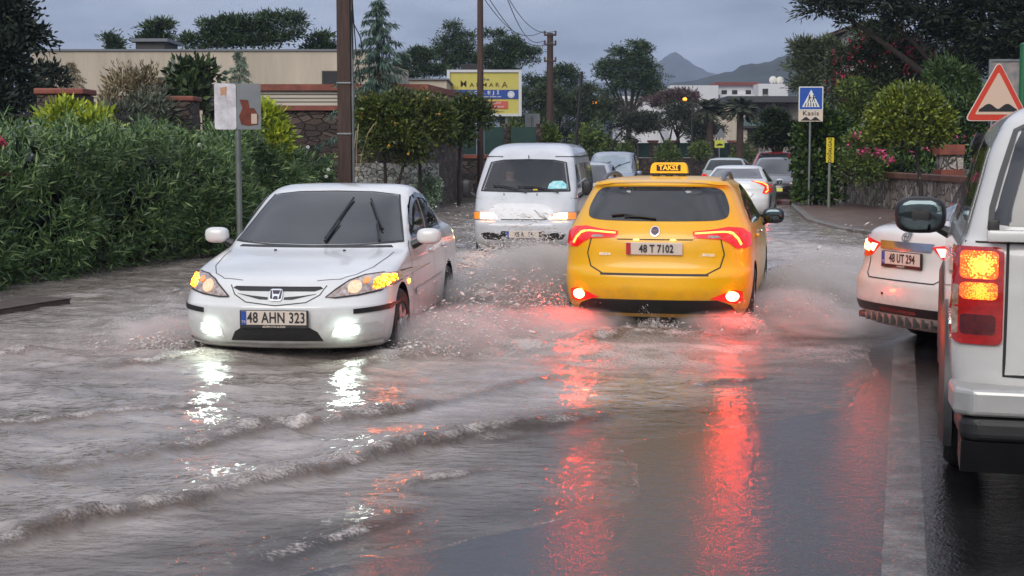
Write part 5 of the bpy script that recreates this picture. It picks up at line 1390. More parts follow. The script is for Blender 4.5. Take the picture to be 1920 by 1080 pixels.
tree('orange_tree', 'orange tree on a slender trunk beneath the yellow billboard', 'tree', (at(861, 388, 45).x, 45, .1), [pblob(878, 207, 45, 42, 26), pblob(858, 238, 45, 34, 30), pblob(893, 225, 45, 32, 24), pblob(840, 232, 45, 24, 26), pblob(862, 262, 44.8, 26, 18)], leaf_mat('deep_citrus_leaf', (.014, .032, .008), (.09, .125, .018), .45, (.038, .066, .012)), 480, 14, .12, .13, .05, 0, 43,
     trunks=[([at(861, 392, 45), at(860, 330, 45), at(864, 255, 45)], .065)], fruit=(4, .036, M_ORANGE))
def dry_stalks():
    t = thing('dry_weed', 'tall dry weed stalks beside the tall utility pole', 'weed', base_at(672, 33, .1)); b = Vector(base_at(672, 33, .1)); mb = MB()
    for pp in ([(668, 330), (668, 280), (672, 232)], [(672, 330), (678, 290), (690, 250), (702, 232)], [(664, 330), (663, 290), (668, 245)]):
        mb.tube([at(a, c, 33) - b for a, c in pp], [.009, .008, .015], 5)
    mb.build('stalks', mat('straw', (.34, .27, .15), .7, vary=.3), t)
dry_stalks()

# ---- pines and far trees
FARG = 'trees beyond the buildings'
def ragged(blobs, seed, k=4):
    r = random.Random(seed); out = []
    for (x, y, w, h) in blobs:
        for _ in range(k):
            a, d = r.uniform(0, 6.28), r.uniform(.35, .85); f = r.uniform(.34, .58)
            out.append((x + w * d * math.cos(a), y + h * d * math.sin(a), w * f, h * f * .85))
        out.append((x, y, w * .5, h * .5))
    return out
def pine(label, bx, Y, blobs, seed, lm=L_PINE, n=420, r0=.16, ln=.23, rc=.30, name='pine_tree', wd=.07, per=22, fork=.5, shell=.3, flat=.55):
    return tree(name, label, 'tree', base_at(bx, Y), [pblob(a, b, Y, c * .95, d * .92) for a, b, c, d in ragged(blobs, seed)], lm, int(n * 1.0), per, rc, ln, wd, r0, seed, FARG, fork=fork, shell=shell, flat=flat)
pine('broad umbrella pine spreading above the beige building roof', 470, 75, [(395, 65, 42, 26), (450, 52, 45, 28), (505, 45, 50, 22), (545, 50, 28, 22), (420, 85, 60, 14), (500, 78, 44, 16), (365, 78, 26, 16)], 51, n=620)
pine('small round pine left of the umbrella pine', 298, 76, [(298, 50, 24, 16), (295, 70, 34, 18), (285, 85, 30, 14)], 52, n=170)
pine('tiny pine top left of the roof chimney', 214, 78, [(212, 78, 14, 10), (216, 92, 12, 12)], 53, n=60)
pine('small ragged pine right above the beige roof edge', 602, 76, [(600, 72, 14, 12), (605, 88, 26, 12), (590, 92, 18, 8)], 54, n=90)
pine('dark tall pine behind the billboard, left of the thin pole', 858, 105, [(850, 75, 36, 28), (835, 95, 30, 24), (870, 108, 34, 26), (845, 125, 40, 28)], 55, n=420)
pine('dark pine top right of the thin pole', 935, 105, [(925, 65, 20, 16), (945, 85, 34, 30), (925, 105, 36, 28), (965, 108, 34, 34), (990, 100, 22, 26), (950, 130, 50, 30)], 56, n=560)
pine('low dark pine between cedar and billboard', 790, 100, [(770, 110, 28, 18), (800, 112, 34, 22), (760, 135, 40, 24), (815, 135, 34, 24)], 57, n=380)
pine('dark bushy tree right of the billboard', 1040, 112, [(1010, 160, 38, 30), (1050, 140, 34, 30), (1070, 165, 30, 36), (1030, 200, 46, 40), (1075, 215, 40, 40)], 58, n=620, name='bushy_tree')
pine('big open-crowned pine in the centre against the sky', 1175, 112, [(1165, 105, 36, 22), (1200, 100, 32, 20), (1140, 135, 40, 20), (1190, 130, 44, 26), (1215, 120, 30, 24), (1225, 145, 30, 24), (1160, 165, 52, 22), (1210, 170, 44, 24), (1125, 130, 16, 10)], 59, n=760, r0=.25, shell=.25)
pine('wide soft green tree just above the white van roof', 1000, 100, [(950, 215, 44, 34), (990, 190, 44, 36), (1035, 185, 44, 36), (1075, 190, 44, 40), (1110, 200, 40, 36), (1020, 225, 60, 30)], 75, leaf_mat('soft_green_leaf', (.018, .036, .016), (.10, .14, .06), .6, (.045, .07, .032)), n=900, name='leafy_tree')
pine('leafy grey-green tree below the big open pine', 1130, 104, [(1110, 225, 46, 40), (1150, 215, 40, 40), (1180, 235, 40, 34)], 60, L_FAR, n=420, name='leafy_tree')
pine('leafy grey-green tree in front of the white houses', 1245, 104, [(1225, 225, 46, 34), (1265, 220, 40, 34), (1300, 235, 40, 30)], 61, L_FAR, n=440, name='leafy_tree')
pine('reddish flowering tree among the far greenery', 1275, 106, [(1262, 178, 34, 16), (1290, 190, 34, 18), (1240, 185, 30, 16)], 62, leaf_mat('dusty_pink_leaf', (.08, .055, .055), (.19, .13, .13), .7), n=260, name='flowering_tree')
pine('dark tree at the foot of the two palms', 1345, 103, [(1335, 240, 34, 26), (1310, 250, 34, 22)], 63, L_FAR, n=220, name='leafy_tree')
pine('low dark tree behind the green fence, left part', 1010, 106, [(985, 250, 60, 30), (1050, 258, 50, 24)], 64, L_DARK, n=320, name='leafy_tree')
pine('dark green conifer left of the crossing sign', 1455, 58, [(1452, 215, 16, 18), (1455, 238, 30, 22), (1440, 255, 32, 18), (1475, 250, 34, 26), (1462, 262, 30, 14)], 65, leaf_mat('spruce_leaf', (.008, .020, .010), (.035, .062, .022), .6), n=480, ln=.22, rc=.2, wd=.05)
pine('pale feathery willow-like tree behind the crossing sign', 1530, 66, [(1535, 95, 44, 26), (1510, 125, 26, 32), (1560, 120, 40, 40), (1520, 160, 34, 28)], 66, leaf_mat('feathery_leaf', (.045, .065, .035), (.14, .17, .09), .6), n=460, ln=.28, rc=.28, wd=.05, name='feathery_tree')
def palm(label, px, py, Y, h_px, seed):
    rng = np.random.default_rng(seed); p = at(px, py, Y); b = base_at(px, Y); s = Y / FPX
    t = thing('palm_tree', label, 'palm', b, 0, 'palms by the modern house')
    MB().tube([(0, 0, -.1), (0, 0, p.z)], [.24, .20], 10).build('trunk', mat('palm_bark', (.06, .038, .026), .9, bump=.6, vary=.4), t)
    Cs, Ds = [], []
    for i in range(44):
        a = rng.random() * 6.28; e = 1.1 - 1.6 * rng.random(); L = h_px * s * (.8 + .4 * rng.random())
        for q in range(12):
            r = L * (q + 1) / 12; d = np.array([math.cos(a) * math.cos(e), math.sin(a) * math.cos(e), math.sin(e)])
            c = np.array([0, 0, p.z]) + d * r - np.array([0, 0, .35 * r * r / L])
            for sd_ in (-1, 1):
                Cs.append(c); Ds.append(d * .6 + sd_ * np.array([-math.sin(a), math.cos(a), 0]) * .7 + np.array([0, 0, -.25]))
    V, F = leaves(rng, np.array(Cs), unit(np.array(Ds)), .55, .10)
    arrays('crown', V, F, L_FAR, t)
palm('palm with a tall slim trunk, left of the pair', 1328, 205, 98, 24, 71)
palm('palm with a fuller crown in front of the modern house', 1384, 203, 92, 30, 72)
for i, (px, py, r, lab) in enumerate([(1105, 258, 30, 'round bright shrub right of the thin leaning pole'), (965, 250, 20, 'round shrub left of the grey sign back'), (1025, 252, 18, 'round shrub right of the grey sign back'), (1250, 285, 18, 'low shrub against the middle of the green fence'), (1312, 280, 14, 'low shrub beside the yellow warning plate'), (1172, 282, 12, 'smallest shrub against the green fence'), (1395, 290, 22, 'yellowish shrub at the end of the green fence')]):
    Y = 70 if px < 1120 else 96
    tree('fence_shrub', lab, 'shrub', base_at(px, Y), [pblob(px, py, Y, r, r * .9), pblob(px + r * .5, py + r * .7, Y - .3, r * .8, r * .8), pblob(px - r * .5, py + r * .7, Y - .3, r * .8, r * .8)], L_SHRUB, 120, 12, .17, .2, .08, .04, 80 + i)

# ---- right-hand side
tree('ivy_column', 'tall ivy-covered growth beside the yellow marker post', 'ivy', base_at(1525, 45), [pblob(1526, 265, 45, 34, 40), pblob(1545, 250, 45, 40, 46), pblob(1524, 320, 44.8, 34, 44), pblob(1545, 320, 44.8, 36, 50), pblob(1530, 368, 44.6, 40, 24)], L_IVY, 820, 13, .13, .15, .10, .08, 91, shell=.6)
tree('lemon_shrub', 'yellow-green leafy shrub behind the yellow marker post', 'shrub', base_at(1590, 47), [pblob(1585, 235, 47, 34, 34), pblob(1612, 215, 47, 34, 36), pblob(1580, 285, 46.8, 36, 34), pblob(1630, 255, 47, 28, 34), pblob(1600, 170, 47, 26, 20)], L_SHRUB, 460, 13, .13, .15, .06, .05, 92)
tree('rose_bush', 'rose bush with magenta blooms spilling over the right wall', 'shrub', base_at(1625, 42, .9), [pblob(1615, 275, 42, 34, 34), pblob(1645, 290, 42, 30, 26), pblob(1600, 320, 41.6, 26, 34), pblob(1630, 330, 41.2, 22, 40)], L_SHRUB, 300, 12, .12, .12, .05, .03, 93, blossom=(26, .13, M_PINK, [pblob(1608, 268, 41.6, 18, 14), pblob(1635, 292, 41.4, 30, 14), pblob(1655, 300, 41.4, 16, 12)]))
tree('bougainvillea', 'great bougainvillea with scattered red blossom below the dark pine', 'tree', base_at(1660, 50, .9), [pblob(1600, 130, 50, 50, 50), pblob(1660, 120, 50, 60, 56), pblob(1720, 140, 50, 60, 60), pblob(1640, 180, 49.7, 70, 46), pblob(1590, 190, 49.7, 44, 40), pblob(1740, 200, 49.6, 50, 50), pblob(1690, 85, 50, 40, 26), pblob(1640, 65, 50, 46, 24)], L_ROSE, 1400, 13, .17, .15, .06, .14, 94, shell=.45, blossom=(120, .115, M_REDP, [pblob(1640, 130, 49.4, 90, 66), pblob(1590, 175, 49.2, 50, 50), pblob(1720, 120, 49.3, 60, 40)]))
tree('round_citrus_tree', 'neatly rounded yellow-green citrus tree on a thin trunk by the right wall', 'tree', base_at(1726, 36), [pblob(1704, 220, 36, 70, 46), pblob(1665, 240, 36, 40, 36), pblob(1745, 238, 36, 42, 40), pblob(1704, 195, 36, 50, 32), pblob(1704, 258, 36, 62, 28)], L_CIT2, 1150, 13, .10, .115, .058, 0, 95, shell=.72, trunks=[([at(1730, 425, 36), at(1726, 340, 36), at(1715, 275, 36)], .062)], out=.7)
tree('garden_shrub', 'dark green shrubs filling the bed above the right wall', 'shrub', base_at(1690, 44, .9), [pblob(1680, 318, 43.2, 50, 22), pblob(1640, 318, 43.2, 40, 22), pblob(1740, 318, 43.2, 50, 22), pblob(1680, 300, 44, 40, 26), pblob(1645, 300, 44, 44, 30), pblob(1600, 300, 45, 34, 30), pblob(1690, 265, 44.5, 50, 40), pblob(1730, 290, 44, 50, 36), pblob(1790, 240, 44, 50, 60), pblob(1850, 230, 44, 60, 70), pblob(1830, 300, 43.5, 50, 40)], L_IVY, 1100, 12, .16, .15, .07, .05, 96, blossom=(14, .1, M_PINK, [pblob(1735, 285, 43, 40, 6), pblob(1820, 270, 43, 30, 20)]))
tree('bushy_pine', 'bright green young pine right of the round citrus tree', 'tree', base_at(1790, 46, .9), [pblob(1800, 175, 46, 36, 44), pblob(1770, 150, 46, 30, 40), pblob(1785, 210, 45.7, 40, 40)], leaf_mat('young_pine', (.02, .05, .014), (.08, .14, .035), .55), 380, 13, .16, .2, .045, .07, 97)
tree('pine_tree', 'huge dark pine overhanging the top right corner', 'tree', base_at(1880, 47, .9), [pblob(1560, 12, 47, 56, 26), pblob(1640, 5, 47, 70, 36), pblob(1600, 38, 47, 36, 16), pblob(1700, 45, 47, 50, 40), pblob(1740, 10, 47, 80, 60), pblob(1790, 70, 47, 60, 50), pblob(1860, 40, 47, 90, 90), pblob(1840, 120, 47, 60, 50), pblob(1900, 120, 46.6, 60, 60), pblob(1780, -40, 47, 120, 40), pblob(1530, -6, 47, 34, 16), pblob(1950, 60, 46, 80, 110)],
     leaf_mat('black_pine', (.006, .013, .007), (.030, .048, .020), .6, (.014, .026, .012)), 1900, 14, .24, .24, .06, .17, 98, shell=.3, flat=.6)
# ================================================================== BUILDINGS AND WALLS
M_BEIGE = mat('beige_render', (.50, .43, .34), .8, vary=.26, vscale=1.1, bump=.1, bscale=40, stretch=(1, 1, .12))
M_CREAM = mat('cream_boards', (.55, .50, .42), .7, vary=.15, vscale=1.2, stretch=(.3, .3, 4))
M_TERRA = mat('terracotta_coping', (.24, .065, .038), .6, vary=.4, vscale=3, bump=.3)
M_WIN = mat('window_glass', (.015, .017, .02), .08, spec=.7)
M_FRAME = mat('dark_window_frame', (.03, .028, .026), .5)
M_STONE_D = stone_mat('dark_stone', (.035, .025, .02), (.085, .055, .042), (.14, .10, .08), (.014, .011, .010), 3.2, stretch=(1, 1, 2.1))
M_STONE_L = stone_mat('pale_rubble', (.20, .20, .185), (.36, .36, .33), (.58, .58, .54), (.05, .048, .044), 8.5)
M_STONE_R = stone_mat('grey_rubble', (.17, .145, .12), (.35, .305, .26), (.52, .46, .40), (.07, .06, .05), 4.4, stretch=(1, 1, .75))
M_WHITE_R = mat('white_render', (.62, .62, .64), .7, vary=.1, vscale=.4)
def window(parent, c, w, h, face='y', d=.06):
    o = MB()
    for sx in (-1, 1): o.box((c[0] + sx * (w / 2 + .03), c[1], c[2]), (.06, d, h + .12))
    for sz in (-1, 1): o.box((c[0], c[1], c[2] + sz * (h / 2 + .03)), (w, d, .06))
    f = o.build('window', M_FRAME, parent)
    MB().box((c[0], c[1] + .012, c[2]), (w, .02, h)).build('pane', M_WIN, f)
    MB().box((c[0], c[1] - .03, c[2] - h / 2 - .09), (w + .2, .12, .05)).build('sill', M_CREAM, f)
    return f
def box_px(mb, x0, x1, y0, y1, Y, depth, zb=None):
    a, b = at(x0, y0, Y), at(x1, y1, Y); z0 = b.z if zb is None else zb
    mb.box(((a.x + b.x) / 2, Y + depth / 2, (a.z + z0) / 2), (b.x - a.x, depth, a.z - z0)); return mb
def villa():
    Y = 53; t = thing('flat_roofed_building', 'long beige flat-roofed building with a roof chimney behind the hedge', 'building', base_at(380, Y + 5)); o = Vector(t.location)
    def part(name, mb, m): 
        q = mb.build(name, m, t); q.location = -o; return q
    part('wall', box_px(MB(), 58, 692, 96, 300, Y, 11, 0), M_BEIGE)
    part('parapet_cap', box_px(MB(), 56, 694, 92, 95.8, Y - .06, 11.2), mat('lead_cap', (.14, .15, .17), .5))
    w2 = MB(); a, b, c = at(692, 104, Y), at(766, 132, Y + 8), at(692, 300, Y)
    w2.prism([(a.x + .003, Y + .3), (b.x, Y + 8), (a.x + .003, Y + 9)], 'xy', 0, a.z - .1); part('rear_wing', w2, M_BEIGE)
    part('low_wing', box_px(MB(), 768, 838, 150, 300, 56, 6, 0), M_BEIGE)
    part('low_wing_cap', box_px(MB(), 765, 841, 147, 149.8, 55.9, 6.2), mat('lead_cap', (.14, .15, .17)))
    ch = part('chimney', box_px(MB(), 254, 308, 78, 92, Y + 2, 2.2), mat('chimney_dark', (.06, .055, .05), .7))
    cp = box_px(MB(), 245, 314, 72, 77.8, Y + 1.8, 2.6).build('chimney_cap', mat('lead_cap', (.14, .15, .17)), ch)
    for (x0, x1, y0, y1) in ((295, 326, 148, 174), (607, 640, 136, 160)):
        a, b = at(x0, y0, Y), at(x1, y1, Y); f = window(t, ((a.x + b.x) / 2, Y - .032, (a.z + b.z) / 2), b.x - a.x, a.z - b.z); f.location = -o
villa()
def slat_wall():
    Y = 42; t = thing('garden_building', 'low cream-boarded garden building with red-brown coping above the hedge', 'building', base_at(600, Y)); o = Vector(t.location)
    A, B, C = at(378, 158, Y), at(795, 158, Y), at(868, 181, 48.8)
    C.z = B.z
    def wall(name, z0, z1, m, ofs):
        mb = MB()
        for P, Q in ((A, B), (B, C)):
            d = Vector((Q.x - P.x, Q.y - P.y, 0)).normalized(); n = Vector((d.y, -d.x, 0)); th = .25
            v = [P + n * ofs - d * (ofs if P is A else -0), Q + n * ofs + d * ofs, Q - n * th, P - n * th]
            mb.prism([(p.x, p.y) for p in v], 'xy', z0, z1)
        q = mb.build(name, m, t); q.location = -o; return q
    zs = lambda y: at(600, y, Y).z
    wall('boards', zs(198) + .004, zs(170.5), M_CREAM, 0)
    wall('coping', zs(170), A.z, M_TERRA, .12)
    wall('lower_band', zs(207), zs(198.3), M_TERRA, .08)
    wall('base_wall', 0, zs(207.4), M_STONE_D, -.01)
    g = MB()
    for y in (177, 184, 191): g.box(((A.x + B.x) / 2, Y - .006, zs(y)), (B.x - A.x - .02, .012, .022))
    q = g.build('board_gaps', mat('board_gap', (.08, .07, .06), .8), t); q.location = -o
    roof = MB().prism([(A.x, Y + .1), (B.x, Y + .1), (C.x, C.y), (A.x, C.y)], 'xy', A.z - .18, A.z - .05).build('roof', M_CREAM, t); roof.location = -o
    lt = MB().sup((C.x - .02, C.y - .3, C.z - .2), (.09, .06, .1), 2.2, 10, 8).build('wall_lamp', mat('orange_lamp', (.9, .5, .1), .3, emit=(1, .45, .05), estr=6.), t); lt.location = -o
slat_wall()
for (x0, x1, y0, Y, lab, yb) in ((77, 169, 168, 30, 'dark stone gate pillar with red-brown cap at the far left', 0), (295, 371, 182, 37, 'dark stone gate pillar with red-brown cap beside the dry shrub', 0), (548, 631, 207, 44, 'dark stone gate pillar with red-brown cap left of the tall utility pole', 0)):
    a, b = at(x0, y0, Y), at(x1, y0, Y); w = b.x - a.x; cx = (a.x + b.x) / 2
    t = thing('gate_pillar', lab, 'pillar', (cx, Y, 0), 0, 'stone pillars of the iron fence')
    MB().box((0, 0, a.z / 2 - .06), (w * .90, w * .9, a.z - .12), bev=.02).build('shaft', M_STONE_D, t)
    MB().box((0, 0, a.z - .05), (w, w, .12), bev=.03).build('cap', M_TERRA, t)
def iron_fence():
    t = thing('iron_fence', 'black iron bar fence on a dark plinth between the stone pillars', 'fence', (-8.6, 34, 0)); o = Vector(t.location)
    P = [at(30, 200, 29.6), at(123, 200, 30), at(332, 200, 37), at(590, 215, 44)]
    mb, pl = MB(), MB()
    for a, b in zip(P[:-1], P[1:]):
        d = Vector((b.x - a.x, b.y - a.y, 0)); L = d.length; d.normalize(); n = int(L / .14)
        ang = math.atan2(d.y, d.x); m = (a + b) / 2
        pl.box((m.x, m.y, .65), (L, .3, 1.3), ang)
        for z in (1.45, 2.45): mb.box((m.x, m.y, z), (L, .03, .04), ang)
        for k in range(n):
            p = Vector((a.x, a.y, 0)) + d * (k + .5) * L / n
            mb.box((p.x, p.y, 1.95), (.022, .022, 1.3), ang)
    q = mb.build('bars', M_FRAME, t); q.location = -o
    q = pl.build('plinth', M_STONE_D, t); q.location = -o
iron_fence()
def walls_left():
    Y = 40.3; t = thing('stone_wall', 'pale rubble stone wall behind the orange tree trunks', 'wall', base_at(745, Y)); o = Vector(t.location)
    q = box_px(MB(), 640, 822, 306, 400, Y, .5, -.05).build('wall', M_STONE_L, t); q.location = -o
    Y = 52; t = thing('stone_wall', 'dark brown stone wall with green mesh panels above it, left of the white van', 'wall', base_at(870, Y)); o = Vector(t.location)
    q = box_px(MB(), 822, 1010, 297, 400, Y, .5, -.05).build('wall', M_STONE_D, t); q.location = -o
    q = box_px(MB(), 820, 1012, 290, 296.8, Y - .05, .6).build('coping', M_TERRA, t); q.location = -o
    m_g = mat('green_mesh', (.010, .045, .036), .7, vary=.3, vscale=3)
    for x0, x1 in ((826, 893), (908, 945), (958, 1008)):
        q = box_px(MB(), x0, x1, 238, 289.5, Y + .2, .04).build('mesh_panel', m_g, t); q.location = -o
    for x in (823, 900, 950, 1010):
        q = box_px(MB(), x - 5, x + 5, 232, 289.6, Y + .15, .2).build('post', M_STONE_D, t); q.location = -o
    # bright little ground-cover plant at the foot of the pale wall
    tree('foot_shrub', 'pale green spotted shrub at the foot of the pale rubble wall', 'shrub', base_at(800, 39.8), [pblob(805, 355, 39.8, 22, 20), pblob(812, 378, 39.6, 16, 12)], leaf_mat('pale_spotted_leaf', (.07, .12, .06), (.35, .48, .30), .4), 110, 10, .1, .1, .05, .03, 120)
walls_left()
def far_fence():
    Y = 105; t = thing('garden_wall', 'long dark garden wall with green mesh panels across the end of the road', 'wall', base_at(1250, Y)); o = Vector(t.location)
    q = box_px(MB(), 1090, 1440, 296, 340, Y, .5, -.3).build('wall', M_STONE_D, t); q.location = -o
    m_g = mat('green_mesh', (.010, .045, .036), .7)
    xs = [1100, 1150, 1188, 1225, 1262, 1300, 1338, 1376, 1414]
    for i, x in enumerate(xs):
        q = box_px(MB(), x - 8, x + 8, 267, 295.6, Y - .05, .6).build('pillar', M_STONE_D, t); q.location = -o
        q2 = box_px(MB(), x - 10, x + 10, 263, 266.8, Y - .1, .7).build('coping', M_TERRA, t); q2.location = -o
        if i < len(xs) - 1:
            q3 = box_px(MB(), x + 8.5, xs[i + 1] - 8.5, 268, 295.5, Y + .2, .05).build('mesh_panel', m_g, t); q3.location = -o
far_fence()
def right_wall():
    A, B = Vector((10.55, 32.6, 0)), Vector((10.62, 47.1, 0)); h = 1.0
    t = thing('stone_wall', 'grey rubble retaining wall with terracotta coping along the right pavement', 'wall', (10.6, 40, 0)); o = Vector(t.location)
    mb = MB(); V, F = [], []; nr, nz = 240, 18; rng = np.random.default_rng(3)
    for i in range(nr):
        y = A.y + (B.y - A.y) * i / (nr - 1)
        for k in range(nz + 1):
            z = -.05 + (h + .05) * k / nz
            V.append((A.x + (B.x - A.x) * i / (nr - 1) - .10 * float(fbm(np.array(y * 2.6), np.array(z * 2.4), 3, 8)), y, z))
    for i in range(nr - 1):
        for k in range(nz): a = i * (nz + 1) + k; F.append((a, a + nz + 1, a + nz + 2, a + 1))
    mb.add(V, F); mb.box((A.x + .22, A.y - .1, h / 2), (.45, .3, h)); mb.box((A.x + .3, B.y + .1, h / 2), (.6, .3, h))
    q = mb.build('wall', M_STONE_R, t); q.location = -o
    q = MB().box((A.x + .14, (A.y + B.y) / 2, h + .075), (.42, B.y - A.y + .3, .15), bev=.02).build('coping', mat('weathered_terracotta', (.17, .075, .05), .6, vary=.5, vscale=2.), t); q.location = -o
    Y = 39.5; a, b = at(1766, 272, Y), at(1808, 330, Y)
    t = thing('brick_pillar', 'terracotta-topped wall pillar beside the round citrus tree', 'pillar', ((a.x + b.x) / 2, Y + .5, 1.0)); o = Vector(t.location)
    q = box_px(MB(), 1768, 1806, 290, 316, Y, .6, .9).build('shaft', M_STONE_R, t); q.location = -o
    q = box_px(MB(), 1763, 1809, 271, 290, Y - .06, .7).build('cap', M_TERRA, t); q.location = -o
    q = box_px(MB(), 1765, 1808, 318, 336, Y - .08, .8).build('lower_band', M_TERRA, t); q.location = -o
right_wall()
def white_houses():
    Y = 165; t = thing('white_building', 'long low white apartment building with balconies below the hill', 'building', base_at(1370, Y)); o = Vector(t.location)
    def put(n, mb, m): q = mb.build(n, m, t); q.location = -o; return q
    put('wall', box_px(MB(), 1256, 1345, 160, 330, Y, 12, 0), M_WHITE_R)
    put('wall', box_px(MB(), 1345.2, 1422, 160, 330, Y + 3, 9, 0), M_WHITE_R)
    put('roof', box_px(MB(), 1343, 1424, 154, 159.6, Y + 2.4, 10), mat('red_roof', (.20, .05, .04), .7, vary=.3))
    put('wall', box_px(MB(), 1422.2, 1475, 157, 330, Y - 1, 11, 0), M_WHITE_R)
    put('balcony', box_px(MB(), 1350, 1420, 177, 188, Y + 1.2, 1.7), M_WHITE_R)
    for x in (1281, 1292, 1306, 1365, 1385, 1411, 1432):
        y0 = 172 if x < 1340 else 168
        a, b = at(x - 4, y0, Y), at(x + 4, y0 + 9, Y); yy = Y - .04 if x < 1345 else (Y + 2.96 if x < 1422 else Y - 1.04)
        q = window(t, ((a.x + b.x) / 2, yy, (a.z + b.z) / 2), b.x - a.x, a.z - b.z); q.location = -o
    for x, y in ((1450, 150), (1463, 151)):
        q = MB().lathe([(.02, 0), (.35, .08), (.45, .22)], at(x, y, Y + 2), 'y', 14).build('satellite_dish', mat('dish', (.6, .58, .52), .5), t); q.location = -o
        q = MB().tube([at(x, y, Y + 2.1), at(x, 158, Y + 2.1)], .06, 5).build('dish_post', M_FRAME, t); q.location = -o
    t = thing('white_building', 'far white block partly hidden behind the big open pine', 'building', base_at(1200, Y + 10)); o = Vector(t.location)
    put('wall', box_px(MB(), 1160, 1250, 180, 330, Y + 10, 10, 0), M_WHITE_R)
    for x in (1180, 1200, 1225, 1240):
        a, b = at(x - 4, 190, Y + 9.96), at(x + 4, 199, Y + 9.96); q = window(t, ((a.x + b.x) / 2, Y + 9.96, (a.z + b.z) / 2), b.x - a.x, a.z - b.z); q.location = -o
    Y = 118; t = thing('modern_house', 'modern beige house with dark flat roof and glass balcony behind the palms', 'house', base_at(1430, Y)); o = Vector(t.location)
    put('wall', box_px(MB(), 1336, 1400, 200, 330, Y, 8, 0), M_BEIGE)
    put('wall', box_px(MB(), 1400.3, 1500, 192, 330, Y + 1.5, 8, 0), mat('grey_beige_render', (.27, .235, .21), .8, vary=.15, vscale=.4))
    put('roof', box_px(MB(), 1364, 1506, 180, 191.6, Y - .5, 10.5), mat('dark_fascia', (.05, .052, .06), .6))
    for x0, x1, y0, y1 in ((1418, 1432, 204, 238), (1436, 1454, 196, 240), (1462, 1476, 200, 215)):
        a, b = at(x0, y0, Y + 1.45), at(x1, y1, Y + 1.45); q = window(t, ((a.x + b.x) / 2, Y + 1.45, (a.z + b.z) / 2), b.x - a.x, a.z - b.z); q.location = -o
    put('balcony', box_px(MB(), 1392, 1452, 236, 240, Y - .4, 1.8), M_FRAME)
    q = put('glass_balustrade', box_px(MB(), 1392, 1452, 220, 235.8, Y - .4, .05), mat('green_glass', (.10, .17, .16), .1, spec=.8, alpha=.7))
    Y = 62; t = thing('white_house', 'pale house glimpsed through the dark pine at top right', 'house', base_at(1640, Y + 3)); o = Vector(t.location)
    put('wall', box_px(MB(), 1614, 1690, 50, 330, Y, 6, 0), mat('aged_render', (.40, .38, .36), .8, vary=.25)); put('roof', box_px(MB(), 1608, 1696, 42, 49.6, Y - .3, 7), mat('dull_roof', (.10, .06, .05), .8))
    q = window(t, (at(1640, 70, Y).x, Y - .04, at(1640, 70, Y).z), .7, .9); q.location = -o
white_houses()

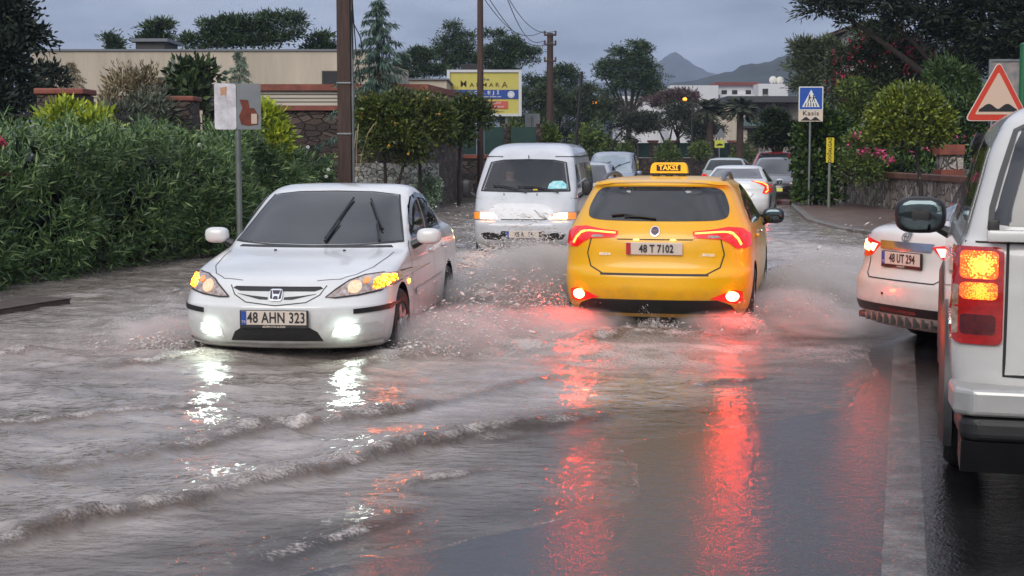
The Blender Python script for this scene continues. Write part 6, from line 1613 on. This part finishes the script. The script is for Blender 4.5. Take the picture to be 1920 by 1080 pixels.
# ================================================================== POLES, WIRES, SIGNS
M_WOOD = mat('creosoted_wood', (.065, .036, .026), .75, vary=.5, vscale=3, bump=.5, bscale=12, stretch=(6, 6, .5))
M_GALV = mat('galvanised_steel', (.22, .235, .24), .45, .6, vary=.3, vscale=3)
M_SIGNBACK = mat('sign_back_grey', (.20, .215, .225), .5, .3, vary=.25, vscale=2)
def poles():
    Y = 30; p = at(647, 300, Y); t = thing('utility_pole', 'thick brown utility pole with steel bands standing at the end of the hedge', 'utility pole', (p.x, Y, 0))
    MB().prism([(-.13, -.11), (.13, -.11), (.13, .11), (-.13, .11)], 'xy', -.2, 8.5).build('shaft', M_WOOD, t)
    for y in (156, 251): MB().box((0, 0, at(647, y, Y).z), (.29, .25, .035), bev=.008).build('band', M_GALV, t)
    MB().tube([(.165, -.02, -.2), (.165, -.02, 8.5)], .032, 10).build('conduit', M_GALV, t, True)
    cb = MB(); b = Vector((p.x, Y, 0))
    for pp in ([(659, -20), (661, 40), (676, 70), (680, 100), (672, 122), (663, 140)], [(660, -10), (664, 50), (668, 100), (674, 140), (676, 160)], [(659, 20), (660, 60), (662, 110)]):
        cb.tube([at(a, c, Y - .15) - b for a, c in pp], .012, 5)
    cb.build('cable', M_BLACK, t)
    Y = 48; p = at(901, 300, Y); t = thing('utility_pole', 'thin brown utility pole crossing in front of the yellow billboard', 'utility pole', (p.x, Y, 0))
    MB().tube([(0, 0, -.2), (0, 0, 5), (0, 0, 10)], [.115, .10, .085], 12).build('shaft', M_WOOD, t, True)
    Y = 75; p = at(1031, 300, Y); t = thing('utility_pole', 'brown utility pole with three insulator crossarms right of the billboard', 'utility pole', (p.x, Y, 0))
    zt = at(1030, 62, Y).z
    MB().tube([(0, 0, -.2), (0, 0, zt)], [.22, .15], 12).build('shaft', M_WOOD, t, True)
    tips = []
    for y in (66, 84, 115):
        z = at(1030, y, Y).z
        ca = MB().box((0, -.12, z), (.62, .1, .09), bev=.01).build('crossarm', M_WOOD, t)
        for s in (-1, 1):
            MB().lathe([(.02, 0), (.07, .03), (.04, .09), (.06, .13), (.0, .19)], (s * .27, -.12, z + .045), 'z', 10).build('insulator', mat('porcelain', (.12, .07, .05), .3), ca); tips.append(Vector((p.x + s * .27, Y - .12, z + .2)))
    for i, (tp, e) in enumerate(zip(tips[:4], [at(870, -60, 48), at(905, -95, 48), at(930, -60, 52), at(893, -40, 47)])):
        pts = [tp.lerp(e, k / 16) - Vector((0, 0, 1.0 * math.sin(math.pi * k / 16))) for k in range(17)]
        q = MB().tube(pts, .016, 4).build('power_line', M_BLACK); tag(q, ['lowest power line running from the crossarm pole to upper left', 'topmost power line from the crossarm pole to the sky', 'power line on the middle crossarm, outer side', 'power line on the middle crossarm, inner side'][[1, 0, 2, 3][i]], 'power line', 'power lines from the crossarm pole')
    Y = 60; a, b = at(1091, 134, Y), at(1080, 268, Y); t = thing('leaning_post', 'thin dark post leaning slightly right beyond the white van', 'post', (b.x, Y, 0))
    o = Vector(t.location); d = (a - b).normalized()
    q = MB().tube([b - d * (b.z / d.z) - o, a - o], [.085, .06], 8).build('shaft', M_BLACK, t)
    for i, (px, py, Y, lab) in enumerate(((1115, 192, 100, 'street lamp glowing orange in front of the big open pine'), (1284, 186, 100, 'street lamp glowing orange before the white building'))):
        p = at(px, py, Y); t = thing('street_lamp', lab, 'street lamp', (p.x + .5, Y, 0), 0, 'orange street lamps')
        MB().tube([(0, 0, 0), (0, 0, p.z + .1), (-.15, 0, p.z + .25), (-.5, 0, p.z + .15)], [.07, .05, .04, .04], 6).build('post', M_FRAME, t)
        MB().sup((-.5, -.05, p.z), (.15, .14, .11), 2.2, 12, 8).build('lamp', mat('sodium_lamp', (1, .6, .1), .3, emit=(1, .27, .01), estr=1.7), t)
poles()
def billboard():
    Y = 60; A, B = at(838, 131, Y), at(978, 218, Y); w, h = B.x - A.x, A.z - B.z; c = (A + B) / 2
    t = thing('billboard', 'yellow and blue school billboard in a white frame behind the thin pole', 'billboard', (c.x, Y, 0)); z = c.z
    fr = MB()
    for s in (-1, 1): fr.box((s * (w / 2 - .06), 0, z), (.12, .22, h)); fr.box((0, .002, z + s * (h / 2 - .05)), (w - .25, .2, .10))
    fr.build('frame', mat('billboard_frame', (.55, .56, .58), .5), t)
    MB().box((0, .03, z), (w - .22, .12, h - .18)).build('yellow_panel', mat('billboard_yellow', (.52, .46, .10), .5, vary=.05), t)
    u = (w - .24) / 1262 ; X = lambda px: (px - 865) * u; Z = lambda py: z + (535 - py) * u
    MB().box((0, -.045, Z(558)), (w - .25, .03, 165 * u)).build('blue_band', mat('billboard_blue', (.012, .055, .27), .5), t)
    ink, wh = mat('billboard_ink', (.07, .035, .02), .6), mat('billboard_white', (.66, .68, .7), .5)
    for s_, px, py, sz, m, sx, yy in (('the', 890, 285, .15, mat('billboard_navy', (.03, .04, .12), .6), 1.5, -.04), ('M', 483, 372, .36, ink, 1.0, -.04), ('A R M A R', 868, 388, .24, ink, 1.12, -.04), ('A', 1240, 388, .34, ink, 1.0, -.04), ('K O L E J İ', 850, 530, .19, wh, 1.5, -.066), ('Anaokulu  İlkokul  Ortaokul  Anadolu Lisesi', 850, 600, .078, wh, 1.02, -.066)):
        writing('lettering', s_, sz, m, t, (X(px), yy, Z(py)), (R(90), 0, 0), .003, sx, bold=.001)
    for px in (362, 1357):
        d = MB().lathe([(.0, -.012), (64 * u, -.012), (64 * u, .02)], (X(px), -.055, Z(562)), 'y', 28).build('round_emblem', wh, t)
        MB().lathe([(38 * u, -.02), (50 * u, -.02), (50 * u, .0)], (X(px), -.055, Z(562)), 'y', 24).build('emblem_ring', mat('emblem_grey', (.42, .45, .52), .5), d)
    rb = MB().box((X(1090), -.045, Z(752)), (420 * u, .03, 140 * u), bev=.012).build('red_box', mat('billboard_red', (.50, .09, .06), .5), t)
    writing('lettering', 'KAYIT', .10, wh, t, (X(1110), -.063, Z(718)), (R(90), 0, 0), .003, 1.1); writing('lettering', 'BAŞLADI', .085, wh, t, (X(1140), -.063, Z(785)), (R(90), 0, 0), .003, 1.1)
    MB().box((0, -.045, Z(872)), (700 * u, .012, 14 * u)).build('small_print', mat('billboard_olive', (.30, .26, .08), .6), t)
    for s in (-1, 1): MB().tube([(s * w * .3, .1, 0), (s * w * .3, .1, z)], .06, 8).build('leg', M_GALV, t)
    MB().box((-w * .18, .2, z + h / 2 + .12), (.8, .4, .22)).build('lamp_box', M_BLACK, t)
billboard()
def left_sign():
    Y = 21; p = at(447, 300, Y); t = thing('road_sign', 'blank weathered sign with two angled panels, one white and one grey, on a thin post', 'sign', (p.x, Y, 0))
    zt, z0 = at(447, 157, Y).z, at(447, 243, Y).z; h = zt - z0; zc = (zt + z0) / 2
    MB().tube([(0, 0, 0), (0, 0, zt + .02)], .043, 12).build('post', mat('dull_post', (.16, .18, .17), .5, .3, vary=.3, vscale=4), t, True)
    wl_ = MB().prism(rrect(-.02, .28, -h / 2, h / 2, .03), 'xz', -.006, .006).build('sign_panel', mat('stained_white_panel', (.74, .74, .77), .5, vary=.22, vscale=3.2, col2=(.36, .33, .34)), t); wl_.location = (-.03, -.055, zc); wl_.rotation_euler = (0, 0, R(180 + 14)); wl_['label'] = 'white stained left panel'
    wr = MB().prism(rrect(.0, .335, -h / 2, h / 2, .03), 'xz', -.006, .006).build('sign_panel', M_SIGNBACK, t); wr.location = (.0, -.058, zc); wr.rotation_euler = (0, 0, R(6)); wr['label'] = 'grey right panel with red-brown patch'
    pt = MB().prism([(.04, .10), (.08, -.02), (.03, -.14), (.06, -.25), (.16, -.27), (.29, -.25), (.30, -.12), (.24, -.02), (.18, -.02), (.16, .09)], 'xz', -.012, -.0065).build('rust_patch', mat('rust_patch', (.15, .030, .012), .7, vary=.4, vscale=9), wr)
    MB().prism(rrect(.20, .28, -.24, -.10, .01), 'xz', -.016, -.0125).build('pale_sticker', mat('pale_sticker', (.5, .38, .30), .6), wr)
    st = MB().prism([(.10, .28), (.20, .26), (.19, .15), (.14, .17), (.12, .12)], 'xz', .0065, .010).build('torn_patch', mat('torn_patch', (.50, .28, .16), .7), wl_)
left_sign()
def crossing_sign():
    Y = 44.0; A, B = at(1498, 163, Y), at(1543, 206, Y); s = B.x - A.x; c = (A + B) / 2; z = c.z
    t = thing('crossing_sign', 'blue pedestrian crossing sign with a Kasis hump plate below, by the ivy', 'sign', (c.x, Y, 0))
    MB().tube([(0, .05, 0), (0, .05, A.z - .02)], .035, 10).build('post', M_GALV, t, True)
    wh, bl, bk = mat('sign_white', (.70, .70, .68), .45), mat('sign_blue', (.012, .075, .36), .45), mat('sign_black', (.012, .012, .012), .5)
    MB().prism(rrect(-s / 2, s / 2, z - s * .48, z + s * .48, .03), 'xz', -.01, .01).build('sign_plate', wh, t)
    f = MB().prism(rrect(-s * .46, s * .46, z - s * .44, z + s * .44, .025), 'xz', -.013, -.0105).build('blue_field', bl, t)
    MB().prism([(-s * .36, z - s * .35), (s * .36, z - s * .35), (0, z + s * .36)], 'xz', -.017, -.0135).build('white_triangle', wh, f)
    fig = MB()
    for k in range(5):
        x = (-.24 + .12 * k) * s; fig.prism([(x - .028 * s, z - .33 * s), (x + .02 * s, z - .33 * s), (x * .8 + .012 * s, z - .18 * s), (x * .8 - .02 * s, z - .18 * s)], 'xz', -.020, -.0175)
    for x, sc in ((-.07, 1.), (.10, .85)):
        q = lambda a, b: ((x + a * sc) * s, z + (b * sc - .02) * s)
        fig.prism([q(-.035, .0), q(.035, .0), q(.03, .11), q(-.03, .11)], 'xz', -.0205, -.0175)
        fig.prism(ell((x) * s, z + (.15 * sc - .02) * s, .03 * s, .03 * s, 10), 'xz', -.0205, -.0175)
        for a in (((-.03, 0), (0, .0), (-.05, -.15), (-.085, -.15)), ((0, 0), (.03, 0), (.085, -.15), (.05, -.15)), ((.02, .1), (.02, .06), (.10, .01), (.10, .04))):
            fig.prism([q(*w) for w in a], 'xz', -.021, -.0175)
    fig.build('walking_figures', bk, f)
    zb = at(1520, 217, Y).z; h = at(1520, 206.5, Y).z - at(1520, 228, Y).z
    pl = MB().prism(rrect(-s / 2, s / 2, zb - h / 2, zb + h / 2, .02), 'xz', -.01, .01).build('hump_plate', mat('sign_cream', (.62, .52, .42), .5), t)
    writing('lettering', 'Kasis', .185, bk, pl, (0, -.014, zb + h * .20), (R(90), 0, 0), .002, 1.15, 1.12, bold=.002)
    MB().prism([(-.29, zb - .145)] + [(x, zb - .145 + .025 + .085 * (math.cos(x / .28 * 2 * math.pi + math.pi) * .5 + .5)) for x in np.linspace(-.28, .28, 25)] + [(.29, zb - .145)], 'xz', -.014, -.0105).build('hump_symbol', bk, pl)
crossing_sign()
def marker_post():
    Y = 42.5; p = at(1556, 300, Y); t = thing('marker_post', 'thin post carrying a narrow yellow plate with black lettering beside the ivy', 'sign', (p.x, Y, .1))
    z0, z1 = at(1556, 305, Y).z - .1, at(1556, 258, Y).z - .1
    MB().tube([(0, .03, -.1), (0, .03, z1)], .04, 8).build('post', mat('grey_green_post', (.17, .19, .15), .6), t, True)
    pl = MB().prism(rrect(-.11, .11, z0, z1, .015), 'xz', -.012, .012).build('yellow_plate', mat('marker_yellow', (.66, .52, .02), .5), t)
    writing('lettering', 'DOĞALGAZ', .13, M_INK, pl, (0, -.016, (z0 + z1) / 2), (R(90), R(-90), 0), .002, 1.0, bold=.002)
marker_post()
def hump_triangle():
    Y = 19.2; A = at(1808, 227, Y); C = at(1873, 113, Y); hw = C.x - A.x; h = C.z - A.z
    t = thing('warning_sign', 'red-bordered triangular hump warning sign above the pickup roof', 'sign', (C.x, Y, 0))
    def tri(k, r):
        cz = A.z + h * .36; P = [Vector((-hw, A.z)), Vector((hw, A.z)), Vector((0, C.z))]; P = [Vector((0, cz)) + (p - Vector((0, cz))) * k for p in P]; out = []
        for i in range(3):
            a, b, c = P[i - 1], P[i], P[(i + 1) % 3]
            u, v = (a - b).normalized(), (c - b).normalized()
            for q in np.linspace(0, 1, 5): s = b + u * r * (1 - q) ** 2 + v * r * q ** 2; out.append((s.x, s.y))
        return out
    MB().prism(tri(1, .09), 'xz', -.01, .01).build('sign_plate', mat('sign_rim', (.62, .55, .48), .45), t)
    MB().prism(tri(.965, .08), 'xz', -.013, -.0105).build('red_border', mat('sign_red', (.55, .045, .02), .4), t)
    inn = MB().prism(tri(.70, .03), 'xz', -.017, -.0135).build('cream_field', mat('sign_peach', (.62, .45, .34), .45), t)
    z = A.z + h * .155
    xs = np.linspace(-.24, .24, 33)
    MB().prism([(-.25, z)] + [(x, z + .035 + .065 * (math.cos(x / .24 * 2 * math.pi + math.pi) * .5 + .5) ** .8) for x in xs] + [(.25, z)], 'xz', -.021, -.0175).build('hump_symbol', M_INK, inn)
    MB().tube([(0, .05, 0), (0, .05, C.z - .1)], .04, 10).build('post', M_GALV, t, True)
    Y = 26; a, b = at(1855, 111, Y), at(1914, 190, Y); c = (a + b) / 2; w, hh = b.x - a.x, a.z - b.z
    t = thing('notice_board', 'grey-framed portrait notice board behind the red warning triangle', 'sign', (c.x, Y, 0))
    fr = MB()
    for s in (-1, 1): fr.box((s * (w / 2 - .02), 0, c.z), (.04, .05, hh)); fr.box((0, .002, c.z + s * (hh / 2 - .02)), (w - .085, .045, .04))
    fr.build('frame', M_SIGNBACK, t); MB().box((0, .012, c.z), (w - .06, .02, hh - .06)).build('panel', mat('notice_panel', (.10, .11, .12), .4, vary=.7, vscale=5, col2=(.32, .27, .24)), t)
    for s in (-1, 1): MB().tube([(s * w * .35, .05, 0), (s * w * .35, .05, c.z)], .025, 8).build('leg', M_GALV, t)
    Y = 22; p = at(1918, 150, Y); t = thing('green_pole', 'bright green steel pole at the right edge beside the warning triangle', 'pole', (p.x, Y, 0))
    MB().tube([(0, 0, 0), (0, 0, at(1918, 86, Y).z)], .055, 14).build('shaft', mat('green_pole_paint', (.012, .12, .045), .35), t, True)
    MB().lathe([(.06, 0), (.06, .03), (0, .05)], (0, 0, at(1918, 86, Y).z), 'z', 14).build('cap', mat('green_pole_paint', (.012, .12, .045)), t, True)
hump_triangle()
def far_signs():
    Y = 62; a, b = at(984, 213, Y), at(1012, 257, Y); c = (a + b) / 2; t = thing('road_sign', 'grey back of a rectangular road sign just above the white van roof', 'sign', (c.x, Y, 0))
    MB().prism(rrect(a.x - c.x, b.x - c.x, b.z, a.z, .03), 'xz', -.01, .01).build('sign_plate', M_SIGNBACK, t)
    MB().tube([(0, -.05, 0), (0, -.05, a.z - .1)], .04, 8).build('post', M_GALV, t, True)
    MB().box((0, -.03, c.z), (.06, .05, .5), bev=.01).build('bracket', M_FRAME, t)
    Y = 88; p = at(1349, 270, Y); t = thing('warning_sign', 'small yellow hump plate under a triangular sign back near the far wall', 'sign', (p.x, Y, 0))
    a, b, c = at(1340, 258, Y), at(1362, 258, Y), at(1352, 240, Y)
    MB().prism([(a.x - p.x, a.z), (b.x - p.x, a.z), (c.x - p.x, c.z)], 'xz', -.01, .01).build('triangle', M_SIGNBACK, t)
    a, b = at(1340, 263, Y), at(1358, 277, Y)
    f = MB().prism(rrect(a.x - p.x, b.x - p.x, b.z, a.z, .03), 'xz', -.01, .01).build('yellow_plate', mat('hump_yellow', (.5, .52, .05), .5), t)
    MB().prism([(-.2, b.z + .12), (.2, b.z + .12), (.18, b.z + .22), (.0, b.z + .26), (-.18, b.z + .18)], 'xz', -.016, -.0105).build('hump_symbol', M_INK, f)
    MB().tube([(0, .05, 0), (0, .05, c.z - .1)], .04, 8).build('post', M_GALV, t, True)
far_signs()

# ================================================================== SPRAY THROWN UP BY THE WHEELS
M_DROP = mat('spray_water', (.66, .61, .58), .25, spec=.6)
def mist_mat(name, dens, scale):
    m = bpy.data.materials.new(name); m.use_nodes = True; nt = m.node_tree; N, L = nt.nodes, nt.links; N.clear()
    o = N.new('ShaderNodeOutputMaterial'); v = N.new('ShaderNodeVolumePrincipled'); L.new(v.outputs[0], o.inputs['Volume'])
    v.inputs['Color'].default_value = (.97, .92, .89, 1); v.inputs['Anisotropy'].default_value = .2
    tc = N.new('ShaderNodeTexCoord'); nz = N.new('ShaderNodeTexNoise'); nz.inputs['Scale'].default_value = scale; nz.inputs['Detail'].default_value = 6; nz.inputs['Roughness'].default_value = .68
    L.new(tc.outputs['Object'], nz.inputs['Vector'])
    ln = N.new('ShaderNodeVectorMath'); ln.operation = 'LENGTH'; L.new(tc.outputs['Object'], ln.inputs[0])
    f = N.new('ShaderNodeMapRange'); f.inputs[1].default_value = 1.; f.inputs[2].default_value = .15; f.inputs[3].default_value = 0; f.inputs[4].default_value = 1; L.new(ln.outputs['Value'], f.inputs[0])
    g = N.new('ShaderNodeMapRange'); g.inputs[1].default_value = .36; g.inputs[2].default_value = .68; g.inputs[3].default_value = 0; g.inputs[4].default_value = dens; L.new(nz.outputs[0], g.inputs[0])
    mu = N.new('ShaderNodeMath'); mu.operation = 'MULTIPLY'; L.new(f.outputs[0], mu.inputs[0]); L.new(g.outputs[0], mu.inputs[1]); L.new(mu.outputs[0], v.inputs['Density'])
    return m
M_MIST = mist_mat('spray_mist', 24., 3.2)
M_SHEET = mat('sheet_water', (.62, .56, .52), .2, spec=.7, vary=.4, vscale=9, bump=.6, bscale=24, alpha=.92)
def spray(label, jets, mists, seed, sheets=()):
    """jets: (origin, direction, speed, spread, count, drop size, longest flight)"""
    rng = np.random.default_rng(seed); VV, FF, n0 = [], [], 0
    octV = np.array([(1, 0, 0), (-1, 0, 0), (0, 1, 0), (0, -1, 0), (0, 0, 1), (0, 0, -1)], float)
    octF = np.array([(0, 2, 4), (2, 1, 4), (1, 3, 4), (3, 0, 4), (2, 0, 5), (1, 2, 5), (3, 1, 5), (0, 3, 5)])
    for (o, d, sp, spread, cnt, sz, tm) in jets:
        d = np.array(d, float); d /= np.linalg.norm(d); cnt = int(cnt * 3.2); sz = sz * .36
        ns = max(6, cnt // 60)                                           # droplets travel in ragged strings
        sv = d * sp * (.45 + .75 * rng.random((ns, 1))) + rng.normal(size=(ns, 3)) * spread * sp
        so = np.array(o) + rng.normal(size=(ns, 3)) * np.array([.09, .16, .02])
        k = rng.integers(0, ns, cnt); t = (rng.random(cnt) ** .75 * tm)[:, None]
        v = sv[k] + rng.normal(size=(cnt, 3)) * .10 * sp
        p = so[k] + v * t - np.array([0, 0, 4.9]) * t * t + rng.normal(size=(cnt, 3)) * .012
        vel = v - np.array([0, 0, 9.8]) * t
        okk = p[:, 2] > .09; p, vel, t = p[okk], vel[okk], t[okk]; c = len(p)
        r = sz * np.exp(rng.normal(size=(c, 1)) * .55) * (1.25 - .7 * t / tm)
        e = unit(vel); a = unit(np.cross(e, rng.normal(size=(c, 3)))); b = np.cross(e, a)
        st = 1.5 + 3.2 * rng.random((c, 1)) ** 1.5
        V = p[:, None] + octV[None, :, 0:1] * (e * r * st)[:, None] + octV[None, :, 1:2] * (a * r)[:, None] + octV[None, :, 2:3] * (b * r)[:, None]
        VV.append(V.reshape(-1, 3)); FF.append((octF[None] + (n0 + 6 * np.arange(c))[:, None, None]).reshape(-1, 3)); n0 += 6 * c
    o = Vector(jets[0][0]); t = thing('splash_spray', label, 'splash', o); t['kind'] = 'stuff'
    # torn sheets of water leaving the wheel
    SV, SF, m0 = [], [], 0
    for q, (so_, d, sp, L_, tm) in enumerate(sheets):
        d = np.array(d, float); d /= np.linalg.norm(d); along_ = np.array(L_, float)
        for lay in range(4):
            sd_ = seed * 7 + q * 31 + lay * 5; na, nt_ = 150, 70
            A_, T_ = np.meshgrid(np.linspace(-.5, .5, na), np.linspace(0, 1, nt_), indexing='ij')
            ln_ = np.linalg.norm(along_)
            spd = sp * (.62 + .28 * lay / 2 + .75 * (vnoise(A_ * ln_ * 2.2 + lay * 9, A_ * 0 + sd_, sd_) - .35)) * (1 - .8 * np.abs(2 * A_) ** 2.5)
            t_ = T_ * tm * (.7 + .5 * vnoise(A_ * ln_ * 3, A_ * 0, sd_ + 1))
            dirs = d[None, None] + along_[None, None] / ln_ * (A_ * .5 + .5 * fbm(A_ * ln_ * 2, T_ * 1.2, 3, sd_ + 2))[..., None] + np.array([0, 0, 1.]) * (.55 * fbm(A_ * ln_ * 3, T_ * .8, 3, sd_ + 3))[..., None]
            P_ = np.array(so_) + A_[..., None] * along_ + dirs * (spd * t_)[..., None]
            P_[..., 2] -= 4.9 * t_ ** 2
            P_ += .22 * (.25 + T_[..., None]) * np.stack([fbm(A_ * ln_ * 7 + k * 5, T_ * 6, 4, sd_ + 4 + k, .65) for k in range(3)], -1)
            hole = vnoise(A_ * ln_ * 9, T_ * 5, sd_ + 8) * .35 + vnoise(A_ * ln_ * 26, T_ * 13, sd_ + 9) * .40 + vnoise(A_ * ln_ * 60, T_ * 34, sd_ + 10) * .25
            live = (hole > .47 + .25 * T_ ** 1.2) & (P_[..., 2] > .06)
            Fq = grid_faces(na, nt_); Fq = Fq[live.ravel()[Fq].all(1)]
            if len(Fq): SV.append(P_.reshape(-1, 3)); SF.append(Fq + m0); m0 += na * nt_
    if SF:
        qv, qf = np.concatenate(SV) - np.array(o), np.concatenate(SF)
        us = np.unique(qf); ix = np.full(len(qv), -1); ix[us] = np.arange(len(us))
        so2 = arrays('water_sheet', qv[us], ix[qf], M_SHEET, t, True)
        md = so2.modifiers.new('solid', 'SOLIDIFY'); md.thickness = .006; md.offset = 0
    q = arrays('droplets', np.concatenate(VV) - np.array(o), np.concatenate(FF), M_DROP, t, True)
    for (c, rad) in mists:
        m = MB().sup((0, 0, 0), (1, 1, 1), 2, 20, 12).build('mist', M_MIST, t); m.location = Vector(c) - o; m.scale = rad
    return t
def loc_of(cat_name, i=0):
    return [o for o in COL.objects if o.name.split('.')[0] == cat_name][i]
def w_of(o, p):
    bpy.context.view_layer.update(); return o.matrix_world @ Vector(p)
def dir_of(o, d): return o.matrix_world.to_3x3() @ Vector(d)
bpy.context.view_layer.update()
civ, tax = loc_of('saloon_car'), loc_of('taxi')
cw = lambda *p: tuple(w_of(civ, p)); cd = lambda *d: tuple(dir_of(civ, d))
tw = lambda *p: tuple(w_of(tax, p)); td = lambda *d: tuple(dir_of(tax, d))
spray('low brown splash peeling off the white saloon front wheel beside the taxi side', [
    (cw(-.90, 1.25, .12), cd(-1, -.25, .62), 2.6, .26, 2600, .0085, .48), (cw(-.88, 1.5, .12), cd(-1, .35, .3), 2.0, .28, 1500, .009, .34),
    (cw(-.90, -1.2, .12), cd(-1, -.6, .7), 2.5, .28, 2000, .009, .46)],
    [(cw(-1.15, 1.2, .17), (.6, .7, .24)), (cw(-1.25, .1, .15), (.6, 1.0, .2)), (cw(-1.3, -1.3, .25), (.75, .9, .34)), (cw(-1.9, -.4, .13), (.7, 1.1, .17))], 201,
    [(cw(-.93, 1.15, .09), cd(-1, -.3, .45), 2.3, cd(0, .75, 0), .34), (cw(-.95, -1.4, .09), cd(-1, -.4, .5), 2.2, cd(0, .9, 0), .34)])
spray('small splash at the outer front corner of the white saloon, hedge side', [
    (cw(.92, 1.5, .12), cd(1, .25, .45), 2.0, .25, 1300, .0085, .36), (cw(.95, 1.0, .12), cd(1, -.3, .35), 1.8, .25, 800, .0085, .3)], [(cw(1.15, 1.3, .17), (.5, .5, .18))], 202, [(cw(.95, 1.35, .09), cd(1, .1, .35), 1.9, cd(0, .8, 0), .3)])
spray('tall grey-brown splash fanning out left of the taxi towards the white van', [
    (tw(-.92, -1.1, .12), td(-1, -.15, .85), 3.3, .22, 4200, .0095, .62), (tw(-.92, -1.5, .12), td(-.7, -.6, .8), 2.6, .25, 2400, .0095, .5),
    (tw(-.92, 1.4, .12), td(-1, -.1, .80), 3.6, .22, 3800, .0105, .66), (tw(-.9, .3, .12), td(-1, -.1, .9), 2.8, .3, 2200, .0095, .55)],
    [(tw(-1.35, -1.2, .38), (.62, .8, .5)), (tw(-1.6, .4, .30), (.75, 1.2, .36)), (tw(-1.25, -.4, .35), (.5, .8, .45)), (tw(-1.9, 1.4, .22), (.6, 1.0, .26))], 203,
    [(tw(-.95, -1.3, .09), td(-1, -.2, .62), 3.0, td(0, 1.1, 0), .46), (tw(-.95, 1.4, .09), td(-1, -.1, .65), 3.3, td(0, 1.0, 0), .5)])
spray('pale splash fanning out right of the taxi towards the turning saloon', [
    (tw(.92, -1.1, .12), td(1, -.2, .55), 2.4, .25, 1900, .0095, .45), (tw(.92, 1.4, .12), td(1, -.25, .62), 3.3, .22, 3400, .0105, .6), (tw(.9, .3, .12), td(1, -.3, .5), 2.5, .28, 1800, .0095, .48)],
    [(tw(1.5, .5, .24), (.75, 1.2, .34)), (tw(1.8, 1.6, .28), (.9, 1.3, .4)), (tw(1.2, -1.2, .2), (.6, .7, .25)), (tw(2.1, .2, .14), (.9, 1.2, .18)), (tw(1.5, -1.4, .12), (.8, .7, .15))], 204,
    [(tw(.95, -1.2, .09), td(1, -.25, .45), 2.3, td(0, .9, 0), .34), (tw(.95, .2, .09), td(1, -.2, .42), 2.3, td(0, 1.6, 0), .36), (tw(.95, 1.4, .09), td(1, -.2, .55), 3.2, td(0, .9, 0), .46)])
spray('churned spray hanging under the taxi rear bumper', [
    (tw(-.75, -1.7, .12), td(-.1, -1, .5), 1.8, .32, 1500, .008, .32), (tw(.75, -1.7, .12), td(.1, -1, .5), 1.8, .32, 1500, .008, .32), (tw(0, -1.9, .12), td(0, -1, .3), 1.4, .4, 1200, .008, .28)],
    [(tw(-.6, -2.0, .16), (.45, .35, .14)), (tw(.6, -2.0, .16), (.45, .35, .14))], 205)
vw = lambda *p: tuple(w_of(van_t, p)); vd = lambda *d: tuple(dir_of(van_t, d))
spray('dark-flecked splash bursting against the front bumper of the white van', [
    (vw(-.3, 2.45, .12), vd(.1, 1, 1.1), 2.0, .34, 1300, .013, .4), (vw(-.8, 2.2, .12), vd(-1, .4, .9), 2.4, .28, 1300, .013, .45), (vw(.3, 2.4, .12), vd(.3, 1, .5), 1.8, .34, 1200, .013, .36)],
    [(vw(-.5, 2.8, .15), (.8, .4, .16))], 206, [(vw(-.2, 2.4, .09), vd(.0, 1, .6), 1.9, vd(1.3, 0, 0), .34), (vw(-.9, 2.1, .09), vd(-1, .5, .7), 2.4, vd(.3, .8, 0), .4)])
# ================================================================== THE AIR
def haze():
    o = MB().box((0, 1600, 108), (5200, 3420, 222)).build('haze')
    m = bpy.data.materials.new('hazy_air'); m.use_nodes = True; nt = m.node_tree; nt.nodes.clear()
    out = nt.nodes.new('ShaderNodeOutputMaterial'); v = nt.nodes.new('ShaderNodeVolumePrincipled'); nt.links.new(v.outputs[0], out.inputs['Volume'])
    v.inputs['Color'].default_value = (.50, .60, .80, 1); v.inputs['Density'].default_value = .0003; v.inputs['Anisotropy'].default_value = .0
    o.data.materials.append(m); tag(o, kind='stuff')
haze()
